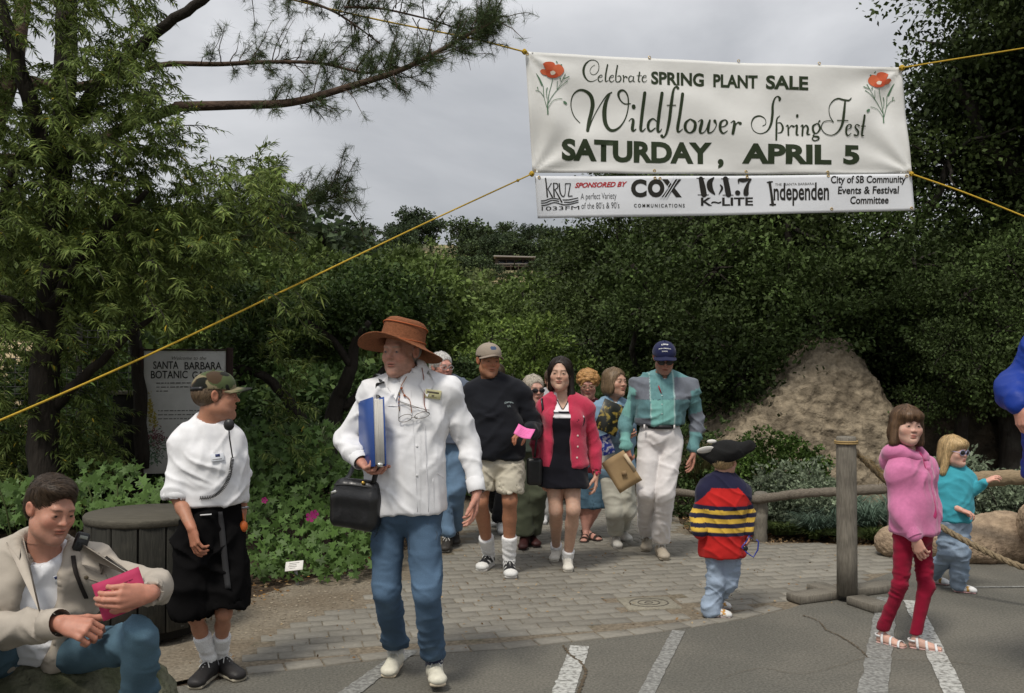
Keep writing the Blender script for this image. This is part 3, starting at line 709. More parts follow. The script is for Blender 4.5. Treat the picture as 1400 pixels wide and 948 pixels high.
class Surf:
 """the finished (creased) surface of a garment, for laying things on it"""
 def __init__(s, V, Q):
  from mathutils.bvhtree import BVHTree
  s.b = BVHTree.FromPolygons([tuple(v) for v in V.tolist()], Q.tolist())
 def val(s, p):
  vs, gs = [], []
  for q in p:
   l, n, i, d = s.b.find_nearest(Vector(q)); n = np.array(n); vs.append(float((np.asarray(q) - np.array(l)) @ n)); gs.append(n)
  return np.array(vs), np.array(gs)
def onsurf(fld, pts, off=.003, it=6):
 """push points onto a garment's surface"""
 if isinstance(fld, Surf):
  o = []
  for q in pts: l, n, i, d = fld.b.find_nearest(Vector(q)); o.append(np.array(l) + np.array(n) * off)
  return np.array(o)
 p = np.asarray(pts, float).copy()
 for _ in range(it):
  v, g = fld.val(p); p = p - g * np.clip(v - off, -.03, .03)[:, None]
 return p
def raycast(fld, px, py, y0, y1, off=.003, n=160):
 """first surface point of a field along the photo ray"""
 r = ray(px, py); r = r / r[1]
 if isinstance(fld, Surf):
  o = np.array([0, 0, CAMZ]) + r * y0; l, n, i, d = fld.b.ray_cast(Vector(o), Vector(_n(r)), 3.0)
  if l is None: l, n, i, d = fld.b.find_nearest(Vector(np.array([0, 0, CAMZ]) + r * (y0 + y1) / 2))
  return np.array(l) - _n(r) * off
 t = np.linspace(y0, y1, n); pts = np.array([0, 0, CAMZ]) + r[None] * t[:, None]; v, g = fld.val(pts)
 k = np.nonzero(v < off)[0]
 return pts[k[0]] if len(k) else pts[n // 2]
# ================================================================== people: individuals
def plate(fld, px, py, Y, wd, ht, name, m, parent, col, roll=0, th=.002, lines=None, off=.004, curve=True):
 """small flat thing lying on a garment at a photo position"""
 p = raycast(fld, px, py, Y - .5, Y + .4); v, g = fld.val(p[None]); n = g[0]
 x = _n(np.cross([0, 0, 1], n)); x = x * (1 if x[0] > 0 else -1); z = _n(np.cross(x, n)); z = z * (1 if z[2] > 0 else -1)
 c, s_ = math.cos(math.radians(roll)), math.sin(math.radians(roll)); x, z = x * c + z * s_, z * c - x * s_
 R = np.stack([x, -n, z], 1); R = R if np.linalg.det(R) > 0 else np.stack([x, n, z], 1)
 mb = MB().box(p + n * (off + th), (wd / 2, th, ht / 2), R, th * .6)
 o = mb.build(name, m, parent, None if parent is not None else p);
 c = np.tile(np.array(col, float), (len(o.data.vertices), 1))
 a = o.data.color_attributes.get('Col')
 q = np.ones((len(c), 4), np.float32); q[:, :3] = c; a.data.foreach_set('color', q.ravel())
 if lines:
  mb = MB()
  for (u0, u1, v0, v1, cc) in lines: mb.box(p + n * (off + 2 * th + .0006) + x * (u0 + u1) / 2 * wd + z * (v0 + v1) / 2 * ht, (abs(u1 - u0) / 2 * wd, .0006, abs(v1 - v0) / 2 * ht), R, 0, cc)
  mb.build('print', mat('ink_print', attr=True, rough=.7), o)
 return o, p, n, R
def buttons(fld, pix, Y, parent, r=.006, col=(.7, .7, .68)):
 for px, py in pix:
  p = raycast(fld, px, py, Y - .5, Y + .4); v, g = fld.val(p[None]); V, F_ = sphere_vf([0, 0, 0], r, 10, 6); n = g[0]
  x = _n(np.cross([0, .1, 1], n)); z = np.cross(n, x); V = (V * np.array([1, .35, 1])) @ np.stack([x, n, z], 1).T + p
  mk('button', V, F_, mat('plastic_button', attr=True, rough=.4), parent, np.tile(np.array(col), (len(V), 1)))

WHITE = (.76, .76, .775)
def cuffring(s, q, r, col, par, l=.05, m=None):
 a, b = s.j[q + 'w'], s.j[q + 'e']; d = _n(b - a); V, F_ = tube_vf([a - d * .004, a + d * .002, a + d * l, a + d * (l + .006)], [r - .005, r, r + .002, r - .004], 20, False); V2, F2 = tube_vf([a - d * .004, a + d * .03], [r - .005, r - .008], 20, False)
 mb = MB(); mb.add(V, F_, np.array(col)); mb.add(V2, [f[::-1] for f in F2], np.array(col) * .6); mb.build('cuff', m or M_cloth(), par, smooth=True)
# ---------------------------------------------------------------- woman in the straw hat
def woman_in_hat():
 s = Human('older woman in a wide rust straw hat, white jacket and blue jeans', 4.8, 1.72,
  dict(hd=(548, 481, -.02), nk=(562, 521, .02), ls=(512, 541, .02), rs=(610, 538, .02), le=(472, 600, .06), lw=(494, 632, -.12), re=(640, 606, .06), rw=(652, 672, -.04),
             hip=(552, 690, 0), lh=(531, 702, 0), rh=(578, 702, 0), lk=(529, 806, -.02), rk=(583, 812, -.12)),
  yaw=-6, face=(-24, 3, 0), skin=(.50, .27, .20), female=False, age=1, lf=(529, 930, -6), rf=(600, 951, 10, .27, -8), seed=3, hs=1.0)
 s.browc = (.25, .2, .16)
 s.hand('l', [.35, -.45, -.25], [.55, -.1, .8], -1, curl=(.55, .6, .7, .8), thumb=.4)
 s.hand('r', [-.08, -.12, -1], [-.9, -.2, 0], -1, curl=.35, thumb=.3)
 s.build_body(browc=(.28, .22, .17), eye='blue')
 # trousers
 pr = s.leg('l', .006, .012, .020) + s.leg('r', .006, .012, .020) + s.torso(.004)[:1] + [U(econe(s.j['hip'], s.j['hip'] + [0, 0, .08], (.175, .125), (.16, .12), s.side), .05)]
 pr += [clip(s.j['la'] + [0, 0, .045], [0, 0, -1]), clip(s.j['hip'] + [0, 0, .12], [0, 0, 1])]
 def pc(V):
  c = np.tile(np.array([.085, .140, .215]), (len(V), 1)); n = fbm(V * np.array([6, 6, 3]), 4, 3); c = c * (.8 + .5 * n)[:, None]
  for q in 'lr':
   d = np.linalg.norm(V - (s.j[q + 'k'] + s.fwd * .06), axis=1); c = c * (1 + .35 * np.clip(1 - d / .22, 0, 1))[:, None]
   hem = s.j[q + 'a'][2] + .012;
  c = np.where((V[:, 2] < s.j['la'][2] + .062)[:, None], c * .75, c); return c
 jo, jf = s.garment('jeans', pr, pc, M_denim(), .008, (.008, (9, 9, 12), 1.5), carve=[S(cone(s.j[q + 'a'] - [0, 0, .1], s.j[q + 'a'] + [0, 0, .1], .046, .048), .004) for q in 'lr'])
 # white jacket
 j = s.j
 pr = s.torso(.020, belly=.014) + [U(econe(j['hip'] + [0, 0, .0], j['hip'] + [0, 0, .25], (.198, .150), (.172, .135), s.side), .05), clip(j['hip'] + [0, 0, -.035], [.04, .0, -1], .006, .006)] + s.arm('l', .016, .017, .88) + s.arm('r', .015, .017, .90)
 pr += [U(cone(j['nk'] + [0, 0, -.02], j['nk'] + [0, 0, .04], .085, .070), .03), U(econe(j['ls'], j['rs'], (.07, .07), (.07, .07), [0, 0, 1]), .04)]
 pr += [S(cone(j['nk'] + [0, 0, .01], s.hd.pt([0, .01, -.05]), .060, .068), .008),
           S(cone(j['lw'] + _n(j['lw'] - j['le']) * .05, j['lw'] - _n(j['lw'] - j['le']) * .03, .034, .034), .004), S(cone(j['rw'] + _n(j['rw'] - j['re']) * .06, j['rw'] - _n(j['rw'] - j['re']) * .03, .034, .034), .004)]
 ctr = raycast(Field(pr, .012), 575, 600, 4.3, 5.2)
 def wc(V):
  c = np.tile(np.array(WHITE), (len(V), 1)); d = V - j['nk'];
  pl = (np.abs((V - ctr) @ s.side - .004) < .0025) & ((V - ctr) @ s.fwd > -.08) & (V[:, 2] < ctr[2] + .18); c = np.where(pl[:, None], c * .86, c)
  return c
 def cuff(V, N_):
  o_ = np.zeros_like(V)
  for q in 'lr':
   a, b = j[q + 'w'], j[q + 'e']; d = _n(b - a); t = (V - a) @ d; r = np.linalg.norm((V - a) - t[:, None] * d, axis=1); m = np.clip(1.5 - np.abs(t - .03) / .03, 0, 1) * (r < .09); o_ += N_ * (.004 * m)[:, None]
  return o_
 wo, wf = s.garment('jacket', pr, wc, M_cloth(), .0075, (.011, (9, 9, 8), 1.7))
 for q in 'lr': cuffring(s, q, .043, WHITE, wo, .06)
 # placket, pocket and trouser seams
 def seam(fl, pts, par, r=.0016, col=WHITE, nm='seam', mm=None): V, F_ = tube_vf(bez([raycast(fl, x, y, 4.0, 5.3, .0005) for x, y in pts], 8), r, 5); mk(nm, V, F_, mm or M_cloth(), par, np.tile(np.array(col) * .93, (len(V), 1)))
 for x in (562, 577): seam(wf, ((x, 534), (x + 3, 580), (x + 6, 640), (x + 9, 700)), wo)
 seam(wf, ((592, 655), (593, 690), (594, 703)), wo); seam(wf, ((592, 655), (606, 654), (620, 652)), wo); seam(wf, ((514, 556), (530, 555), (545, 556)), wo)
 dn = (.10, .13, .17)
 seam(jf, ((556, 712), (558, 730), (560, 752)), jo, .0018, dn, 'seam', M_denim()); seam(jf, ((584, 716), (597, 728), (604, 738)), jo, .0018, dn, 'seam', M_denim()); seam(jf, ((519, 722), (512, 735), (503, 742)), jo, .0018, dn, 'seam', M_denim())
 # collar flaps
 for poly in (((531, 508), (545, 520), (548, 528), (541, 547), (529, 528)), ((586, 507), (577, 520), (573, 527), (584, 543), (594, 523))):
  V = np.array([raycast(wf, x, y, 4.3, 5.2, .011) for x, y in poly]); n_ = len(V); c0 = V.mean(0) + np.array([0, -.003, 0]); VV = np.vstack([V, c0, V + [0, .010, 0]])
  mb = MB(); mb.add(VV, [[i, (i + 1) % n_, n_] for i in range(n_)] + [[i, (i + 1) % n_, n_ + 1 + (i + 1) % n_, n_ + 1 + i] for i in range(n_)], np.array(WHITE))
  mb.build('collar', M_cloth(), wo)
 # chest pocket and hem pocket seams, pin
 plate(wf, 533, 517, 4.8, .016, .012, 'pin', M_metal(), s.root, (.1, .1, .12), 20)
 plate(wf, 592, 539, 4.8, .075, .042, 'name_badge', M_paper(), s.root, (.62, .58, .33), -8, lines=[(-.4, .35, .12, .3, (.15, .13, .1)), (-.08, .08, -.25, -.08, (.15, .13, .1)), (-.3, .25, -.38, -.32, (.2, .18, .1))])
 buttons(wf, [(569, 570), (570, 610), (570, 650)], 4.8, wo, .006, (.7, .7, .7))
 for q in 'lr': s.shoe(q, (.66, .63, .52), (.56, .48, .36), None, (.6, .55, .42)); s.sock(q, .05, .042, (.03, .035, .07) if q == 'r' else (.6, .6, .58))
 # hair behind the ears
 h = s.hd; pr = [U(h.ell([0, .035, .01], [.079, .085, .075]), .02), S(h.ell([0, -.09, -.02], [.075, .095, .12]), .01), S(h.ell([0, 0, .16], [.2, .2, .10]), .01)]
 ho, hf = hairbase(s, pr, (.32, .30, .27)); s.hairstrands(hf, ho, 500, (.38, .36, .33), lambda p: np.tile(np.array([0, .3, -1.]), (len(p), 1)), .05)
 # hat
 f = Fr(h.pt([0, .015, .040]), rotm(-14, -15, 7), 1.0)
 prof = [(.001, .118), (.03, .118), (.06, .114), (.085, .105), (.0985, .092), (.103, .075), (.104, .055), (.1055, .035), (.1075, .015), (.110, .002), (.122, -.010), (.145, -.018), (.172, -.0235), (.198, -.029), (.2045, -.031),
   (.2045, -.036), (.198, -.034), (.172, -.0285), (.145, -.0235), (.118, -.016), (.104, -.004), (.098, .03), (.094, .08), (.06, .105), (.001, .108)]
 def bend(V):
  r = np.hypot(V[:, 0], V[:, 1]); a = np.arctan2(V[:, 1], V[:, 0]); k = np.clip((r - .11) / .09, 0, 1)
  V = V.copy(); V[:, 1] *= 1.1; V[:, 2] += k * (.012 * np.cos(2 * a) * -1 + .010 * np.sin(3 * a + 1) - .008 * (np.maximum(np.cos(a), 0) ** 3) + .006 * (np.maximum(-np.cos(a), 0) ** 3)) + (1 - k) * .005 * np.sin(2 * a + .6); return V
 straw = mat('straw_weave', (.245, .095, .045), rough=.8, noise=.38, nscale=90, bump=1, bscale=130, spec=.15, nstretch=(1, 1, 6), bstretch=(1, 1, 7), dist=.006)
 V, F_ = lathe(f, prof, 56, bend); ho = mk('hat', V, F_, straw, s.root)
 a = np.linspace(0, 2 * np.pi, 57); band = np.stack([.1075 * np.cos(a), .1075 * np.sin(a), np.full(57, .078)], 1); V, F_ = tube_vf(f.pts(bend(band)), .0028, 6); mk('hat_cord', V, F_, mat('straw_cord', (.40, .10, .03), rough=.6), ho)
 band = np.stack([.1115 * np.cos(a), .1115 * np.sin(a), .010 + .01 * np.sin(a)], 1); V, F_ = tube_vf(f.pts(bend(band)), .0022, 6); mk('hat_cord', V, F_, MATS['straw_cord'], ho)
 # glasses hanging on a beaded cord
 g = empty('hanging_glasses', raycast(wf, 567, 570, 4.3, 5.2), 'thin dark framed glasses hanging on a beaded cord over white jacket', 'glasses')
 mb = MB(); zz = .016
 def gp(px, py, o_=.012): return raycast(wf, px, py, 4.2, 5.2, o_)
 for c0, c1 in (((545, 566), (563, 578)), ((567, 563), (587, 573))):
  cx, cy = (c0[0] + c1[0]) / 2, (c0[1] + c1[1]) / 2; rx, ry = (c1[0] - c0[0]) / 2, (c1[1] - c0[1]) / 2
  cc = gp(cx, cy, .014); pts = [cc + np.array([math.cos(t) * rx, 0, math.sin(t) * ry * .8 + math.cos(t) * rx * .22]) / 283.5 for t in np.linspace(0, 2 * np.pi, 20)]
  mb.tube(pts, .0016, 6)
 mb.tube([gp(562, 572, .02), gp(568, 570, .022)], .0016, 6); mb.tube([gp(545, 572, .013), gp(546, 550, .012), gp(562, 556, .016), gp(587, 561, .014)], .0014, 6); mb.tube([gp(587, 566, .014), gp(580, 560, .016), gp(546, 549, .014)], .0014, 6)
 mb.build('frame', M_metal(), g, smooth=True)
 mb = MB(); pts = [gp(x, y, .006) for x, y in ((541, 512), (543, 525), (546, 540), (545, 550), (546, 562))]; pb = bez(pts, 8); mb.tube(pb, .0022, 6, np.array([.25, .08, .03]))
 pts = [gp(x, y, .006) for x, y in ((577, 503), (579, 516), (580, 535), (580, 552), (583, 562))]; mb.tube(bez(pts, 8), .0022, 6, np.array([.22, .07, .05]))
 pts = [gp(x, y, .008) for x, y in ((556, 515), (549, 527), (548, 530), (553, 540), (560, 547), (563, 565))]; mb.tube(bez(pts, 8), .0018, 6, np.array([.30, .10, .03]))
 rr = np.random.default_rng(2)
 for p in pb[::3]: V, F_ = sphere_vf(p, .0036, 6, 4); mb.add(V, F_, np.array([(.5, .15, .03), (.05, .12, .3), (.4, .3, .05)][rr.integers(0, 3)]))
 for p in (gp(549, 531, .01), gp(553, 541, .01)): V, F_ = sphere_vf(p, .006, 8, 6); mb.add(V, F_, np.array([.35, .09, .03]))
 mb.build('cord', mat('beaded_cord', attr=True, rough=.6), g, smooth=True)
 # handbag
 Yb = 4.70; c = P(487, 686, Yb); f = Fr(c, rotm(-14, 0, 4), 1.0)
 bag = empty('handbag', P(487, 724, Yb), 'black leather shoulder bag hanging under the arm of the woman in the straw hat', 'handbag')
 pr = [U(f.box([0, 0, -.035], [.120, .050, .090], .04), .01), U(f.box([.004, 0, .045], [.105, .036, .055], .032), .04)]
 def dent(V, N_): return N_ * (.012 * (fbm(V * 9, 31, 2) - .5) + .004 * (1 - np.abs(2 * vn(V * np.array([22, 22, 9]), 8) - 1)))[:, None]
 leather = mat('black_leather', (.012, .012, .013), rough=.33, noise=.2, nscale=40, bump=.3, bscale=90, spec=.5, dist=.003)
 bo, bf = sd_obj('body', pr, .006, leather, bag, dent)
 mb = MB().tube(f.pts(bez([[-.10, -.04, .075], [-.03, -.047, .083], [.05, -.047, .083], [.105, -.03, .075]], 5)), .004, 6); mb.build('zip', mat('dark_zip', (.03, .03, .03), rough=.4), bo, smooth=True)
 MB().box(f.pt([-.095, -.050, .042]), (.013, .003, .006), f.R @ rotm(0, 0, -25), .001).build('buckle', mat('bright_buckle', (.7, .7, .66), rough=.25, metal=.8), bo)
 V, F_ = sphere_vf(f.pt([.045, -.04, .098]), .010, 10, 8); mk('clasp', V, F_, mat('brass', (.5, .33, .08), rough=.3, metal=.9), bo)
 top = onsurf(wf, [P(517, 505, 4.83) + [0, 0, .0]], .008)[0]; frn = [raycast(wf, x, y, 4.2, 5.2, .008) for x, y in ((516, 512), (517, 526), (518, 546))]
 pts = [f.pt([-.09, .03, .07]), P(482, 640, 4.95), P(498, 580, 5.0), P(509, 530, 4.98), P(515, 512, 4.93)] + frn + [P(519, 580, 4.60), P(519, 620, 4.60), f.pt([.085, -.02, .08])]
 pb = bez(pts, 6); V, F_ = ribbon(pb, np.array([.011, 0.004, 0]), .0022); mk('strap', V, F_, leather, bag)
 # ring binder
 c = P(509, 592, 4.66); R = rotm(-67, 0, 0) @ rotm(0, 0, -7); f = Fr(c, R, 1.0); blue = mat('binder_vinyl', (.025, .075, .29), rough=.4, noise=.06, nscale=20, spec=.45)
 b = empty('ring_binder', f.pt([0, 0, -.16]), 'blue ring binder full of paper held against white jacket', 'binder')
 MB().box(f.pt([-.01, -.026, 0]), (.135, .0022, .158), R, .001).build('cover', blue, b)
 MB().box(f.pt([-.01, .026, .0]), (.135, .0022, .158), R, .001).build('cover', blue, b)
 MB().box(f.pt([-.144, 0, 0]), (.0022, .027, .158), R, .001).build('spine', blue, b)
 mb = MB(); rr = np.random.default_rng(5)
 for i in range(16): mb.box(f.pt([-.006 + rr.uniform(-.003, .003), -.021 + i * .0028, rr.uniform(-.003, .003)]), (.125, .0012, .148), R, 0, np.array([.72, .70, .66]) * rr.uniform(.8, 1.05))
 mb.build('paper_stack', M_paper(), b)
 MB().tube(f.pts([[.116, -.012, -.151], [.116, .012, -.151]]), .011, 12).build('ring', mat('bright_buckle', (.7, .7, .66), rough=.25, metal=.8), b, smooth=True)
 return s
def shorts(s, col, up_, r=(.105, .10), lo=(.08, .08), name='shorts', m=None, amp=.012, top=.12):
 """two separate wide legs, hollow at the hems; lo = hem height above the knee per leg"""
 j = s.j; S_ = s.S; pr = [U(econe(j['hip'] - [0, 0, .03], j['hip'] + [0, 0, top], (.172 * S_, .130 * S_), (.155 * S_, .118 * S_), s.side), .04)]; cv = []
 for q, l in zip('lr', lo):
  a, b = s.hipj(q), j[q + 'k']; d = _n(b - a); e = b - d * l
  sidev = s.side * (1 if q == 'r' else -1) * .008
  pr += [U(cone(a + sidev, e + d * .0 + sidev, r[0] * S_, r[1] * S_), .02), ]
  cv += [('s', cone(e - d * .05 + sidev, e + d * .25 + sidev, (r[1] - .014) * S_, (r[1] - .011) * S_), .003)]
  cv += [('i', plane(e + d * .002, d, .003), .003)] if abs(lo[0] - lo[1]) < 1e-6 and q == 'l' else []
 if abs(lo[0] - lo[1]) > 1e-6:
  mid = s.hipj('l') * .5 + s.hipj('r') * .5; el = j['lk'] - _n(j['lk'] - s.hipj('l')) * lo[0]; er = j['rk'] - _n(j['rk'] - s.hipj('r')) * lo[1]
  def fn(X, Y, Z):
   x = (X - el[0]) / (er[0] - el[0]); t = np.clip((x - .35) / .3, 0, 1); return (el[2] + (er[2] - el[2]) * t) - Z
  cv.append(('i', (np.full(3, -INF), np.full(3, INF), fn), .003))
 pr.append(clip(j['hip'] + [0, 0, top], [0, 0, 1]))
 return s.garment(name, pr, np.array(col), m or M_cloth(), .0065, (amp, (10, 10, 9), 1.6), carve=cv)
# ---------------------------------------------------------------- man in the cap and black sweatshirt
def man_black_sweatshirt():
 s = Human('man walking in a tan cap, black crew sweatshirt, beige shorts and black and white trainers', 7.3, 1.74,
  dict(hd=(668, 493, -.02), nk=(671, 524, .02), ls=(645, 541, .02), rs=(709, 538, .02), le=(634, 590, .05), lw=(642, 640, -.05), re=(732, 590, .04), rw=(722, 590, -.22),
             hip=(676, 628, 0), lh=(661, 636, 0), rh=(694, 636, 0), lk=(657, 686, -.08), rk=(697, 684, -.10)),
  yaw=4, face=(20, 6, 3), skin=(.38, .175, .10), lf=(656, 783, -16, .29), rf=(699, 793, 4, .29), seed=5, hs=1.02); s.cov = (-.012, -.008, 0)
 s.hand('l', [0, -.1, -1], [.9, -.3, 0], 1, .4)
 s.hand('r', [-.75, -.5, -.15], [.1, .0, -1], 1, .55, thumb=.6)
 s.build_body(browc=(.02, .015, .012))
 j = s.j
 shorts(s, (.50, .46, .37), .075, r=(.108, .098), lo=(.085, .060))
 pr = s.torso(.030, belly=.022) + [U(econe(j['hip'] + [0, 0, .07], j['hip'] + [0, 0, .22], (.21, .155), (.20, .155), s.side), .05), clip(j['hip'] + [0, 0, .012], [-.08, 0, -1], .012)] + s.arm('l', .026, .022, .98) + s.arm('r', .026, .022, .85) + [
         U(cone(j['nk'] + [0, 0, -.03], j['nk'] + [0, 0, .02], .085, .075), .03), S(cone(j['nk'] + [0, -.01, .0], s.hd.pt([0, 0, -.05]), .062, .070), .01)]
 wo, wf = s.garment('sweatshirt', pr, np.array([.011, .012, .016]), M_cloth(), .0085, (.012, (7, 7, 7), 1.5))
 a = np.linspace(0, 2 * np.pi, 41)
 for rr_, z, r_, cc in ((.074, .008, .007, (.02, .03, .04)), (.079, .002, .0045, (.20, .40, .38)), (.070, .016, .0035, (.20, .40, .38))):
  pts = np.stack([rr_ * 1.0 * np.cos(a), rr_ * .95 * np.sin(a) - .006, z + .016 * np.sin(a) + 0 * a], 1) + j['nk']
  V, F_ = tube_vf(pts, r_, 8); mk('neckband', V, F_, M_knit(), wo, np.tile(np.array(cc), (len(V), 1)))
 text_on(wf, 'Champion', 696, 550, 7.3, .080, (.35, .42, .42), wo, 'lettering', bold=.01, arc=.25)
 text_on(wf, 'U.S.', 696, 555.5, 7.3, .030, (.35, .42, .42), wo, 'lettering', bold=.01)
 def sh(p, c):
  m = (p[:, 2] < .045) & ((p[:, 1] < .07) | (np.abs(p[:, 0]) > .030)); c = np.where(m[:, None], np.array([.66, .66, .64]), c)
  z = (np.sin(p[:, 1] * 90 + p[:, 2] * 60) > .5) & (np.abs(p[:, 0]) > .026) & (p[:, 1] > .08) & (p[:, 2] > .03); return np.where(z[:, None], np.array([.66, .66, .64]), c)
 for q in 'lr': s.shoe(q, (.015, .015, .017), (.60, .58, .55), (.68, .67, .64), (.05, .05, .05) if 0 else (.7, .7, .7), patch=sh, high=.015, wide=1.1); s.sock(q, .20, .046)
 # short black hair under the cap
 h = s.hd; pr = [U(h.ell([0, .025, .015], [.0785, .092, .07]), .02), S(h.ell([0, -.10, -.01], [.072, .085, .12]), .01), clip(h.pt([0, 0, -.045]), [0, 0, -1])]
 hairbase(s, pr, (.012, .010, .009), .005)
 def cc(p):
  c = np.tile(np.array([.30, .25, .20]), (len(p), 1)); d = ((p[:, 0] - .0) / .030) ** 2 + ((p[:, 2] - .045) / .016) ** 2; bl = (d + .6 * vn(p * 90, 2) < 1) & (p[:, 1] < -.05)
  return np.where(bl[:, None], np.array([.06, .09, .16]), c)
 cap(s, (.30, .25, .20), (.26, .21, .17), pitch=-6, colf=cc, brimlen=.075, size=1.02)
 # pink paper
 c = P(717, 591, 6.93); f = Fr(c, rotm(0, -38, 22), 1); leaflet(f, .125, .095, (.78, .17, .42), 'bright pink leaflet held out by the man in the black sweatshirt', 'pink_leaflet')
 return s
def leaflet(f, wd, ht, col, label, name, cat='leaflet', print_=True, bend=.006):
 n = 7; V = [];
 for k in (1, -1):
  for i in range(n):
   for q in range(n):
    u, v = i / (n - 1) - .5, q / (n - 1) - .5; V.append([u * wd, bend * math.cos(u * 5) * 2 + bend * math.sin(v * 4) - .0006 * k, v * ht])
 m = n * n; F_ = []
 for i in range(n - 1):
  for q in range(n - 1): a = i * n + q; F_ += [[a, a + n, a + n + 1, a + 1], [a + m, a + 1 + m, a + n + 1 + m, a + n + m]]
 rim = [i * n for i in range(n)] + [(n - 1) * n + q for q in range(1, n)] + [i * n + n - 1 for i in range(n - 2, -1, -1)] + [q for q in range(n - 2, 0, -1)]
 F_ += [[a, a + m, b + m, b] for a, b in zip(rim, rim[1:] + rim[:1])]
 V = f.pts(np.array(V)); o = mk(name, V, F_, M_paper(), None, np.tile(np.array(col, float), (len(V), 1)), False, f.pt([0, 0, -ht / 2])); tag(o, label, cat)
 if print_:
  mb = MB(); rr = np.random.default_rng(4)
  for i in range(5):
   v = .25 - i * .13; u0, u1 = -.32, rr.uniform(.1, .34);
   for t in range(6):
    a, b = u0 + (u1 - u0) * t / 6, u0 + (u1 - u0) * (t + .85) / 6; uc = (a + b) / 2
    y = bend * math.cos(uc * 5) * 2 + bend * math.sin(v * 4) - .0018; mb.box(f.pt([uc * wd, y, v * ht]), ((b - a) / 2 * wd, .0004, ht * .010), f.R, 0, np.array(col) * .55)
  mb.build('print', mat('ink_print', attr=True, rough=.7), o)
 return o
def vzone(V, y): return V[:, 2]
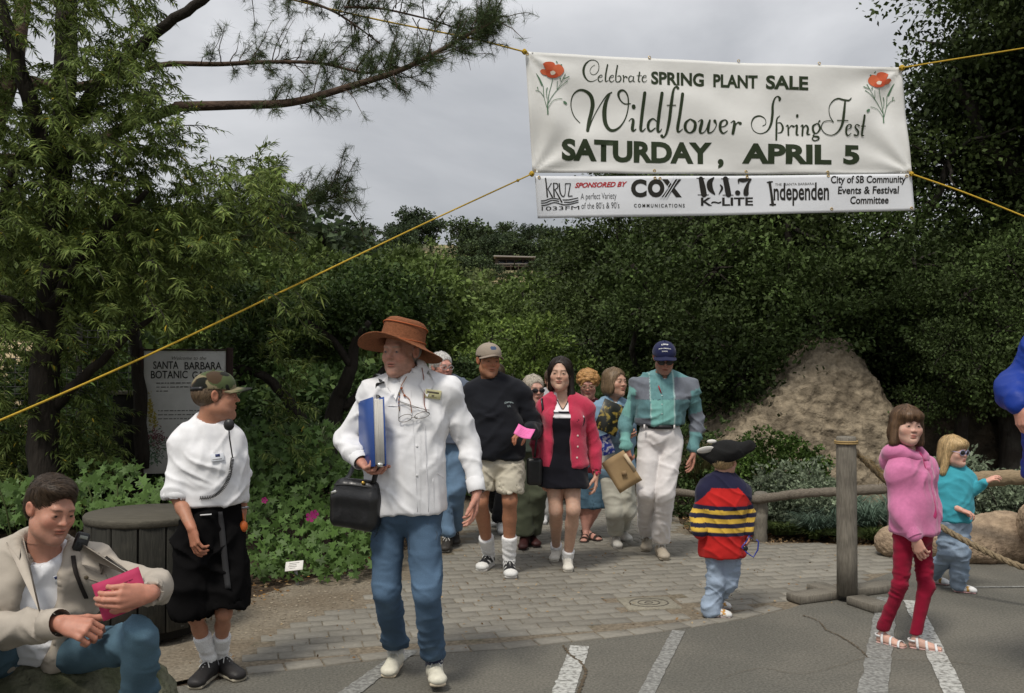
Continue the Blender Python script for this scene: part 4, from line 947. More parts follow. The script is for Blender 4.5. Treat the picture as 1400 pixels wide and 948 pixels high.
# ---------------------------------------------------------------- seated man
def seated_man():
 s = Human('man in an open tan jacket and jeans sitting on a low rock', 3.6, 1.80,
  dict(hd=(70, 695, -.06), nk=(58, 764, .02), ls=(-12, 790, .02), rs=(128, 782, .06), le=(-18, 868, -.12), lw=(82, 852, -.30), re=(216, 802, -.08), rw=(206, 812, -.36),
             hip=(42, 905, .14), lh=(10, 905, .10), rh=(82, 900, .12), lk=(-60, 880, -.42), rk=(192, 872, -.30)),
  yaw=18, face=(54, 17, 6), skin=(.47, .235, .165), build=.97, lf=(-60, 1110, -20), rf=(160, 1130, 6), seed=11, hs=.93)
 s.hand('l', [.93, -.12, -.18], [-.10, .75, -.65], 1, curl=(.75, .85, .9, .95), thumb=.3, spread=0)
 s.hand('r', [-.78, -.62, .05], [-.55, .8, -.05], 1, curl=(.46, .5, .54, .58), thumb=.6, spread=-.1)
 s.build_body(browc=(.05, .032, .02), hh=.0032, hand_h=.0028)
 j = s.j; fw = s.fwd
 # jeans
 pr = s.leg('l', -.004, .004, .022) + s.leg('r', -.004, .002, .022) + [U(econe(j['hip'] - [0, 0, .02], j['hip'] + [0, 0, .10], (.175, .13), (.17, .13), s.side), .06)]
 pr += [clip(j['la'] + [0, 0, .03], [0, 0, -1])]
 def pc(V):
  c = np.tile(np.array([.085, .150, .200]), (len(V), 1)) * (.75 + .5 * fbm(V * 7, 4, 3))[:, None]
  d = np.linalg.norm(V - (j['rk'] + np.array([0, -.06, .04])), axis=1); c = c * (1 + .55 * np.clip(1 - d / .2, 0, 1))[:, None]; return c
 s.garment('jeans', pr, pc, M_denim(), .0085, (.013, (9, 9, 9), 1.6))
 # T-shirt
 pr = s.torso(.004, belly=.024) + s.upper('l', .0, .35) + s.upper('r', .0, .35) + [U(cone(j['nk'] - [0, 0, .03], j['nk'] + [0, 0, .01], .075, .068), .03)]
 pr += [S(cone(j['nk'] + fw * .012 - [0, 0, .005], s.hd.pt([0, 0, -.03]), .061, .075), .008), clip(j['hip'] + [0, 0, .03], [0, 0, -1])]
 to, tf = s.garment('t_shirt', pr, np.array([.70, .71, .74]), M_cloth(), .006, (.009, (8, 8, 11), 1.6))
 a = np.linspace(0, 2 * np.pi, 33)
 pts = np.stack([.064 * np.cos(a), .060 * np.sin(a) - .012, .010 + .022 * np.sin(a)], 1) @ s.R.T + j['nk']; V, F_ = tube_vf(onsurf(tf, pts, .002), .005, 8); mk('neckband', V, F_, M_knit(), to, np.tile(np.array([.66, .68, .71]), (len(V), 1)))
 plate(tf, 86, 790, 3.6, .055, .032, 'name_badge', M_paper(), s.root, (.55, .57, .60), 15, lines=[(-.45, .45, .15, .45, (.03, .04, .12)), (-.4, .2, -.2, -.1, (.3, .3, .3))])
 # jacket: shell with an open front
 pr = s.torso(.028, belly=.026)
 pr += [U(econe(j['hip'] + [0, 0, .03], j['hip'] + [0, 0, .2], (.235, .17), (.21, .165), s.side), .06), U(cone(j['nk'] - [0, 0, .03], j['nk'] + [0, 0, .03], .105, .092), .03)]
 cc = j['hip'] + fw * .16
 top = j['nk'] + fw * .085 + s.side * .028; bot = j['hip'] + fw * .27 + s.side * .018 + np.array([0, 0, .06])
 pr += [S(econe(top + [0, 0, .06], bot, (.058, .15), (.082, .16), s.side), .006), S(cone(j['nk'] + [0, 0, .0], s.hd.pt([0, .01, -.02]), .074, .10), .01), clip(j['hip'] + [0, 0, .02], [0, 0, -1], .006)] + s.arm('l', .022, .020, .84, k=.02) + s.arm('r', .020, .012, .90, k=.02)
 pr += [S(cone(j['lw'] + _n(j['lw'] - j['le']) * .08, j['lw'] - _n(j['lw'] - j['le']) * .05, .036, .036), .004), S(cone(j['rw'] + _n(j['rw'] - j['re']) * .08, j['rw'] - _n(j['rw'] - j['re']) * .03, .033, .033), .004)]
 tan = np.array([.40, .355, .30])
 def jc(V): c = np.tile(tan, (len(V), 1)); return c
 jm = mat('waxed_cotton', attr=True, rough=.8, noise=.07, nscale=18, bump=.3, bscale=260, spec=.15, dist=.002, crease=.6, cscale=8)
 jo, jf = s.garment('jacket', pr, jc, jm, .007, (.016, (7, 7, 7), 1.6))
 # turned up collar in two wings and dark zip edges
 for q, pts in ((-1, ((44, 757), (30, 735), (18, 727), (8, 742), (22, 772))), (1, ((108, 742), (128, 740), (146, 760), (138, 786), (112, 772)))):
  top_ = [raycast(jf, x, y, 2.6, 3.8, .012) for x, y in pts]; V = np.array(top_); n_ = len(V); c0 = V.mean(0) - fw * 0 + np.array([0, -.02, .006]); VV = np.vstack([V, c0, V - [0, -.012, 0]])
  F_ = [[i, (i + 1) % n_, n_] for i in range(n_)] + [[i, (i + 1) % n_, n_ + 1 + (i + 1) % n_, n_ + 1 + i] for i in range(n_)]
  mk('collar_wing', VV, F_, jm, jo, np.tile(tan * 1.02, (len(VV), 1)))
 for pts in (((34, 742), (30, 762), (36, 785), (48, 806), (58, 826)), ((100, 760), (103, 780), (110, 800), (118, 818))):
  pb = bez([raycast(jf, x, y, 2.6, 3.8, .004) for x, y in pts], 6); V, F_ = ribbon(pb, np.array([.006, .004, .0]), .003); mk('zip_edge', V, F_, mat('dark_lining', (.025, .02, .018), rough=.8), jo)
 for c0, c1 in (((112, 768), (136, 756)), ((116, 790), (150, 800)), ((150, 800), (138, 770))):
  pb = [raycast(jf, c0[0] + (c1[0] - c0[0]) * t, c0[1] + (c1[1] - c0[1]) * t, 2.6, 3.8, .001) for t in np.linspace(0, 1, 8)]; V, F_ = tube_vf(pb, .0022, 5); mk('seam', V, F_, jm, jo, np.tile(tan * .7, (len(V), 1)))
 buttons(jf, [(118, 790), (135, 770), (63, 872), (44, 774)], 3.3, jo, .008, (.10, .08, .05))
 cuffring(s, 'l', .050, tan, jo, .06, jm)
 # camera strap with lens cap like device hanging at the neck
 g = empty('radio_microphone', raycast(jf, 110, 742, 2.6, 3.8), 'black radio microphone clipped to the tan jacket collar of the seated man', 'radio')
 c = raycast(jf, 111, 741, 2.6, 3.8, .03); R = rotm(30, -10, 18)
 blk = mat('black_plastic', (.014, .014, .015), rough=.4, spec=.45)
 MB().box(c, (.024, .014, .034), R, .007).build('body', blk, g); f = Fr(c, R)
 MB().box(f.pt([.002, -.0155, .016]), (.014, .002, .006), R, .001).build('display', mat('grey_display', (.25, .27, .24), rough=.3), g)
 mb = MB(); [mb.box(f.pt([0, -.0155, -.004 - i * .005]), (.014, .0015, .0012), R, 0) for i in range(4)]; mb.build('grille', mat('dark_zip', (.03, .03, .03), rough=.4), g)
 pb = bez([f.pt([.012, 0, -.03]), raycast(jf, 124, 752, 2.6, 3.8, .01), raycast(jf, 131, 762, 2.6, 3.8, .008), raycast(jf, 120, 770, 2.6, 3.8, .006), raycast(jf, 112, 778, 2.6, 3.8, .005)], 6)
 V, F_ = ribbon(pb[:20], np.array([.004, 0, .004]), .002); mk('strap', V, F_, blk, g)
 for q in 'lr': s.shoe(q, (.1, .07, .05), (.05, .04, .03))
 # dark brown short hair
 h = s.hd
 pr = [U(h.ell([0, .018, .045], [.079, .094, .080]), .02), U(h.ell([-.01, -.030, .090], [.058, .055, .030]), .03), U(h.ell([0, .052, -.01], [.068, .052, .066]), .03),
          S(h.ell([0, -.112, -.012], [.078, .075, .100]), .010), S(h.ell([.015, -.105, .050], [.050, .035, .030]), .012), S(h.box([0, -.02, -.10], [.12, .055, .070], .01), .012), clip(h.pt([0, .06, -.078]), [0, .3, -1], .01)]
 for q in (-1, 1): pr.append(S(h.ell([q * .085, .010, -.012], [.022, .026, .036]), .006))
 ho, hf = hairbase(s, pr, (.030, .019, .011), .0045, .005)
 flow = lambda p: np.stack([.7 + 0 * p[:, 0] - p[:, 0] * 3, -.25 - p[:, 1] * 1.0, -.5 - .2 * (p[:, 1] > .03)], 1)
 s.hairstrands(hf, ho, 5200, (.048, .030, .017), flow, .045, .0009, lift=.0045, jit=.35)
 # leaflet
 a = P(142, 840, 2.98); b_ = P(206, 790, 2.92); c = P(166, 812, 3.245)
 leaflet(Fr(c, rotm(14, -18, 0) @ rotm(0, 0, -20), 1), .150, .125, (.42, .035, .10), 'dark pink leaflet held open in both hands of the seated man', 'pink_leaflet', bend=.003)
 return s
# ---------------------------------------------------------------- boy in camouflage cap
def boy_camo_cap():
 s = Human('young helper in a camouflage cap, baggy white shirt, long black shorts and white socks', 4.85, 1.53,
  dict(hd=(295, 541, 0), nk=(284, 583, .02), ls=(252, 610, -.02), rs=(315, 606, .04), le=(243, 680, -.08), lw=(262, 722, -.19), re=(330, 664, .12), rw=(331, 700, .10),
             hip=(290, 722, .02), lh=(274, 728, 0), rh=(306, 728, .03), lk=(267, 842, -.03), rk=(306, 838, -.02)),
  yaw=24, face=(112, 2, 4), skin=(.42, .20, .125), build=.98, lf=(262, 946, -8, .265), rf=(333, 934, 48, .27), seed=21, hs=.98); s.legb = .80; s.cov = (-.012, 0, 0)
 s.hand('l', [.25, -.15, -1], [.55, .7, 0], -1, curl=(.35, .5, .55, .6), thumb=.4)
 s.hand('r', [.0, -.1, -1], [-.8, .2, .1], 1, curl=.7, thumb=.5)
 s.build_body(browc=(.10, .07, .04), hh=.0032)
 j = s.j
 # baggy black shorts
 pr = [U(econe(j['hip'] - [0, 0, .02], j['hip'] + [0, 0, .125], (.150, .118), (.128, .10), s.side), .03)]
 for q in 'lr':
  a = s.hipj(q); b = j[q + 'k']; d = _n(b - a); o_ = s.side * (.02 if q == 'r' else -.02); pr += [U(cone(a + o_ * .5, b + o_ - d * .04, .094, .104), .03)]
 zl, zr = P(0, 848, 4.85)[2], P(0, 828, 4.85)[2]; xl, xr = j['lk'][0], j['rk'][0]
 def hem(X, Y, Z): t = np.clip((X - xl) / (xr - xl) * 1.3, 0, 1); return (zl + (zr - zl) * t) - Z + .008 * np.sin(X * 40)
 pr += [('i', (np.full(3, -INF), np.full(3, INF), hem), .005)]
 cv = [S(cone(j[q + 'k'] + s.side * (.02 if q == 'r' else -.02) - [0, 0, .02], j[q + 'k'] + s.side * (.02 if q == 'r' else -.02) + [0, 0, .05], 0.090, .086), .004) for q in 'lr']
 so, sf = s.garment('shorts', pr, np.array([.0065, .0062, .0065]), mat('black_cotton', attr=True, rough=1, noise=.1, nscale=30, bump=.3, bscale=400, spec=.05, dist=.002), .0075, (.020, (11, 11, 3.5), 1.5), carve=cv)
 V, F_ = tube_vf([j['hip'] + [0, 0, .115], j['hip'] + [0, 0, .15]], [.128, .125], 28, False, .8, s.side); mk('waistband', V, F_, mat('dark_lining', (.025, .02, .018), rough=.8), so)
 pb = [raycast(sf, x, y, 4.3, 5.2, .004) for x, y in ((300, 700), (303, 720), (306, 750), (309, 780), (312, 805))]; V, F_ = ribbon(bez(pb, 4), np.array([.014, 0, 0]), .003); mk('sash', V, F_, mat('grey_webbing', (.03, .03, .032), rough=.8), so)
 plate(sf, 282, 704, 4.85, .055, .006, 'tape_label', M_paper(), so, (.6, .6, .6), 4)
 # shirt
 pr = s.torso(.020) + [U(econe(j['hip'] + [0, 0, .16], j['hip'] + [0, 0, .30], (.152, .125), (.165, .13), s.side), .05)]
 pr += [clip(j['hip'] + [0, 0, .118], [0, 0, -1], .008, .006)]
 for q, ex, r1 in (('l', .96, .068), ('r', .75, .060)):
  a, b = j[q + 's'], j[q + 'e']; d = _n(b - a); e = a + (b - a) * ex; pr += [U(cone(a, e, .062, r1), .014)]
 pr += [('i', plane(j['le'] + _n(j['le'] - j['ls']) * .03, _n(j['le'] - j['ls']), 0), .004)] if 0 else []
 pr += [U(cone(j['nk'] - [0, 0, .02], j['nk'] + [0, 0, .012], .068, .060), .02), S(cone(j['nk'] + [0, -.01, .0], s.hd.pt([0, .01, -.04]), .054, .07), .008)]
 for q, ex, r1 in (('l', .96, .056), ('r', .75, .050)):
  a, b = j[q + 's'], j[q + 'e']; d = _n(b - a); e = a + (b - a) * ex; pr += [S(cone(e, e + d * .09, r1, r1 + .012), .004)]
 wo, wf = s.garment('shirt', pr, np.array(WHITE), M_cloth(), .0065, (.012, (8, 8, 7), 1.6))
 for q, ex, r1 in (('l', .96, .069), ('r', .75, .062)):
  a, b = j[q + 's'], j[q + 'e']; d = _n(b - a); e = a + (b - a) * ex; V, F_ = tube_vf([e - d * .02, e - d * .016, e + d * .014, e + d * .02], [r1 - .006, r1, r1 + .002, r1 - .006], 24, False); mk('sleeve_cuff', V, F_, M_cloth(), wo, np.tile(np.array(WHITE), (len(V), 1)))
 plate(wf, 297, 626, 4.85, .062, .038, 'name_badge', M_paper(), s.root, (.62, .64, .68), 4, lines=[(-.15, .2, .05, .4, (.03, .04, .12)), (-.4, .3, -.3, -.2, (.3, .3, .3))])
 for q in 'lr': s.shoe(q, (.022, .02, .02), (.40, .36, .28), None, (.62, .60, .62)); s.sock(q, .165, .050)
 h = s.hd
 pr = [U(h.ell([0, .028, .010], [.080, .090, .072]), .02), S(h.ell([0, -.10, -.02], [.085, .085, .12]), .01), S(h.box([0, -.0, -.12], [.12, .06, .066], .01), .01), clip(h.pt([0, .06, -.062]), [0, .2, -1], .008)]
 for q in (-1, 1): pr.append(S(h.ell([q * .085, .008, -.012], [.022, .024, .034]), .006))
 ho, hf = hairbase(s, pr, (.11, .075, .045), .0045, .004); s.hairstrands(hf, ho, 1600, (.15, .10, .06), lambda p: np.stack([p[:, 0] * 2, .3 + 0 * p[:, 0], -1 + 0 * p[:, 0]], 1), .03, .0009, lift=.003)
 def camo(p):
  q = p * np.array([16, 16, 24]); a = vn(q, 4); b = vn(q * 1.1 + 40, 9); c_ = vn(q * 1.2 + 80, 14)
  c = np.tile(np.array([.065, .085, .035]), (len(p), 1)); c = np.where((a > .58)[:, None], np.array([.20, .17, .10]), c); c = np.where((b > .60)[:, None], np.array([.060, .038, .022]), c); c = np.where((c_ > .68)[:, None], np.array([.012, .013, .010]), c); return c
 co, cf = cap(s, (.06, .08, .03), None, pitch=-2, colf=camo, brimlen=.085, size=.98)
 V, F_ = ribbon(cf.pts(np.array([[math.sin(t) * .088, math.cos(t) * .108, -.008] for t in np.linspace(-1.0, 1.0, 12)])), np.array([0, 0, .009]), .002); mk('strap', V, F_, mat('black_plastic', (.014, .014, .015), rough=.4, spec=.45), co)
 # microphone on a coiled lead
 g = empty('radio_microphone', P(316, 575, 4.7), 'black hand microphone on a coiled lead beside the helper in the camouflage cap', 'radio'); blk = MATS['black_plastic']
 V, F_ = sphere_vf(P(313, 581, 4.74), .026, 14, 10, (1, .7, 1.1)); mk('head', V, F_, blk, g)
 mb = MB().tube([P(313, 586, 4.74), P(314, 600, 4.70), raycast(wf, 318, 626, 4.2, 5.2, .01)], .0035, 6)
 path = bez([raycast(wf, x, y, 4.2, 5.2, .014) for x, y in ((318, 626), (316, 640), (312, 656), (303, 670), (290, 679), (273, 681))], 30); n = len(path); tg = np.gradient(path, axis=0); ph = np.linspace(0, 2 * np.pi * 34, n * 1)
 path = np.array([path[int(i)] * (1 - (i % 1)) + path[min(int(i) + 1, n - 1)] * (i % 1) for i in np.linspace(0, n - 1, 420)]); ph = np.linspace(0, 2 * np.pi * 36, 420); tg = np.gradient(path, axis=0); tg /= np.linalg.norm(tg, axis=1, keepdims=True)
 u = np.cross(tg, [0, 1, 0]); u /= np.linalg.norm(u, axis=1, keepdims=True); v = np.cross(tg, u); coil = path + .0075 * (np.cos(ph)[:, None] * u + np.sin(ph)[:, None] * v)
 mb.tube(coil, .0019, 5); mb.build('coiled_lead', blk, g, smooth=True)
 # watch and orange thing in the hand
 w_ = s.j['rw']; d = _n(w_ - s.j['re']); a = np.linspace(0, 2 * np.pi, 19); u = _n(np.cross(d, [0, 1, 0])); v = np.cross(d, u)
 V, F_ = tube_vf([w_ - d * .02 + .030 * (math.cos(t) * u + math.sin(t) * v) for t in a], .006, 6); mk('watch', V, F_, mat('steel', (.4, .4, .42), rough=.3, metal=.9), s.root)
 g = empty('orange_float', P(333, 722, 4.86), 'small orange float held low by the helper in black shorts', 'float'); V, F_ = sphere_vf(P(333, 720, 4.86), .021, 14, 10, (1, 1, 1.35)); mk('ball', V, F_, mat('orange_plastic', (.55, .13, .03), rough=.4), g)
 mb = MB().tube([P(333, 713, 4.86), P(332, 702, 4.86)], .003, 6); mb.build('cord', MATS['orange_plastic'], g)
 return s
# ---------------------------------------------------------------- young woman in the pink cardigan
def woman_pink_cardigan():
 s = Human('young woman with long black hair in a deep pink cardigan and black dress', 7.4, 1.63,
  dict(hd=(766, 511, -.02), nk=(771, 544, .02), ls=(746, 560, .02), rs=(801, 560, .03), le=(736, 606, .05), lw=(738, 645, .02), re=(813, 607, .07), rw=(815, 648, .02),
             hip=(769, 632, 0), lh=(757, 638, 0), rh=(781, 638, 0), lk=(760, 698, -.04), rk=(784, 697, -.10)),
  yaw=-4, face=(-8, 1, 2), skin=(.53, .33, .24), female=True, lf=(757, 770, -8, .25), rf=(777, 784, -2, .25), seed=33, hs=1.02); s.cov = (-.006, -.008, 0)
 s.hand('l', [.1, -.1, -1], [.9, .1, 0], 1, .4); s.hand('r', [.0, -.1, -1], [-.9, .1, 0], -1, .4)
 s.gaze = (.25, 0); s.build_body(browc=(.03, .02, .015)); j = s.j
 # dress
 pr = s.torso(.010) + [U(cone(s.hipj(q), s.hipj(q) + (j[q + 'k'] - s.hipj(q)) * .58, .115, .120), .04) for q in 'lr'] + [U(cone(j['ls'] * .8 + j['nk'] * .2, j['ls'], .05, .05), .03), U(cone(j['rs'] * .8 + j['nk'] * .2, j['rs'], .05, .05), .03)]
 zh = P(770, 665, 7.4)[2]; pr += [clip([0, 0, zh], [0, 0, -1], .005, .008)]
 nk = j['nk'] + s.fwd * .05
 vt = P(769, 558, 7.25); pr += [S(cone(vt + [0, 0, -.0], P(757, 541, 7.36), .004, .016), .004), S(cone(vt, P(783, 541, 7.36), .004, .016), .004), S(econe(P(770, 549, 7.25), P(770, 536, 7.32), (.022, .1), (.062, .1), [1, 0, 0]), .004)]
 zs = [P(0, y, 7.27)[2] for y in (563, 566, 567.6, 571, 572.6)]
 def dc(V):
  z = V[:, 2]; c = np.tile(np.array([.008, .008, .012]), (len(V), 1)); W_ = np.array([.80, .78, .80])
  c = np.where((z > zs[0])[:, None], W_, c); c = np.where(((z < zs[1]) & (z > zs[1] - .008))[:, None], W_ * .5, c); c = np.where(((z < zs[2]) & (z > zs[3]))[:, None], W_, c); return c
 do, df = s.garment('dress', pr, dc, M_cloth(), .006, (.006, (9, 9, 4), 1.5))
 V, F_ = tube_vf(bez([raycast(df, x, y, 7.0, 7.7, .002) for x, y in ((756, 537), (762, 548), (769.5, 560), (777, 548), (784, 537))], 4), .0045, 6); mk('neck_trim', V, F_, M_cloth(), do, np.tile(np.array([.008, .008, .012]), (len(V), 1)))
 # cardigan
 pr = s.torso(.022) + [U(econe(j['hip'] + [0, 0, .0], j['hip'] + [0, 0, .2], (.18, .14), (.165, .13), s.side), .05), clip([0, 0, P(0, 640, 7.4)[2]], [0.03, 0, -1], .006, .006)] + s.arm('l', .016, .018, .98) + s.arm('r', .018, .020, .98)
 pr += [S(econe(P(768, 535, 7.22), P(767, 640, 7.2), (.060, .16), (.088, .16), s.side), .006), S(cone(j['nk'] - [0, 0, .01], s.hd.pt([0, 0, -.05]), .068, .085), .01)]
 pr += [S(cone(j[q + 'w'] + _n(j[q + 'w'] - j[q + 'e']) * .05, j[q + 'w'] - _n(j[q + 'w'] - j[q + 'e']) * .02, .032, .032), .004) for q in 'lr']
 co, cf = s.garment('cardigan', pr, np.array([.50, .040, .085]), M_knit(), .007, (.010, (8, 8, 7), 1.6))
 buttons(cf, [(790, 596), (790, 611), (789, 626)], 7.4, co, .008, (.7, .55, .5))
 for q in 'lr': s.shoe(q, (.68, .65, .58), (.62, .58, .50), None, (.7, .7, .66)); s.sock(q, .075, .044)
 h = s.hd
 pr = [U(h.ell([0, .022, .042], [.085, .103, .084]), .02), U(h.ell([0, .075, -.03], [.075, .05, .11]), .04), U(h.cone([-.062, .015, .02], [-.066, .03, -.11], .030, .022), .02), U(h.cone([.066, .03, .01], [.078, .02, -.14], .026, .028), .02), U(h.cone([.078, .02, -.14], [.100, -.055, -.30], .028, .018), .02),
          S(h.ell([-.004, -.105, -.008], [.068, .078, .100]), .010), S(h.box([0, -.09, -.1], [.062, .07, .12], .02), .01)]
 ho, hf = hairbase(s, pr, (.014, .009, .007), .0055, .004, (70, 70, 8)); s.hairstrands(hf, ho, 2600, (.022, .014, .010), lambda p: np.stack([p[:, 0] * 4 * (p[:, 2] > .03) , p[:, 1] * 2 * (p[:, 2] > .05), -1 + 0 * p[:, 0]], 1), .12, .0014, lift=.003, jit=.12)
 # shoulder bag strap
 g = empty('shoulder_bag', P(738, 650, 7.5), 'slim black shoulder bag hanging beside the woman in the pink cardigan', 'handbag')
 pb = bez([P(752, 549, 7.52), onsurf(cf, [P(746, 550, 7.4)], .006)[0], raycast(cf, 742, 560, 7, 7.6, .006), raycast(cf, 740, 580, 7, 7.6, .006), P(734, 600, 7.28), P(731, 625, 7.30)], 5); V, F_ = ribbon(pb, np.array([.008, .002, 0]), .002); mk('strap', V, F_, MATS['black_leather'], g)
 sd_obj('body', [U(rbox(P(731, 645, 7.32), [.06, .03, .10], rotm(-10, 0, 0), .025), .01)], .007, MATS['black_leather'], g)
 return s
# ---------------------------------------------------------------- man in plaid shirt
def man_plaid_shirt():
 s = Human('tall older man in a navy cap, turquoise and grey patchwork shirt and white trousers', 7.8, 1.80,
  dict(hd=(908, 489, -.06), nk=(907, 518, .02), ls=(873, 532, .02), rs=(942, 532, .02), le=(856, 575, .06), lw=(855, 609, -.02), re=(954, 573, .06), rw=(948, 616, .0),
             hip=(902, 600, 0), lh=(888, 606, 0), rh=(917, 606, 0), lk=(884, 672, -.06), rk=(909, 674, -.10)),
  yaw=0, face=(-2, 26, 0), skin=(.40, .21, .15), age=1, lf=(883, 756, -10, .29), rf=(910, 768, 2, .29), seed=44, hs=1.0)
 s.hand('l', [.12, -.15, -1], [.6, .75, 0], -1, curl=(.8, .9, .9, .9), thumb=.6); s.hand('r', [-.05, -.1, -1], [-.9, -.1, 0], -1, .35)
 s.build_body(browc=(.12, .1, .08)); j = s.j
 pr = s.leg('l', .012, .020, .032) + s.leg('r', .012, .020, .032) + [U(econe(j['hip'] + [0, 0, .03], j['hip'] + [0, 0, .10], (.165, .128), (.150, .115), s.side), .03)]
 pr += [clip(j['la'] + [0, 0, .03], [0, 0, -1]), clip(j['hip'] + [0, 0, .105], [0, 0, 1])]
 cv = [S(cone(j[q + 'a'] - [0, 0, .06], j[q + 'a'] + [0, 0, .055], .052, .050), .004) for q in 'lr']
 to, tf = s.garment('trousers', pr, np.array([.72, .69, .68]), M_cloth(), .0075, (.008, (11, 11, 6), 1.7), carve=cv)
 V, F_ = tube_vf([j['hip'] + [0, 0, .085], j['hip'] + [0, 0, .088], j['hip'] + [0, 0, .112], j['hip'] + [0, 0, .115]], [.157, .162, .162, .157], 36, False, .77, s.side); bo = mk('belt', V, F_, MATS['black_leather'], s.root)
 for x in (879, 896, 921): p = raycast(tf, x, 583, 7.2, 7.9, .0); V, F_ = box_vf(np.array([p[0], j['hip'][1] - .128, j['hip'][2] + .1]), (.006, .004, .02)); mk('belt_loop', V, F_, M_cloth(), to, np.tile(np.array([.72, .69, .68]), (len(V), 1)))
 MB().box([P(902, 0, 7.67)[0], j['hip'][1] - .131, j['hip'][2] + .1], (.020, .004, .014), None, .002).build('buckle', mat('bright_buckle'), bo)
 pr = s.torso(.020, belly=.012) + [U(econe(j['hip'] + [0, 0, .14], j['hip'] + [0, 0, .25], (.172, .135), (.175, .135), s.side), .05), U(cone(j['nk'] - [0, 0, .03], j['nk'] + [0, 0, .015], .070, .062), .03), clip(j['hip'] + [0, 0, .115], [0, 0, -1], .006)] + s.arm('l', .016, .018, .98) + s.arm('r', .016, .018, .93)
 pr += [S(econe(j['nk'] + s.fwd * .07 + [0, 0, .01], s.hd.pt([0, 0, -.04]), (.020, .05), (.07, .06), s.side), .006), S(cone(j['nk'], s.hd.pt([0, 0, -.04]), .054, .065), .006)]
 T, G_, D_, M_ = np.array([.18, .40, .37]), np.array([.155, .17, .20]), np.array([.10, .20, .215]), np.array([.13, .27, .28])
 def xc(px): return P(px, 0, 7.66)[0]
 def zc(py): return P(0, py, 7.66)[2]
 def pcol(V):
  x, z = V[:, 0], V[:, 2]; c = np.tile(D_, (len(V), 1))
  ct = (x > xc(889)) & (x < xc(921)); up_ = z > zc(547)
  c = np.where((ct & up_)[:, None], M_, c); c = np.where((ct & ~up_)[:, None], T, c); c = np.where((~ct & up_)[:, None], G_, c)
  c = np.where(((z > zc(516)))[:, None], M_, c); c = np.where((~ct & (z < zc(573)))[:, None], G_ * .8, c); c = np.where((~ct & (x > 0) & (x > xc(921)) & ~up_)[:, None], D_ * .85, c)
  for q, sg in (('l', -1), ('r', 1)):
   a, b, w_ = j[q + 's'], j[q + 'e'], j[q + 'w']; t = ((V - a) @ (b - a)) / ((b - a) @ (b - a)); t2 = ((V - b) @ (w_ - b)) / ((w_ - b) @ (w_ - b)); arm = (x * 1.0 < xc(870)) if q == 'l' else (x > xc(946))
   if q == 'l': c = np.where((arm & (t > .0))[:, None], T, c); c = np.where((arm & (t > .85))[:, None], M_, c); c = np.where((arm & (t2 > .55))[:, None], T, c); c = np.where((arm & (x > xc(864)) & (t > .2) & (t < .9))[:, None], D_, c)
   else: c = np.where((arm & (t > .0))[:, None], M_, c); c = np.where((arm & (t > .75))[:, None], G_, c); c = np.where((arm & (t2 > .45))[:, None], M_, c)
  for xx in (889, 921): c = np.where((np.abs(x - xc(xx)) < .0035)[:, None], np.array([.35, .5, .48]), c)
  c = np.where(((np.abs(z - zc(547)) < .0035) & (x > xc(872)) & (x < xc(945)))[:, None], np.array([.05, .08, .10]), c)
  c = np.where(((np.abs(x - xc(905)) < .004))[:, None], c * .8, c); return c * (.9 + .2 * vn(V * np.array([220, 220, 30]), 3))[:, None]
 po, pf = s.garment('shirt', pr, pcol, M_cloth(), .0062, (.013, (8, 8, 8), 1.7))
 for q, tip in ((-1, (897, 524)), (1, (918, 525))):
  a = onsurf(pf, [j['nk'] + s.fwd * .075 + s.side * q * .02 + [0, 0, -.01]], .008)[0]; b = onsurf(pf, [j['nk'] + s.side * q * .066 + [0, 0, .03]], .008)[0]; b2 = onsurf(pf, [j['nk'] + s.side * q * .085 + s.fwd * .03 - [0, 0, .01]], .010)[0]; tp = raycast(pf, *tip, 7.2, 7.9, .008)
  V = np.array([a, b, b2, tp, *(np.array([a, b, b2, tp]) - s.fwd * .005)]); mk('collar', V, [[0, 1, 2, 3][::q], [4, 5, 6, 7][::-q], [0, 3, 7, 4], [2, 3, 7, 6], [1, 2, 6, 5]], M_cloth(), po, np.tile(M_ * 1.15, (8, 1)))
 sd_obj('undershirt', [U(ell(j['nk'] + s.fwd * .035 + [0, 0, -.025], [.05, .05, .045]), .01), S(cone(j['nk'] + [0, 0, .02], s.hd.pt([0, 0, -.04]), .05, .05), .004)], .006, M_cloth(), s.root, None, np.array(WHITE))
 p = raycast(pf, 902, 533, 7.2, 7.9, .006); MB().tube([p + [-.010, 0, .03], p + [.012, 0, -.03]], .005, 6).build('pen', mat('red_plastic', (.35, .02, .04), rough=.4), s.root)
 buttons(pf, [(905, 541), (905, 553), (905, 566)], 7.8, po, .005, (.5, .6, .58))
 for q in 'lr': s.shoe(q, (.38, .33, .26), (.30, .26, .20), None, (.35, .32, .27)); s.sock(q, .05, .04)
 h = s.hd; pr = [U(h.ell([0, .028, .010], [.0785, .088, .07]), .02), S(h.ell([0, -.10, -.02], [.08, .09, .12]), .01), clip(h.pt([0, .05, -.05]), [0, .2, -1], .008)]
 hairbase(s, pr, (.28, .27, .26), .005)
 navy = np.array([.016, .020, .065]); co, cf = cap(s, navy, navy * .8, pitch=-8, brimlen=.075, size=1.03)
 dome = Surf(*(lambda me: (np.array([v.co for v in me.vertices]) + wloc(co), np.array([list(p.vertices) for p in me.polygons])))(co.data))
 for tx, py, wd in (('USAF', 471, .055), ('SPECIAL OPERATIONS', 476.5, .108), ('SCHOOL', 480.5, .046)): text_on(dome, tx, 909, py, 7.8, wd, (.7, .7, .68), co, 'lettering', bold=.03, off=.003, arc=.1 if tx == 'USAF' else 0, depth=.5)
 eyewear(s, (.02, .02, .02), True)
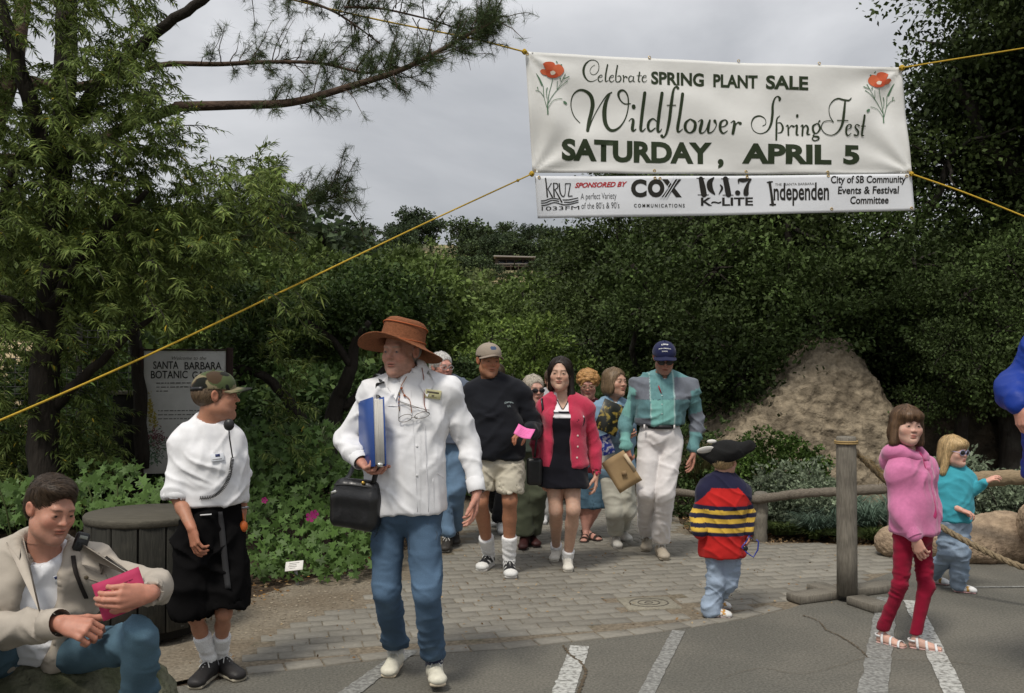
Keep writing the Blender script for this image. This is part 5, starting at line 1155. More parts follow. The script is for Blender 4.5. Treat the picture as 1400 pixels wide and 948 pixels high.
 # big envelope held low
 c = P(850, 645, 7.66); f = Fr(c, rotm(-8, 4, -32), 1); o = leaflet(f, .20, .27, (.36, .25, .13), 'large brown paper envelope held low by the older man in the navy cap', 'brown_envelope', 'envelope', False, .004)
 MB().box(f.pt([.01, -.012, -.02]), (.02, .0008, .02), f.R @ rotm(0, 0, 20), 0, np.array([.28, .19, .10])).build('stamp', M_paper(), o)
 MB().box(f.pt([.092, -.011, .03]), (.014, .0012, .075), f.R, 0, np.array([.60, .48, .32])).build('flap', M_paper(), o)
 return s
def eyewear(s, fc, dark, lenscol=None, w=.024, hgt=.017, name='sunglasses'):
 h = s.hd; fm = mat('eyewear_frame_%02d' % int(fc[2] * 60), fc, rough=.3, spec=.5); mb = MB()
 for q in (-1, 1):
  pts = [h.pt([q * .032 + w * math.cos(t), -.106 + .010 * abs(q * .032 + w * math.cos(t)) / .05, .001 + hgt * math.sin(t)]) for t in np.linspace(0, 2 * np.pi, 19)]; mb.tube(pts, .0026 * h.s, 6)
  mb.tube(h.pts([[q * (.032 + w), -.100, .004], [q * .074, -.06, .006], [q * .079, .005, .004]]), .0025 * h.s, 6)
 mb.tube(h.pts([[-.010, -.106, .004], [0, -.110, .006], [.010, -.106, .004]]), .0025 * h.s, 6); g = mb.build(name if dark else 'glasses', fm, s.root, smooth=True)
 if dark:
  for q in (-1, 1):
   c = [0, 0]; V = [h.pt([q * .032, -.110, .001])] + [h.pt([q * .032 + w * math.cos(t), -.106 + .01 * abs(q * .032 + w * math.cos(t)) / .05, .001 + hgt * math.sin(t)]) for t in np.linspace(0, 2 * np.pi, 18, endpoint=False)]
   V = np.array(V + [v + h.R @ np.array([0, .003, 0]) for v in V]); n = 19; F_ = [[0, 1 + i, 1 + (i + 1) % 18] for i in range(18)] + [[n, n + 1 + (i + 1) % 18, n + 1 + i] for i in range(18)]
   mk('lens', V, F_, M_glass(), g)
def bend_plane_sleeve(j, q, ex, r): a, b = j[q + 'e'], j[q + 'w']; d = _n(b - a); e = a + (b - a) * ex; return S(cone(e, e + d * .08, r, r + .005), .004)
# ---------------------------------------------------------------- people further back in the group
def woman_with_books():
 s = Human('woman with a brown bob in a pale denim shirt hugging books, looking aside', 8.3, 1.64,
  dict(hd=(841, 523, 0), nk=(838, 549, .03), ls=(818, 563, .02), rs=(859, 563, .04), le=(817, 606, .03), lw=(846, 594, -.16), re=(862, 605, .03), rw=(838, 598, -.18),
             hip=(842, 642, 0), lh=(834, 648, 0), rh=(852, 648, 0), lk=(841, 700, -.06), rk=(856, 698, -.02)),
  yaw=14, face=(38, -2, 2), skin=(.48, .28, .20), female=True, lf=(846, 752, 2, .25), rf=(862, 742, 18, .25), seed=51, hs=1.0)
 s.hand('l', [.9, -.1, .1], [0, .9, .2], -1, .5); s.build_body(browc=(.08, .05, .03)); j = s.j
 pr = s.leg('l', .012, .020, .030) + s.leg('r', .012, .020, .030) + [U(econe(j['hip'] + [0, 0, .04], j['hip'] + [0, 0, .12], (.155, .115), (.145, .11), s.side), .03), clip(j['la'] + [0, 0, .02], [0, 0, -1])]
 s.garment('trousers', pr, np.array([.50, .49, .42]), M_cloth(), .0075, (.010, (11, 11, 6), 1.7))
 pr = s.torso(.016) + s.arm('l', .020, .016, .95) + s.arm('r', .020, .018, 1) + [S(econe(j['nk'] + s.fwd * .06, s.hd.pt([0, 0, -.04]), (.02, .05), (.06, .06), s.side), .006), S(cone(j['nk'], s.hd.pt([0, 0, -.04]), .05, .06), .006)]
 s.garment('denim_shirt', pr, np.array([.20, .31, .42]), M_cloth(), .007, (.010, (9, 9, 9), 1.7))
 sd_obj('undershirt', [U(ell(j['nk'] + s.fwd * .03 + [0, 0, -.05], [.055, .06, .06]), .01)], .008, M_cloth(), s.root, None, np.array([.7, .68, .66]))
 for q in 'lr': s.shoe(q, (.62, .60, .55), (.5, .48, .44), None, (.6, .6, .56))
 h = s.hd; pr = [U(h.ell([0, .022, .042], [.088, .105, .085]), .02), U(h.ell([0, .055, -.04], [.088, .065, .085]), .03), U(h.ell([-.066, -.01, -.03], [.026, .045, .075]), .03), U(h.ell([.066, .005, -.03], [.024, .04, .07]), .03), S(h.ell([.004, -.105, -.015], [.062, .075, .095]), .010), clip(h.pt([0, 0, -.118]), [0, 0, -1], .02)]
 ho, hf = hairbase(s, pr, (.13, .085, .045), .006, .005); s.hairstrands(hf, ho, 1500, (.21, .145, .085), lambda p: np.stack([p[:, 0] * 5 * (p[:, 2] > .0), p[:, 1] * 3 * (p[:, 2] > .05), -1 + 0 * p[:, 0]], 1), .09, .0016, lift=.003, jit=.2)
 c = P(834, 571, 8.06); R = rotm(10, -12, 24); f = Fr(c, R)
 b = empty('magazine', f.pt([0, 0, -.15]), 'dark glossy magazine with a yellow picture held by the woman in pale denim', 'magazine')
 MB().box(c, (.095, .006, .13), R, .001).build('cover', mat('magazine_cover', (.012, .014, .010), rough=.3, spec=.5, col2=(.30, .22, .04), c2scale=22, c2lo=.52, c2hi=.62), b)
 c = P(829, 608, 8.08); R = rotm(-4, 0, -20); f = Fr(c, R); b = empty('booklet', f.pt([0, 0, -.1]), 'blue and white booklet held below the dark magazine', 'booklet')
 MB().box(c, (.05, .005, .08), R, .001).build('cover', mat('booklet_blue', (.03, .05, .30), rough=.4, col2=(.5, .5, .6), c2scale=30, c2lo=.5, c2hi=.56), b)
def person_red_curls():
 s = Human('person with curly strawberry blond hair, dark red top, denim shorts and sandals', 8.75, 1.62,
  dict(hd=(804, 525, 0), nk=(806, 552, .04), ls=(786, 566, .03), rs=(826, 566, .03), le=(782, 606, .05), lw=(786, 640, 0), re=(831, 606, .05), rw=(828, 640, 0),
             hip=(808, 640, 0), lh=(799, 645, 0), rh=(818, 645, 0), lk=(800, 695, -.03), rk=(814, 694, -.05)),
  yaw=8, face=(-6, 18, 0), skin=(.55, .28, .22), lf=(797, 743, -12, .25), rf=(824, 741, 40, .27), seed=61, hs=.98, female=True); s.cov = (-.01, 0, 0)
 s.hand('l', [0, -.1, -1], [.9, 0, 0], 1, .4); s.hand('r', [0, -.1, -1], [-.9, 0, 0], -1, .4)
 for q in 'lr': c = s.foot[q].pt([0, .12, .04]); s.extra.append((c - .17, c + .17, .006))
 s.build_body(browc=(.25, .12, .05)); j = s.j
 s.garment('top', s.torso(.018) + s.upper('l', .018) + s.upper('r', .018) + [S(cone(j['nk'], s.hd.pt([0, 0, -.04]), .052, .065), .008)], np.array([.10, .012, .018]), M_cloth(), .008)
 shorts(s, (.10, .18, .25), .07, r=(.098, .092), lo=(.0, .0), m=M_denim())
 h = s.hd; rr = np.random.default_rng(4); pr = [U(h.ell([0, .022, .045], [.088, .105, .085]), .02)]
 for _ in range(60):
  a, e = rr.uniform(0, 6.28), rr.uniform(-.5, 1.2); v = np.array([math.cos(a) * math.cos(e) * .088, math.sin(a) * math.cos(e) * .10 + .02, math.sin(e) * .085 + .035]); pr.append(U(h.ell(v, [.020, .020, .018]), .006))
 pr += [S(h.ell([0, -.12, -.02], [.066, .075, .088]), .008)]
 ho, hf = hairbase(s, pr, (.42, .22, .08), .0055, .005, (90, 90, 90)); s.hairstrands(hf, ho, 1500, (.50, .28, .10), lambda p: np.stack([np.sin(p[:, 2] * 260), np.cos(p[:, 2] * 260), -.3 + 0 * p[:, 0]], 1), .05, .0016, lift=.005, jit=.6)
 eyewear(s, (.25, .2, .12), False)
 for q in 'lr': sandal(s, q, (.03, .02, .018), (.04, .03, .025))
def sandal(s, q, sc, uc, w=.012):
 f = s.foot[q]; m = mat('sandal_strap_%d' % int(uc[0] * 100), uc, rough=.7, noise=.15, nscale=90); mb = MB()
 so = [U(f.econe_([0, .245, .004], [0, .12, .004], (.034, .012), (.033, .012)), .01), U(f.econe_([0, .12, .004], [0, .036, .004], (.036, .012), (.043, .012)), .01), ('i', f.plane([0, 0, .012], [0, 0, 1]), .002), ('i', f.plane([0, 0, 0], [0, 0, -1]), .002)]
 so_, _ = sd_obj('sandal', so, .005 * s.q, M_rubber(), s.root, None, np.array(sc))
 for y, z, r in ((.060, .046, .046), (.125, .062, .042), (.190, .094, .044)):
  pts = f.pts([[r * math.cos(t) * 1.02, y + .012 * math.sin(t), .006 + z * math.sin(t) * .95] for t in np.linspace(0, np.pi, 11)]); mb.add(*ribbon(pts, f.R @ np.array([0, w * f.s, 0]), .0016))
 pts = f.pts([[.040 * math.cos(t), .215 + .050 * math.sin(t), .062 + .0 * t] for t in np.linspace(-.1, np.pi + .1, 11)]); mb.add(*ribbon(pts, f.R @ np.array([0, 0, w * .8 * f.s]), .0016))
 mb.build('strap', m, so_, smooth=True); return so_
def simple_walker(label, Y, H, px, hd, feet, top, bot, hair, seed, face=0, skin=(.5, .3, .22), female=False, hairst='short', botw=.02, shoe=(.03, .02, .02), sole=(.05, .04, .04), glasses=False, lace=None, age=0, pitch=4):
 g = (hd[1]); k = FPX / Y; top_py = 490
 def X(m): return m * k
 nk = (px, hd[1] + .135 * k * H / 1.75, .03); w_ = .16 * k * H / 1.75; hipy = 490 + (1.58 - .53 * H) * k; kny = 490 + (1.58 - .285 * H) * k
 s = Human(label, Y, H, dict(hd=(*hd, 0), nk=nk, ls=(px - w_, nk[1] + .07 * k, .02), rs=(px + w_, nk[1] + .07 * k, .02), le=(px - w_ * 1.35, nk[1] + .33 * k, .05), lw=(px - w_ * 1.25, nk[1] + .57 * k, -.04), re=(px + w_ * 1.35, nk[1] + .33 * k, .05), rw=(px + w_ * 1.25, nk[1] + .57 * k, -.04),
  hip=(px, hipy, 0), lk=((feet[0][0] + px - w_ * .5) / 2, kny, -.05), rk=((feet[1][0] + px + w_ * .5) / 2, kny, -.05)), yaw=0, face=(face, pitch, 0), skin=skin, female=female, lf=feet[0], rf=feet[1], seed=seed, hs=1.0, age=age); s.q = 2.1
 s.hand('l', [0, -.1, -1], [.9, -.1, 0], 1 if not female else 1, .4); s.hand('r', [0, -.1, -1], [-.9, -.1, 0], -1, .4)
 s.build_body(browc=np.array(hair) * .6); j = s.j
 pr = s.leg('l', .02, botw, botw + .012) + s.leg('r', .02, botw, botw + .012) + [U(econe(j['hip'] + [0, 0, .04], j['hip'] + [0, 0, .12], (.16, .12), (.15, .115), s.side), .03), clip(j['la'] + [0, 0, .02], [0, 0, -1])]
 s.garment('trousers', pr, np.array(bot), M_cloth(), .0085, (.010, (10, 10, 7), 1.7))
 pr = s.torso(.024) + [U(econe(j['hip'] + [0, 0, .02], j['hip'] + [0, 0, .2], (.185, .14), (.17, .13), s.side), .05), clip(j['hip'], [0, 0, -1], .006)] + s.arm('l', .02, .018, .97) + s.arm('r', .02, .018, .97) + [S(cone(j['nk'], s.hd.pt([0, 0, -.04]), .054, .065), .008)]
 s.garment('shirt', pr, np.array(top), M_cloth(), .0085, (.010, (8, 8, 9), 1.7))
 for q in 'lr': s.shoe(q, shoe, sole, None, lace)
 h = s.hd; pr = [U(h.ell([0, .024, .042], [.087, .104, .086]), .02), U(h.ell([0, .06, -.02], [.076, .06, .07]), .03), S(h.ell([0, -.105, -.018], [.074, .078, .095]), .010), S(h.box([0, -.02, -.11], [.12, .055, .07], .01), .012), clip(h.pt([0, .05, -.09]), [0, .3, -1], .01)]
 ho, hf = hairbase(s, pr, hair, .006, .006); s.hairstrands(hf, ho, 900, np.array(hair) * 1.4, lambda p: np.stack([p[:, 0] * 5 + .2, -.2 + p[:, 1] * 3, -.6 + 0 * p[:, 0]], 1), .05, .0015, lift=.005, jit=.45)
 if glasses: eyewear(s, (.03, .03, .03), True)
 return s
def back_group():
 simple_walker('grey haired person in dark sunglasses and olive trousers walking behind the man in black', 8.4, 1.50, 722, (730, 533), ((714, 754, -5, .26), (736, 750, 16, .26)), (.06, .075, .06), (.075, .085, .055), (.36, .32, .26), 71, face=22, skin=(.55, .31, .24), glasses=True, shoe=(.05, .015, .014), sole=(.03, .02, .02), botw=.035, age=1)
 s = simple_walker('grey haired person in glasses half hidden behind the woman in the hat', 8.35, 1.64, 612, (604, 502), ((607, 757, -4, .28), (623, 748, 6, .28)), (.10, .12, .16), (.15, .24, .36), (.45, .44, .42), 72, face=35, skin=(.55, .28, .22), shoe=(.04, .035, .03), sole=(.20, .19, .17), age=1, lace=(.3, .3, .28)); eyewear(s, (.3, .3, .3), False)
 simple_walker('person in dark trousers and white trainers hidden behind the man in black', 9.1, 1.60, 677, (677, 515), ((676, 722, -10, .28), (688, 733, 6, .28)), (.08, .08, .1), (.02, .02, .024), (.05, .035, .02), 73, shoe=(.6, .6, .6), sole=(.3, .3, .3), lace=(.6, .6, .6))
 simple_walker('person in white trousers mostly hidden behind the woman in the pink cardigan', 9.6, 1.58, 754, (757, 521), ((742, 719, -4, .26), (762, 717, 6, .26)), (.4, .4, .42), (.62, .62, .60), (.1, .07, .05), 74, shoe=(.7, .7, .7), sole=(.5, .5, .5), female=True)
# ---------------------------------------------------------------- small boy seen from behind
def boy_pirate_hat():
 s = Human('small boy seen from behind in a black pirate hat and striped rugby shirt', 6.1, 1.08,
  dict(hd=(990, 630, 0), nk=(988, 657, .0), ls=(967, 675, .02), rs=(1010, 675, -.02), le=(953, 707, .0), lw=(957, 726, -.06), re=(1022, 702, .0), rw=(1022, 727, -.04),
             hip=(988, 752, 0), lh=(979, 754, 0), rh=(998, 754, 0), lk=(980, 794, .0), rk=(993, 794, .03)),
  yaw=168, face=(150, 2, 0), skin=(.50, .28, .2), build=1.16, child=True, lf=(1003, 845, 78, .17), rf=(1001, 832, 95, .165), seed=81, hs=.86)
 s.hand('r', [.1, -.1, -1], [-.9, .1, 0], 1, .7); s.build_body(browc=(.2, .13, .07)); j = s.j
 # pale jeans
 pr = [U(cone(s.hipj(q), j[q + 'k'], .061, .054), .02) for q in 'lr'] + [U(cone(j[q + 'k'], j[q + 'a'] + [0, 0, .005], .053, .050), .02) for q in 'lr'] + [clip(j['la'] - [0, 0, .035], [0, 0, -1])]
 s.garment('jeans', pr, lambda V: np.array([.42, .52, .66]) * (.75 + .5 * fbm(V * 14, 3, 3))[:, None], M_denim(), .0055, (.014, (14, 14, 20), 1.5))
 pr = s.torso(.020) + [U(econe(j['hip'] + [0, 0, .0], j['hip'] + [0, 0, .2], (.120, .10), (.112, .09), s.side), .05), clip(j['hip'] - [0, 0, .035], [0, 0, -1], .004)]
 for q in 'lr': pr += [U(cone(j[q + 's'], j[q + 'e'], .048, .044), .012), U(cone(j[q + 'e'], j[q + 'w'], .044, .036), .012)]
 navy, red, yel = np.array([.018, .018, .045]), np.array([.48, .020, .018]), np.array([.62, .40, .06])
 def zy(y): return P(0, y, 6.0)[2]
 def col(V):
  z = V[:, 2]; c = np.tile(red, (len(V), 1)); x = V[:, 0]
  dx = np.abs(x - j['nk'][0]); yoke = z > zy(668) - .0 - 1.1 * np.maximum(dx - .078, 0); c = np.where(yoke[:, None], navy, c)
  arm = (x < P(965, 0, 6.1)[0]) | (x > P(1011, 0, 6.1)[0]); pass
  st = (z < zy(692)) & (z > zy(734)); ph = (zy(692) - z) / (zy(692) - zy(734)) * 7; s_ = st & ((ph.astype(int) % 2) == 0); c = np.where(st[:, None], yel, c); c = np.where(s_[:, None], navy, c); return c
 so, sf = s.garment('rugby_shirt', pr, col, M_cloth(), .0044, (.008, (12, 12, 9), 1.6))
 V, F_ = tube_vf([j['nk'] - [0, 0, .015], j['nk'] + [0, 0, .005], j['nk'] + [0, 0, .022]], [.062, .056, .05], 20, False); mk('collar', V, F_, M_cloth(), so, np.tile(np.array([.72, .72, .76]), (len(V), 1)))
 def sp(p, c): m = (vn(p * 60, 3) > .66) & (p[:, 2] > .03); return np.where(m[:, None], np.array([.5, .25, .05]), c)
 for q in 'lr': s.shoe(q, (.72, .72, .70), (.6, .5, .5), None, (.7, .7, .7), patch=sp, wide=1.15)
 h = s.hd; pr = [U(h.ell([0, .02, .02], [.084, .098, .085]), .02), S(h.ell([0, -.105, -.02], [.075, .08, .10]), .01), clip(h.pt([0, 0, -.075]), [0, 0, -1], .015)]
 ho, hf = hairbase(s, pr, (.42, .30, .15), .006, .005); s.hairstrands(hf, ho, 900, (.50, .37, .20), lambda p: np.tile(np.array([0, 0, -1.]), (len(p), 1)), .04, .0013, lift=.004)
 # pirate hat: crown and a brim folded up front and back into two points
 f = Fr(h.pt([0, .01, .050]), rotm(-2, 0, -10), 1.06); felt = mat('black_felt', (.009, .009, .009), rough=.95, bump=.3, bscale=150, sheen=.0)
 pr = [U(f.ell([.01, 0, .0], [.098, .108, .078]), .02), U(f.cone([.06, .0, .0], [.155, .0, .012], .048, .024), .035), U(f.ell([.155, 0, .018], [.032, .022, .024]), .02), U(f.cone([-.05, -.0, .0], [-.135, -.0, .030], .045, .013), .03), ('i', f.plane([0, 0, -.052], [.12, 0, -1]), .02)]
 hat, hf = sd_obj('pirate_hat', pr, .006, felt, s.root, folds(.006, (12, 12, 12), 4))
 V, F_ = lathe(Fr(f.pt([-.105, -.045, .045]), f.R @ rotm(0, -62, 0), 1), [(.001, .003), (.036, .002), (.040, 0), (.036, -.003), (.001, -.003)], 20, lambda V: V * np.array([1.35, .6, 1]))
 e = mk('badge', V, F_, mat('white_felt', (.72, .70, .66), rough=.9), hat)
 V, F_ = tube_vf(Fr(f.pt([-.105, -.049, .045]), f.R @ rotm(0, -62, 0), 1).pts([[.030 * math.cos(t), .014 * math.sin(t), .0035] for t in np.linspace(.3, 5.2, 16)]), .0022, 5); mk('badge_ring', V, F_, mat('red_plastic', (.35, .02, .04), rough=.4), e)
 V, F_ = sphere_vf(f.pt([-.06, -.035, .085]), .012, 8, 6, (2.6, .6, 1)); mk('trim', V, F_, MATS['white_felt'], hat)
 # blue toy glasses in the hand
 g = empty('toy_glasses', P(1030, 755, 5.95), 'blue toy sunglasses dangling from the hand of the boy in the pirate hat', 'toy'); mb = MB(); fp = lambda x, y, d=0: P(x, y, 5.98 + d)
 mb.tube([fp(1021, 740), fp(1014, 748), fp(1021, 756), fp(1030, 762), fp(1036, 752), fp(1037, 741), fp(1034, 738)], .0045, 6); mb.tube([fp(1021, 740, .02), fp(1024, 733, .02), fp(1029, 738, .06)], .0035, 6)
 mb.build('frame', mat('blue_plastic', (.03, .05, .30), rough=.35, spec=.5), g, smooth=True); V, F_ = sphere_vf(fp(1019, 750), .017, 10, 8, (1, .4, 1)); mk('lens', V, F_, M_glass(), g)
 return s
# ---------------------------------------------------------------- girl in pink
def girl_pink_hoodie():
 s = Human('girl with brown bobbed hair and fringe in a pink hooded jacket and crimson leggings', 5.45, 1.37,
  dict(hd=(1240, 582, -.02), nk=(1241, 621, .02), ls=(1231, 648, -.04), rs=(1263, 641, .10), le=(1230, 694, -.07), lw=(1251, 735, -.15), re=(1272, 690, .10), rw=(1273, 728, .04),
             hip=(1249, 726, 0), lh=(1237, 730, -.03), rh=(1258, 730, .05), lk=(1231, 800, -.03), rk=(1266, 801, -.01)),
  yaw=48, face=(4, 2, 3), skin=(.60, .37, .29), child=True, build=.92, lf=(1243, 888, 42, .205), rf=(1294, 892, 62, .205), seed=91, hs=.88); s.cov = (-.012, -.006, -.01)
 s.legb = .88; s.gaze = (-.2, 0)
 s.hand('l', [.35, -.1, -1], [.6, .6, 0], -1, curl=(.3, .45, .5, .55), thumb=.4)
 for q in 'lr': c = s.foot[q].pt([0, .12, .04]); s.extra.append((c - .15, c + .15, .0045))
 s.build_body(browc=(.10, .06, .035), hh=.0032); j = s.j
 pr = s.leg('l', .002, .004, .006) + s.leg('r', .002, .004, .006) + [U(econe(j['hip'], j['hip'] + [0, 0, .08], (.115, .10), (.11, .095), s.side), .04), clip(j['la'] + [0, 0, .015], [0, 0, -1])]
 s.garment('leggings', pr, np.array([.245, .008, .030]), M_cloth(), .006, (.006, (14, 14, 26), 1.6))
 pk = np.array([.60, .19, .36])
 pr = s.torso(.014) + [U(econe(j['hip'] + [0, 0, .01], j['hip'] + [0, 0, .16], (.125, .105), (.118, .10), s.side), .05)]
 opn = j['nk'] + s.fwd * .09 - s.side * .00
 pr += [S(econe(j['nk'] + s.fwd * .10 + s.side * .01 + [0, 0, .05], j['hip'] + s.fwd * .17 + s.side * .01 + [0, 0, .12], (.030, .06), (.012, .09), s.side), .006), clip(j['hip'] - [0, 0, .005], [0, 0, -1], .006)] + s.arm('l', .013, .014, .96, k=.05) + s.arm('r', .013, .014, .96, k=.05)
 pr += [S(cone(j['nk'] + [0, 0, .0], s.hd.pt([0, 0, -.05]), .055, .065), .006)]
 ho_, hf_ = s.garment('hooded_jacket', pr, pk, mat('sweatshirt_fleece', attr=True, rough=.95, noise=.08, nscale=60, bump=.5, bscale=300, spec=.05, dist=.002, sheen=.3), .0058, (.009, (9, 9, 8), 1.6))
 # hood lying on the shoulders
 bk = -s.fwd; N0 = j['nk']; pts = bez([N0 + s.fwd * .065 + s.side * .045 - [0, 0, .02], N0 + s.side * .085 + [0, 0, .015], N0 + bk * .06 + s.side * .075 + [0, 0, .012], N0 + bk * .095 + [0, 0, -.005], N0 + bk * .06 - s.side * .085 + [0, 0, .012], N0 - s.side * .085 + [0, 0, .015], N0 + s.fwd * .065 - s.side * .035 - [0, 0, .02]], 5)
 rr = .022 + .015 * np.sin(np.linspace(0, np.pi, len(pts))); V = [U(cone(pts[i], pts[i + 1], rr[i], rr[i + 1]), .015) for i in range(len(pts) - 1)] + [U(ell(N0 + bk * .085 - [0, 0, .045], [.070, .050, .065]), .03)]
 V += [S(cone(N0, s.hd.pt([0, .02, -.03]), .052, .07), .01)]
 s.garment('hood', V, pk * 1.03, MATS['sweatshirt_fleece'], .0058, (.008, (10, 10, 10), 1.6), parent=ho_)
 V, F_ = tube_vf([j['lw'] + _n(j['le'] - j['lw']) * .005, j['lw'] + _n(j['le'] - j['lw']) * .05], [.040, .042], 18, False); mk('cuff', V, F_, M_knit(), ho_, np.tile(pk, (len(V), 1)))
 sd_obj('blouse', [U(econe(j['nk'] + s.fwd * .03 - [0, 0, .02], j['hip'] + s.fwd * .07 + [0, 0, .1], (.05, .045), (.06, .05), s.side), .02)], .007, M_cloth(), s.root, folds(.01, (20, 20, 10), 3), np.array([.50, .035, .16]))
 V, F_ = tube_vf([j['nk'] + [.0, 0, .0] + s.fwd * .045 + s.side * q * .03 + [0, 0, .012 * abs(q)] for q in np.linspace(-1.2, 1.2, 7)], .009, 8); mk('neckband', V, F_, M_cloth(), s.root, np.tile(np.array([.7, .72, .76]), (len(V), 1)))
 for q in 'lr': o = sandal(s, q, (.55, .36, .33), (.70, .70, .70), .009)
 h = s.hd; pr = [U(h.ell([0, .018, .040], [.092, .108, .090]), .02), U(h.ell([0, .05, -.05], [.092, .075, .095]), .03), U(h.cone([-.074, -.005, .0], [-.082, -.012, -.105], .028, .030), .02), U(h.cone([.074, -.005, .0], [.080, -.012, -.105], .026, .028), .02), U(h.ell([0, -.060, .066], [.070, .050, .036]), .02),
          S(h.ell([0, -.125, -.035], [.064, .085, .076]), .006), S(h.ell([-.005, -.125, .035], [.016, .03, .035]), .01), clip(h.pt([0, 0, -.132]), [0, -.1, -1], .02)]
 for q in (-1, 1): pr.append(S(h.ell([0, -.02, -.1], [.052, .085, .075]), .01))
 ho, hf = hairbase(s, pr, (.085, .048, .026), .0052, .004, (75, 75, 9)); s.hairstrands(hf, ho, 3600, (.135, .078, .042), lambda p: np.stack([p[:, 0] * 5 * (p[:, 2] > .02), p[:, 1] * 5 * (p[:, 2] > .05), -1 + 0 * p[:, 0]], 1), .085, .0011, lift=.003, jit=.13)
 return s
# ---------------------------------------------------------------- toddler in sunglasses
def toddler_sunglasses():
 s = Human('small blond child in dark sunglasses, turquoise top and pale jeans touching the log rail', 6.7, 1.09,
  dict(hd=(1304, 617, -.02), nk=(1305, 642, .01), ls=(1289, 658, .02), rs=(1321, 657, .01), le=(1290, 688, -.02), lw=(1313, 697, -.13), re=(1333, 670, -.04), rw=(1346, 659, -.10),
             hip=(1303, 712, 0), lh=(1295, 714, 0), rh=(1311, 714, 0), lk=(1297, 754, -.02), rk=(1313, 757, -.04)),
  yaw=24, face=(32, 4, 2), skin=(.62, .37, .29), child=True, build=1.05, lf=(1300, 801, 48, .165), rf=(1338, 812, 66, .17), seed=95, hs=.84); s.cov = (-.01, 0, -.01)
 s.hand('l', [.8, -.3, -.25], [-.2, .3, -.9], 1, .5); s.hand('r', [.6, -.2, .35], [.2, .3, -.8], 1, .4)
 s.build_body(browc=(.3, .2, .1)); j = s.j
 pr = [U(cone(s.hipj(q), j[q + 'k'], .062, .056), .02) for q in 'lr'] + [U(cone(j[q + 'k'], j[q + 'a'] + [0, 0, .0], .054, .044), .02) for q in 'lr'] + [U(econe(j['hip'], j['hip'] + [0, 0, .05], (.11, .09), (.10, .085), s.side), .04), clip(j['la'] - [0, 0, .03], [0, 0, -1])]
 s.garment('jeans', pr, lambda V: np.array([.33, .42, .54]) * (.75 + .5 * fbm(V * 14, 3, 3))[:, None], M_denim(), .0055, (.013, (14, 14, 20), 1.5))
 tq = np.array([.055, .34, .42]); pr = s.torso(.018) + [U(econe(j['hip'] + [0, 0, .04], j['hip'] + [0, 0, .15], (.115, .095), (.105, .09), s.side), .05), clip(j['hip'] + [0, 0, .0], [0, 0, -1], .006)] + s.upper('l', .012, 1.0, .052, .046) + s.arm('r', .014, .012, .95) + [U(cone(j['nk'] - [0, 0, .02], j['nk'] + [0, 0, .018], .050, .046), .015)]
 s.garment('top', pr, tq, M_cloth(), .0055, (.007, (11, 11, 9), 1.6))
 def sp(p, c): m = (np.abs(p[:, 1] - .11) < .014) & (p[:, 2] > .02) & (np.abs(p[:, 0]) > .018); return np.where(m[:, None], np.array([.45, .25, .05]), c)
 for q in 'lr': s.shoe(q, (.72, .72, .71), (.60, .35, .35), None, (.7, .7, .7), patch=sp, wide=1.15); s.sock(q, .03, .036)
 h = s.hd; pr = [U(h.ell([0, .018, .040], [.092, .108, .090]), .02), U(h.ell([0, .055, -.05], [.080, .07, .11]), .03), U(h.cone([-.070, .0, .02], [-.088, .02, -.17], .026, .026), .02), U(h.cone([.070, .0, .0], [.070, .02, -.12], .02, .018), .02), U(h.ell([0, -.060, .066], [.068, .048, .034]), .02), S(h.ell([0, -.125, -.035], [.066, .085, .074]), .006)]
 ho, hf = hairbase(s, pr, (.40, .27, .12), .005, .004, (75, 75, 9)); s.hairstrands(hf, ho, 2200, (.52, .37, .19), lambda p: np.stack([p[:, 0] * 5 * (p[:, 2] > .02), p[:, 1] * 5 * (p[:, 2] > .05), -1 + 0 * p[:, 0]], 1), .10, .0012, lift=.003, jit=.13)
 eyewear(s, (.36, .36, .55), True, w=.028, hgt=.021); return s
# ---------------------------------------------------------------- adult in the blue jacket at the edge
def person_blue_jacket():
 s = Human('adult in a bright blue nylon jacket with a bent elbow at the right edge', 4.6, 1.86,
  dict(hd=(1482, 405, 0), nk=(1470, 455, .02), ls=(1428, 484, 0), rs=(1530, 486, 0), le=(1388, 530, .06), lw=(1392, 551, -.12), re=(1560, 570, .05), rw=(1550, 640, 0),
             hip=(1474, 646, 0), lk=(1478, 800, -.05), rk=(1515, 800, -.05)), yaw=-10, face=(-20, 8, 0), skin=(.52, .28, .21), lf=(1476, 958, -10), rf=(1520, 955, 5), seed=99)
 s.hand('l', [.05, -.35, -1], [.6, .2, .1], 1, .45); s.build_body(); j = s.j
 pr = s.torso(.045, belly=.03) + [U(econe(j['hip'], j['hip'] + [0, 0, .2], (.22, .17), (.20, .16), s.side), .05), clip(j['hip'] - [0, 0, .03], [0, 0, -1], .01)] + s.arm('l', .046, .036, .92, k=.05) + s.arm('r', .045, .03, .98) + [S(cone(j['nk'], s.hd.pt([0, 0, -.04]), .06, .075), .01)]
 s.garment('jacket', pr, np.array([.006, .034, .26]), mat('blue_nylon', attr=True, rough=.55, bump=.2, bscale=90, spec=.3, dist=.003, crease=.9, cscale=9), .008, (.008, (8, 8, 10), 1.5))
 pr = s.leg('l', .02, .02, .03) + s.leg('r', .02, .02, .03) + [clip(j['la'] + [0, 0, .02], [0, 0, -1])]; s.garment('trousers', pr, np.array([.05, .06, .09]), M_cloth(), .009)
 for q in 'lr': s.shoe(q, (.1, .08, .06), (.05, .04, .03))
 h = s.hd; hairbase(s, [U(h.ell([0, .022, .045], [.083, .100, .083]), .02), S(h.ell([0, -.105, -.02], [.08, .075, .1]), .012)], (.06, .04, .02), .006)
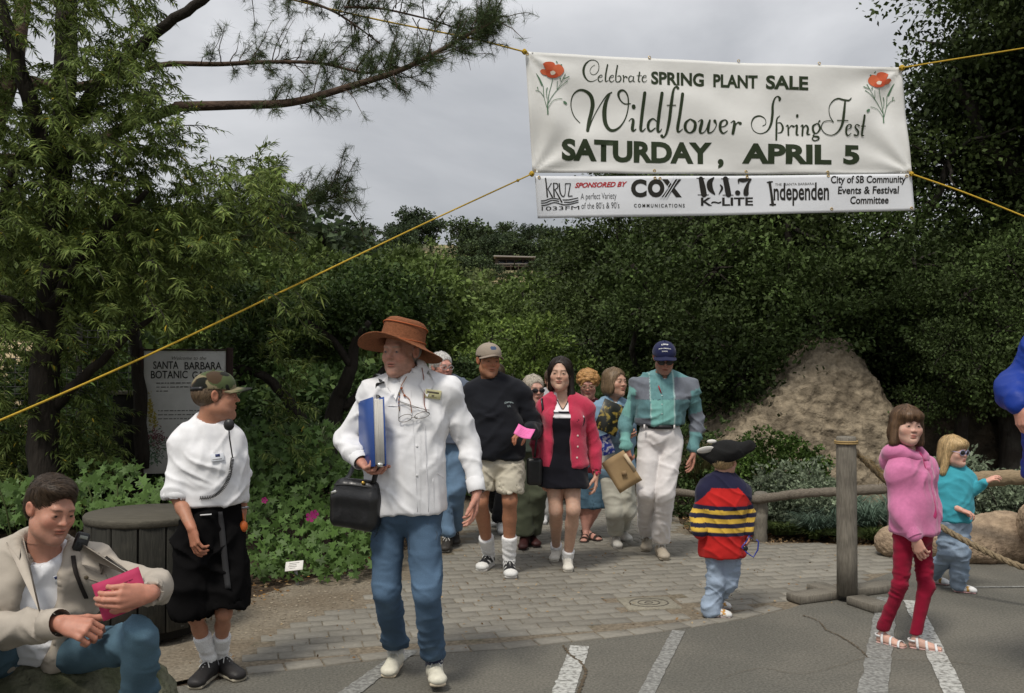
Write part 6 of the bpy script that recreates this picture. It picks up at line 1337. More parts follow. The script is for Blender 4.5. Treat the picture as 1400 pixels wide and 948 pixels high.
def build_people():
 for f in (woman_in_hat, man_black_sweatshirt, seated_man, boy_camo_cap, woman_pink_cardigan, man_plaid_shirt, woman_with_books, person_red_curls, back_group, boy_pirate_hat, girl_pink_hoodie, toddler_sunglasses, person_blue_jacket):
  t = time.time(); f(); print('  ', f.__name__, round(time.time() - t, 2))
# ================================================================== vegetation builders
def rdirs(n, rg, up=0.0, flat=1.0):
 v = rg.normal(0, 1, (n, 3)); v[:, 2] = v[:, 2] * flat + up; return v / np.maximum(np.linalg.norm(v, axis=1, keepdims=True), 1e-6)
def leaf_quads(p, d, n, L, W, bend=.0):
 """one folded diamond per leaf: p base, d direction, n rough normal"""
 s = np.cross(d, n); s /= np.maximum(np.linalg.norm(s, axis=1, keepdims=True), 1e-6); L = np.asarray(L)[:, None] * np.ones((len(p), 1)); W = np.asarray(W)[:, None] * np.ones((len(p), 1))
 up = np.cross(s, d); m = p + d * L * .45 + up * L * .06
 V = np.stack([p, m + s * W, p + d * L - np.array([0, 0, 1]) * L * bend, m - s * W], 1).reshape(-1, 3)
 return V, np.arange(len(V)).reshape(-1, 4)
def leafcol(n, rg, base, var=.22, alt=None, altp=.15):
 c = np.array(base) * (1 + var * rg.normal(0, 1, (n, 1))).clip(.45, 1.7)
 if alt is not None: m = rg.random(n) < altp; c[m] = np.array(alt) * (1 + var * rg.normal(0, 1, (m.sum(), 1))).clip(.5, 1.6)
 return c
def M_leaf(name='leaf', bl=.22, rough=.65): return mat(name, attr=True, rough=rough, spec=.18, backlight=bl)
def M_bark(): return mat('bark', (.034, .028, .022), rough=.95, noise=.4, nscale=9, bump=1, bscale=22, nstretch=(1, 1, .25), bstretch=(1, 1, .22), dist=.03, col2=(.060, .054, .045), c2scale=5)
def crown_points(blobs, n, rg, clump=.16, per=34, shell=.55):
 """leaf positions in clumps spread through ellipsoidal blobs (cx,cy,cz,rx,ry,rz)"""
 b = np.array(blobs, float); vol = (b[:, 3] * b[:, 4] * b[:, 5]) ** .8; k = rg.choice(len(b), max(1, n // per), p=vol / vol.sum())
 d = rdirs(len(k), rg); r = (shell + (1 - shell) * rg.random(len(k))) * (1 + .16 * rg.normal(0, 1, len(k))); c = b[k, :3] + d * r[:, None] * b[k, 3:6]
 bt = (1 + .18 * rg.normal(0, 1, len(b)))[k]; tone = (bt * (1 + .30 * rg.normal(0, 1, len(k)))).clip(.42, 1.75)
 i = np.repeat(np.arange(len(k)), per); q = rg.normal(0, 1, (len(i), 3)); q *= (clump * (rg.random(len(i)) ** .4) / np.linalg.norm(q, axis=1))[:, None]; q[:, 2] *= .6
 sz = (.7 + .6 * rg.random(len(k)))[i]; return c[i] + q * sz[:, None], d[i], tone[i], c
def crown_mesh(name, blobs, n, leaf, col, seed, clump=.3, shell=.5, alt=None, droop=0, aspect=.32, m=None, per=34, up=.35):
 rg = np.random.default_rng(seed); p, dn, tone, cc = crown_points(blobs, n, rg, clump, per, shell); n = len(p)
 d = dn * .8 + rdirs(n, rg) * .9 + np.array([0, 0, -droop]); d /= np.linalg.norm(d, axis=1, keepdims=True); nn = rdirs(n, rg) + np.array([0, 0, up * 3]); L = leaf * rg.uniform(.6, 1.3, n)
 V, F_ = leaf_quads(p, d, nn, L, L * aspect); c = leafcol(n, rg, col, .16, alt) * tone[:, None]
 return mesh_data(name, V, F_, m or M_leaf(), np.repeat(c, 4, axis=0), False), cc
def limb(mb, a, b, r0, r1, rg, wob=.1, seg=7, n=7):
 a, b = np.array(a, float), np.array(b, float); L = np.linalg.norm(b - a); t = np.linspace(0, 1, n)[:, None]; w_ = np.cumsum(rg.normal(0, wob * L / n, (n, 3)), axis=0); w_ -= w_ * 0 + t * w_[-1]
 mb.tube(a + (b - a) * t + w_, np.linspace(r0, r1, n), seg, np.array([1, 1, 1]))
def make_tree(loc, h, spread, seed, label, group, n=20000, leaf=.10, col=(.05, .085, .025), nb=9, trunk_h=.35, cat='tree', name='oak_tree', alt=(.10, .13, .04), clump=.38, lean=(0, 0), low=.25, per=34, shell=.5, cz=1.0, tr=.05):
 """a thing with a trunk (limbs joined on) and a crown, all relative to its base"""
 rg = np.random.default_rng(seed); root = empty(name, loc, label, cat, group); blobs = []; mb = MB(); fork = np.array([lean[0] * .4, lean[1] * .4, h * trunk_h])
 limb(mb, [0, 0, -.3], fork, h * tr, h * tr * .7, rg, .12)
 for i in range(nb):
  a = 2 * math.pi * (i + rg.random() * .6) / nb; r = spread * rg.uniform(.25, .72); z = h * rg.uniform(low + .12, .84) * cz
  c = np.array([lean[0] + r * math.cos(a), lean[1] + r * math.sin(a), z]); s_ = spread * rg.uniform(.30, .46); blobs.append([*c, s_, s_, s_ * rg.uniform(.5, .75)])
  limb(mb, fork * rg.uniform(.75, 1), c, h * tr * .42, h * .008, rg, .22)
 blobs.append([lean[0], lean[1], h * .82, spread * .42, spread * .42, h * .15])
 me, cc = crown_mesh('crown', blobs, n, leaf, col, seed, clump, shell, alt, per=per)
 sel = cc[rg.integers(0, len(cc), min(60, len(cc)))]
 for c in sel:
  b = min(blobs, key=lambda q: np.linalg.norm(np.array(q[:3]) - c)); limb(mb, b[:3], c, h * .006, h * .0015, rg, .25, 4, 4)
 tb = mb.build('trunk', M_bark(), None, None, True); tb.parent = root; cr = bpy.data.objects.new('crown', me); link(cr, root); return root
def copy_thing(o, loc, rotz=0, sc=1.0, label=None, group=None):
 c = o.copy(); COL.objects.link(c); c.location = tuple(float(v) for v in loc); c.rotation_euler = (0, 0, rotz); c.scale = (sc, sc, sc) if np.isscalar(sc) else sc
 if label: c['label'] = label
 if group: c['group'] = group
 for ch in list(o.children):
  k = ch.copy(); COL.objects.link(k); k.parent = c
  for g in ch.children: q = g.copy(); COL.objects.link(q); q.parent = k
 return c
HY = np.array([0, 16, 30, 60, 100, 150, 220, 300, 600.]); HZ = np.array([0, 0, .6, 3.0, 8.0, 14.6, 28.5, 30.5, 30.])
def terrain(x, y):
 x = np.asarray(x, float); y = np.asarray(y, float); z = np.interp(y, HY, HZ); w_ = np.clip((y - 30) / 120, 0, 1)
 return z + w_ * (3.2 * np.sin(x * .021 + 1.1) * np.cos(y * .012) - .045 * np.maximum(np.abs(x + 25) - 30, 0)) * 1.0 + w_ * 2.2 * (vn(np.stack([x * .03, y * .03, x * 0], -1), 5) - .5)
# ================================================================== the drooping narrow-leaved tree and the pine on the left
def spray(p0, d0, rg, n=26, L=.34, leaf=.105, w=.0072, sag=.5):
 """a drooping twig with narrow leaves in two ranks: returns twig points, leaf bases, leaf directions"""
 t = np.linspace(0, 1, 6)[:, None]; tw = p0 + d0 * L * t - np.array([0, 0, 1]) * sag * L * t ** 2; k = rg.random(n); i = k * 4.99; f = (i % 1)[:, None]; i = i.astype(int)
 b = tw[i] * (1 - f) + tw[i + 1] * f; tg = tw[i + 1] - tw[i]; tg /= np.linalg.norm(tg, axis=1, keepdims=True)
 s = np.cross(tg, [0, 0, 1.]); s /= np.maximum(np.linalg.norm(s, axis=1, keepdims=True), 1e-6); sg = np.where(rg.random(n) < .5, -1, 1)[:, None]
 d = tg * .62 + s * sg * .62 + rg.normal(0, .32, (n, 3)) - np.array([0, 0, .16]); d /= np.linalg.norm(d, axis=1, keepdims=True); return tw, b, d
def left_tree():
 rg = np.random.default_rng(301); Y = 8.0; root = empty('willow_leaved_tree', P(78, 690, Y) * [1, 1, 0], 'tall tree with drooping narrow leaves filling the left side above the signboard', 'tree')
 mb = MB(); B0 = P(70, 690, Y) * [1, 1, 0]
 def br(pts, r0, r1): q = bez([P(*a) for a in pts], 6); mb.tube(q + rg.normal(0, .008, q.shape), np.linspace(r0, r1, len(q)), 9, np.array([1, 1, 1]))
 br([(70, 720, 8.0), (60, 560, 8.0), (72, 400, 8.05), (80, 240, 8.1), (90, 110, 8.1), (92, -40, 8.2), (100, -140, 8.2)], .13, .07)
 br([(80, 260, 8.1), (45, 150, 7.9), (10, 40, 7.8), (-15, -60, 7.8)], .075, .045); br([(66, 470, 8.0), (20, 420, 7.8), (-40, 400, 7.6)], .07, .04); br([(84, 200, 8.1), (140, 110, 8.0), (215, 45, 7.9), (290, -10, 7.8), (340, -50, 7.8)], .058, .03)
 br([(70, 420, 8.0), (130, 330, 7.7), (200, 260, 7.6)], .06, .02); br([(70, 560, 8.0), (150, 480, 7.8), (230, 420, 7.7)], .05, .015); br([(195, 640, 9.0), (190, 520, 9.0), (180, 430, 9.1)], .07, .05); br([(0, 300, 7.9), (20, 230, 7.9), (60, 190, 8.0)], .05, .03)
 A, D, Tn = [], [], []; TW = []
 zones = [((-60, 640), (-30, 640), 700, 1.0), ((-60, 330), (-60, 640), 800, 1.0), ((-60, 215), (90, 330), 420, 1.1), ((-60, 200), (-60, 100), 150, 1.0), ((230, 370), (150, 300), 110, 1.2), ((200, 420), (300, 640), 250, .9), ((330, 520), (330, 480), 130, .9), ((270, 360), (60, 200), 26, 1.3), ((330, 385), (225, 265), 36, 1.2), ((-40, 180), (560, 690), 120, .9), ((140, 330), (120, 330), 150, 1.1)]
 for (x0, x1), (y0, y1), n, tone in zones:
  for _ in range(n):
   px, py = rg.uniform(x0, x1), rg.uniform(y0, y1)
   if (x1 > 500): px = rg.uniform(-60, 300)
   edge = 262 + 45 * math.sin(py * .021 + .6) + 26 * math.sin(py * .07)
   if (x0, y0) == (-60, -60) or x1 == 640:
    if px > edge + rg.normal(0, 14): continue
   if py < 215 and 205 < px:
    if px > 250 - (215 - py) * .35 + rg.normal(0, 16): continue
   # sky windows in the upper left
   if ((px - 40) / 34) ** 2 + ((py - 65) / 30) ** 2 < 1 or ((px - 22) / 22) ** 2 + ((py - 130) / 26) ** 2 < 1: continue
   if 150 < px < 355 and 432 < py < 690: continue
   Yd = 8.0 + rg.normal(0, .55) if py < 470 else 7.9 + abs(rg.normal(0, .7)); p0 = P(px, py, Yd); c0 = P(px - 40 + rg.normal(0, 30), py + rg.normal(0, 25) , 8.2); d0 = _n(p0 - c0 + rg.normal(0, .25, 3) + np.array([.12, -.12, .05]))
   nl = 42; tw, b, d = spray(p0, d0, rg, nl, rg.uniform(.16, .36), sag=rg.uniform(.05, .55)); A.append(b); D.append(d); Tn.append(np.full(nl, tone * rg.uniform(.72, 1.3))); TW.append(tw)
 A, D, Tn = np.concatenate(A), np.concatenate(D), np.concatenate(Tn); n = len(A); L = .078 * rg.uniform(.5, 1.3, n); nn = rdirs(n, rg) + np.array([0, 0, 1.6]); V, F_ = leaf_quads(A, D, nn, L, np.full(n, .0068), .12)
 c = leafcol(n, rg, (.100, .140, .034), .18, (.18, .22, .06), .18) * Tn[:, None]; y_ = rg.random(n) < .006; c[y_] = (.40, .30, .03)
 mk('crown', V, F_, M_leaf('narrow_leaf', .30), root, np.repeat(c, 4, axis=0), False)
 for tw in TW[::2]: mb.add(*tube_vf(tw, np.linspace(.005, .002, 6), 3, False), np.array([1., 1, 1]))
 mb.build('trunk', mat('dark_bark', (.022, .018, .014), rough=.95, noise=.3, nscale=12, bump=1, bscale=25, nstretch=(1, 1, .3), bstretch=(1, 1, .3), dist=.03), root, smooth=True); print('   narrow leaves', n)
def needles(ends, rg, per, L, mb=None):
 P_, D_ = [], []
 for p, d in ends:
  k = per; dd = rdirs(k, rg) * .95 + d * .7; dd /= np.linalg.norm(dd, axis=1, keepdims=True); P_.append(p - d * rg.uniform(0, .10, (k, 1))); D_.append(dd)
 p, d = np.concatenate(P_), np.concatenate(D_); n = len(p); s = np.cross(d, rdirs(n, rg)); s /= np.linalg.norm(s, axis=1, keepdims=True); l = L * rg.uniform(.6, 1.15, (n, 1)); w_ = .0016
 V = np.stack([p - s * w_, p + s * w_, p + d * l + np.array([0, 0, -.012])], 1).reshape(-1, 3); return V, np.arange(len(V)).reshape(-1, 3)
def pine():
 rg = np.random.default_rng(77); root = empty('pine_tree', P(-60, 690, 9.2) * [1, 1, 0], 'pine with long bare twigged branches reaching right across the sky', 'pine'); mb = MB(); ends = []
 W1 = np.array([1, 1, 1.])
 def branch(pts, r0, r1, tw, spread=.30, lo=.25, down=.5):
  q = bez([P(*a) for a in pts], 8); n = len(q); mb.tube(q, np.linspace(r0, r1, n), 8, W1)
  for _ in range(tw):
   i = int(n * (lo + (1 - lo) * rg.random() ** .8)) - 2; i = max(1, min(n - 2, i)); tg = _n(q[i + 1] - q[i]); side = rg.normal(0, 1, 3); side[1] *= .8; side = _n(side - tg * (side @ tg) + np.array([0, 0, .35]))
   L = spread * rg.uniform(.4, 1.3); d0 = _n(tg * .55 + side); hang = rg.random() < .16
   m = 6; t = np.linspace(0, 1, m)[:, None]; tw_ = q[i] + d0 * L * t + (np.array([0, 0, -.9 * L]) * t ** 1.6 if hang else np.array([.10 * L, 0, .25 * L]) * t ** 2) + np.cumsum(rg.normal(0, .012, (m, 3)), axis=0)
   mb.tube(tw_, np.linspace(max(.006, r1 * .5), .0022, m), 4, W1)
   for f in (2, 3, 4, 5):
    if rg.random() < (.30 if hang else .8): ends.append((tw_[f] + 0, _n(tw_[f] - tw_[f - 1] + rg.normal(0, .25, 3))))
   if rg.random() < .7:
    j = rg.integers(2, 5); d1 = _n(d0 + rg.normal(0, .7, 3)); e = tw_[j] + d1 * L * .4; mb.tube([tw_[j], tw_[j] + d1 * L * .2 + [0, 0, .01], e], [.004, .003, .002], 4, W1); ends.append((e, d1)); ends.append((e - d1 * .05, _n(d1 + rg.normal(0, .3, 3))))
  ends.append((q[-1], _n(q[-1] - q[-3])))
 mb.tube([P(-60, 720, 9.2), P(-55, 400, 9.2), P(-20, 200, 9.2), P(20, 90, 9.2), P(40, -60, 9.2)], [.22, .17, .11, .08, .06], 10, W1)
 mb.tube(bez([P(-20, 220, 9.2), P(90, 215, 9.2), P(180, 170, 9.2), P(250, 145, 9.1)], 6), np.linspace(.07, .05, 19), 8, W1)
 mb.tube(bez([P(30, 110, 9.2), P(100, 120, 9.2), P(190, 98, 9.2)], 6), np.linspace(.06, .035, 13), 8, W1)
 branch([(240, 146, 9.1), (320, 144, 9.0), (400, 140, 8.9), (480, 118, 8.9), (550, 95, 8.8), (610, 65, 8.8), (650, 42, 8.8), (688, 22, 8.8)], .048, .009, 105, .30, .22)
 branch([(185, 99, 9.2), (230, 88, 9.2), (300, 88, 9.2), (370, 85, 9.1), (440, 87, 9.1), (500, 100, 9.1), (545, 92, 9.0)], .030, .008, 60, .26, .30)
 branch([(470, 10, 9.0), (520, 12, 9.0), (580, 25, 8.9), (640, 40, 8.9), (672, 20, 8.9)], .012, .005, 46, .24, .0)
 branch([(330, -30, 9.4), (400, -5, 9.3), (460, 18, 9.2), (520, 60, 9.1)], .02, .006, 42, .28, .0)
 branch([(150, 330, 9.4), (260, 300, 9.3), (350, 285, 9.2), (420, 280, 9.2), (478, 262, 9.2)], .03, .007, 105, .26, .30)
 branch([(300, 330, 9.3), (360, 320, 9.2), (420, 318, 9.2)], .015, .005, 26, .22, .0)
 V, F_ = needles(ends, rg, 34, .10); n = len(F_); c = leafcol(n, rg, (.070, .100, .040), .2); mk('needles', V, F_, M_leaf('pine_needle', .12), root, np.repeat(c, 3, axis=0), False)
 mb.build('trunk', mat('pine_bark', (.075, .050, .036), rough=.95, noise=.4, nscale=14, bump=1, bscale=30, nstretch=(1, 1, .4), dist=.02), root, smooth=True); print('   needles', n)
# ================================================================== trees and hill
def build_trees():
 left_tree(); pine()
 OL = 'dense dark evergreen oaks behind the path'
 # dark oaks behind the walkers and over the boulder
 A = make_tree((P(1130, 0, 14.0)[0], 14.0, 0), 5.4, 2.9, 11, 'broad dark evergreen oak behind the banner above the boulder', OL, 60000, .068, (.048, .068, .020), 15, .22, low=.02, alt=(.07, .10, .03), clump=.30)
 B = make_tree((P(1640, 0, 11.6)[0], 12.0, 0), 8.6, 3.0, 12, 'tallest dark oak at the right edge hanging over the boulder', OL, 70000, .072, (.044, .063, .019), 18, .2, low=.14, alt=(.07, .10, .03), clump=.32)
 copy_thing(A, (P(985, 0, 15.5)[0], 15.5, 0), 2.1, .98, 'dark oak behind the banner above the man in the navy cap')
 copy_thing(A, (P(1500, 0, 13.6)[0], 13.8, .2), 4.0, (1.0, 1.0, 1.3), 'dark oak right of the boulder top, left of the tallest oak')
 copy_thing(A, (P(905, 0, 18)[0], 18.5, 0), 1.0, .92, 'dark oak whose top shows at the lower left corner of the banner')
 copy_thing(A, (P(1010, 0, 19)[0], 20, .2), 3.2, 1.25, 'dark oak in the second row behind the middle of the banner')
 copy_thing(B, (P(1590, 0, 14)[0], 14.2, .2), 1.4, (1, 1, 1.12), 'tall dark oak behind the tallest oak at the upper right corner')
 make_tree((P(1470, 0, 12.6)[0], 12.9, 0), 8.8, 2.25, 17, 'dense tall dark oak filling the upper right corner beside the banner', OL, 56000, .082, (.040, .058, .018), 26, .3, low=.30, alt=(.06, .09, .03), clump=.34, shell=.35)
 C = make_tree((P(1210, 0, 12.6)[0], 12.6, .2), 3.6, 1.9, 13, 'dark leafy oak limb mass directly above the boulder', OL, 34000, .062, (.050, .074, .022), 11, .3, low=.15, alt=(.07, .11, .03), clump=.24)
 copy_thing(C, (P(1090, 0, 12.2)[0], 12.4, -.2), 1.9, .92, 'low dark oak scrub left of the boulder')
 copy_thing(C, (P(985, 0, 12.8)[0], 13.0, -.2), 3.0, 1.0, 'low dark oak scrub behind the man in the navy cap')
 copy_thing(C, (P(880, 0, 13)[0], 13.4, -.2), 4.4, .80, 'low dark oak scrub behind the woman with the brown bob')
 copy_thing(C, (P(1318, 0, 10.9)[0], 11.0, .50), 2.6, (.50, .5, .60), 'dark oak sprays hanging over the right flank of the boulder'); copy_thing(C, (P(1375, 0, 11.2)[0], 11.2, .25), 5.2, .8, 'dark oak limbs hanging low at the right edge')
 # mid-green oaks behind the group
 GL = 'green oaks behind the walking group'
 D = make_tree((P(560, 0, 22)[0], 22, terrain(0, 22)), 3.9, 2.7, 21, 'mid green oak right behind the woman in the straw hat', GL, 30000, .12, (.082, .118, .030), 13, .22, low=.02, alt=(.12, .165, .045), clump=.30)
 D2 = make_tree((P(585, 0, 27)[0], 27, float(terrain(P(585, 0, 27)[0], 27)) - .2), 4.4, 2.2, 22, 'pale olive oak in the second row right of the straw hat', GL, 20000, .12, (.115, .145, .050), 11, .22, low=.02, alt=(.16, .19, .07), clump=.34)
 for i, (px, y, lb) in enumerate(((505, 25, 'pale olive oak above the left brim of the straw hat'), (650, 38, 'pale olive oak below the small low cabin'), (420, 34, 'pale olive oak in the gap left of the rope crossing'), (760, 30, 'pale olive oak above the black haired woman'))): copy_thing(D2, (P(px, 0, y)[0], y, float(terrain(P(px, 0, y)[0], y)) - .2), i * 1.9, .86, lb)
 for i, (px, y, s_, lb) in enumerate([(690, 24, .80, 'mid green oak behind the man in the tan cap'), (440, 20, 1.02, 'mid green oak left of the straw hat under the yellow rope'), (330, 17, .98, 'mid green oak just right of the signboard'), (800, 26, 1.05, 'mid green oak behind the black haired woman'), (250, 22, 1.25, 'mid green oak behind the signboard'),
                                          (620, 32, .92, 'green oak in the second row above the straw hat'), (480, 30, 1.1, 'green oak in the second row left of the straw hat'), (380, 28, 1.1, 'green oak in the second row where the rope crosses'), (740, 34, .80, 'green oak in the second row below the flat roofed cabin'), (100, 24, 1.4, 'green oak behind the willow leaved tree'), (0, 20, 1.3, 'green oak at the far left behind the wire fence')]):
  copy_thing(D, (P(px, 0, y)[0], y, float(terrain(P(px, 0, y)[0], y)) - .2), i * 1.3 + .5, s_, lb)
 E = make_tree((P(712, 0, 13.2)[0], 13.2, 0), 2.15, .95, 31, 'yellow green young tree between the man in the cap and the black haired woman', 'yellow green young trees', 9000, .06, (.085, .125, .027), 9, .3, low=.1, alt=(.14, .19, .04), clump=.20, tr=.018, name='young_tree')
 copy_thing(E, (P(668, 0, 14)[0], 14.3, 0), 2.2, 1.0, 'yellow green young tree just left of the tan cap'); copy_thing(E, (P(760, 0, 15)[0], 15.2, 0), 4.2, 1.02, 'yellow green young tree above the black haired woman')
 F_ = make_tree((P(640, 0, 11.5)[0], 11.5, -.1), 1.75, .52, 32, 'small feathery grey green shrub between the straw hat and the tan cap', None, 6000, .06, (.075, .115, .040), 7, .15, low=.0, alt=(.12, .16, .06), clump=.14, cat='shrub', name='feathery_shrub', tr=.015)
 # dark leaning trunks with a crown left of the hat
 T = empty('leaning_tree', P(462, 640, 10.2) * [1, 1, 0], 'dark leaning tree with crooked forked trunks left of the woman in the hat', 'tree'); rg = np.random.default_rng(5); mb = MB()
 for pts, r0, r1 in (([(455, 660, 10.2), (452, 600, 10.2), (462, 550, 10.2), (478, 510, 10.1), (486, 470, 10.1), (505, 440, 10)], .12, .03), ([(448, 640, 10.2), (420, 590, 10.1), (395, 550, 10), (360, 515, 9.9), (320, 500, 9.9)], .085, .03), ([(470, 560, 10.2), (500, 530, 10.3), (530, 500, 10.4), (545, 470, 10.5)], .05, .02), ([(480, 500, 10.1), (450, 460, 10.1), (400, 430, 10.1)], .045, .02)):
  q = bez([P(*a) for a in pts], 6); mb.tube(q + rg.normal(0, .006, q.shape), np.linspace(r0, r1, len(q)), 8, np.array([1., 1, 1]))
 mb.build('trunk', MATS['dark_bark'], T, smooth=True)
 bl = []
 for px, py, Y, r, rz in ((400, 420, 10.2, .55, .30), (470, 430, 10.4, .55, .28), (530, 440, 10.6, .5, .25), (350, 470, 10.0, .45, .25), (440, 470, 10.8, .5, .2), (560, 420, 11, .5, .3), (330, 420, 10.5, .5, .3), (500, 390, 11, .5, .3)): bl.append([*P(px, py, Y), r, r, rz])
 me, _ = crown_mesh('crown', [[b[0] - T.location.x, b[1] - T.location.y, b[2], *b[3:]] for b in bl], 17000, .06, (.042, .070, .020), 8, .17, .35, (.08, .12, .03)); link(bpy.data.objects.new('crown', me), T)
 # hill trees
 rg = np.random.default_rng(9); H1 = make_tree((0, 60, 0), 5.5, 3.6, 41, 'x', 'trees on the hillside', 2600, .42, (.060, .085, .038), 11, .2, low=.0, alt=(.08, .11, .04), clump=.7, per=16, name='hill_tree'); H2 = make_tree((0, 60, 0), 7.5, 3.2, 42, 'x', 'trees on the hillside', 2600, .42, (.048, .070, .034), 10, .25, low=.1, alt=(.06, .09, .04), clump=.7, per=16, name='hill_tree')  # distance haze is put into the lightened leaf colour of H1
 first = {0: H1, 1: H2}; used = set(); cnt = 0
 def place(px, y, s_, k, lb):
  nonlocal cnt
  x = P(px, 0, y)[0]; loc = (x, y, float(terrain(x, y)) - .4); g = 'trees on the hillside'
  if k not in used: o = first[k]; o.location = loc; o.scale = (s_,) * 3; o['label'] = lb; used.add(k)
  else: o = copy_thing(first[k], loc, rg.uniform(0, 6.3), s_, lb, g)
  cnt += 1
 place(560, 205, 1.35, 1, 'rounded dark tree standing highest on the hill skyline'); place(500, 205, 1.2, 0, 'wide dark tree on the hill skyline right of the pine branch')
 place(590, 195, 1.05, 1, 'bushy tree on the skyline right of the highest rounded tree'); place(640, 175, 1.5, 0, 'large dark tree between the tan meadow and the flat roofed cabin'); place(690, 210, 1.1, 0, 'tree on the skyline above the flat roofed cabin')
 for i, px in enumerate(range(586, 790, 12)): place(px, 112 + 5 * (i % 3), (.30 if (583 < px < 614 or 668 < px < 738) else .62) * (1 + .12 * math.sin(i * 2.3)), 0, 'round dark tree among the many that cover the hillside')
 for i in range(230):
  y = 36 + 170 * rg.random() ** .8; px = rg.uniform(-60, 1500) if rg.random() < .3 else rg.uniform(330, 800)
  k = int(rg.random() < .4); s_ = rg.uniform(.62, 1.05); hw = 3.5 * s_ * FPX / y; top = 490 - (float(terrain(P(px, 0, y)[0], y)) + (5.6, 7.4)[k] * s_ * .92 - CAMZ) * FPX / y
  lim = 0
  if px + hw > 668 and px - hw < 740 and y < 150: lim = 378
  if px + hw > 584 and px - hw < 614 and y < 190: lim = max(lim, 364)
  if top < lim: s_ = (490 - lim - rg.uniform(0, 14) + (CAMZ - float(terrain(P(px, 0, y)[0], y))) * FPX / y) * y / FPX / ((5.6, 7.4)[k] * .92)
  if s_ < .22: continue
  place(px, y, s_, k, 'round dark tree among the many that cover the hillside')
# ================================================================== ground, path, planting
def inpoly(x, y, poly):
 r = np.zeros(np.shape(x), bool); n = len(poly)
 for i in range(n):
  x1, y1 = poly[i]; x2, y2 = poly[(i + 1) % n]; c = ((y1 > y) != (y2 > y)) & (x < (x2 - x1) * (y - y1) / (y2 - y1 + 1e-12) + x1); r ^= c
 return r
def sheet(name, poly, z, m, kind='structure', parent=None, res=None, hf=None):
 bm = bmesh.new(); vs = [bm.verts.new((p[0], p[1], z)) for p in poly]; f = bm.faces.new(vs)
 if f.normal.z < 0: f.normal_flip()
 bmesh.ops.triangulate(bm, faces=bm.faces[:])
 me = bpy.data.meshes.new(name); bm.to_mesh(me); bm.free(); me.materials.append(m); o = bpy.data.objects.new(name, me); link(o, parent)
 if kind: o['kind'] = kind
 return o
def gp(lst): return [tuple(G(*p)[:2]) for p in lst]
EDGE = [(-300, 985), (60, 962), (200, 946), (337, 923), (430, 913), (515, 903), (605, 894), (680, 889), (749, 882), (830, 873), (900, 865), (960, 856), (1010, 848), (1080, 832), (1150, 808), (1215, 784), (1290, 764), (1400, 750), (1560, 740)]
STRIP = [(-300, 975), (60, 950), (200, 938), (290, 918), (330, 890), (372, 862), (420, 845), (470, 826), (520, 806), (560, 786), (596, 762), (622, 738), (636, 710), (646, 682), (655, 660)]
BEDL = [(-300, 900), (100, 868), (225, 858), (262, 850), (300, 836), (345, 815), (400, 797), (450, 783), (500, 770), (560, 748), (592, 722), (610, 690), (625, 660)]
BEDR = [(1560, 735), (1400, 744), (1300, 748), (1215, 746), (1120, 742), (1040, 741), (980, 738), (945, 730), (930, 715), (922, 690), (915, 660)]
def ground_mats():
 asp = mat('asphalt', (.122, .117, .100), rough=.9, noise=.40, nscale=75, bump=.8, bscale=130, spec=.2, dist=.006, col2=(.160, .150, .126), c2scale=1.3, c2lo=.40, c2hi=.64, detail=8)
 dirt = mat('packed_dirt', (.165, .135, .098), rough=1, noise=.35, nscale=55, bump=1, bscale=45, spec=.1, dist=.01, col2=(.22, .19, .145), c2scale=2.2, c2lo=.4, c2hi=.65)
 soil = mat('dark_soil', (.075, .055, .038), rough=1, noise=.5, nscale=35, bump=1, bscale=40, spec=.1, dist=.03)
 hill = mat('dry_grass', (.26, .21, .105), rough=1, noise=.3, nscale=3, col2=(.075, .085, .035), c2scale=.06, c2lo=.46, c2hi=.56)
 return asp, dirt, soil, hill
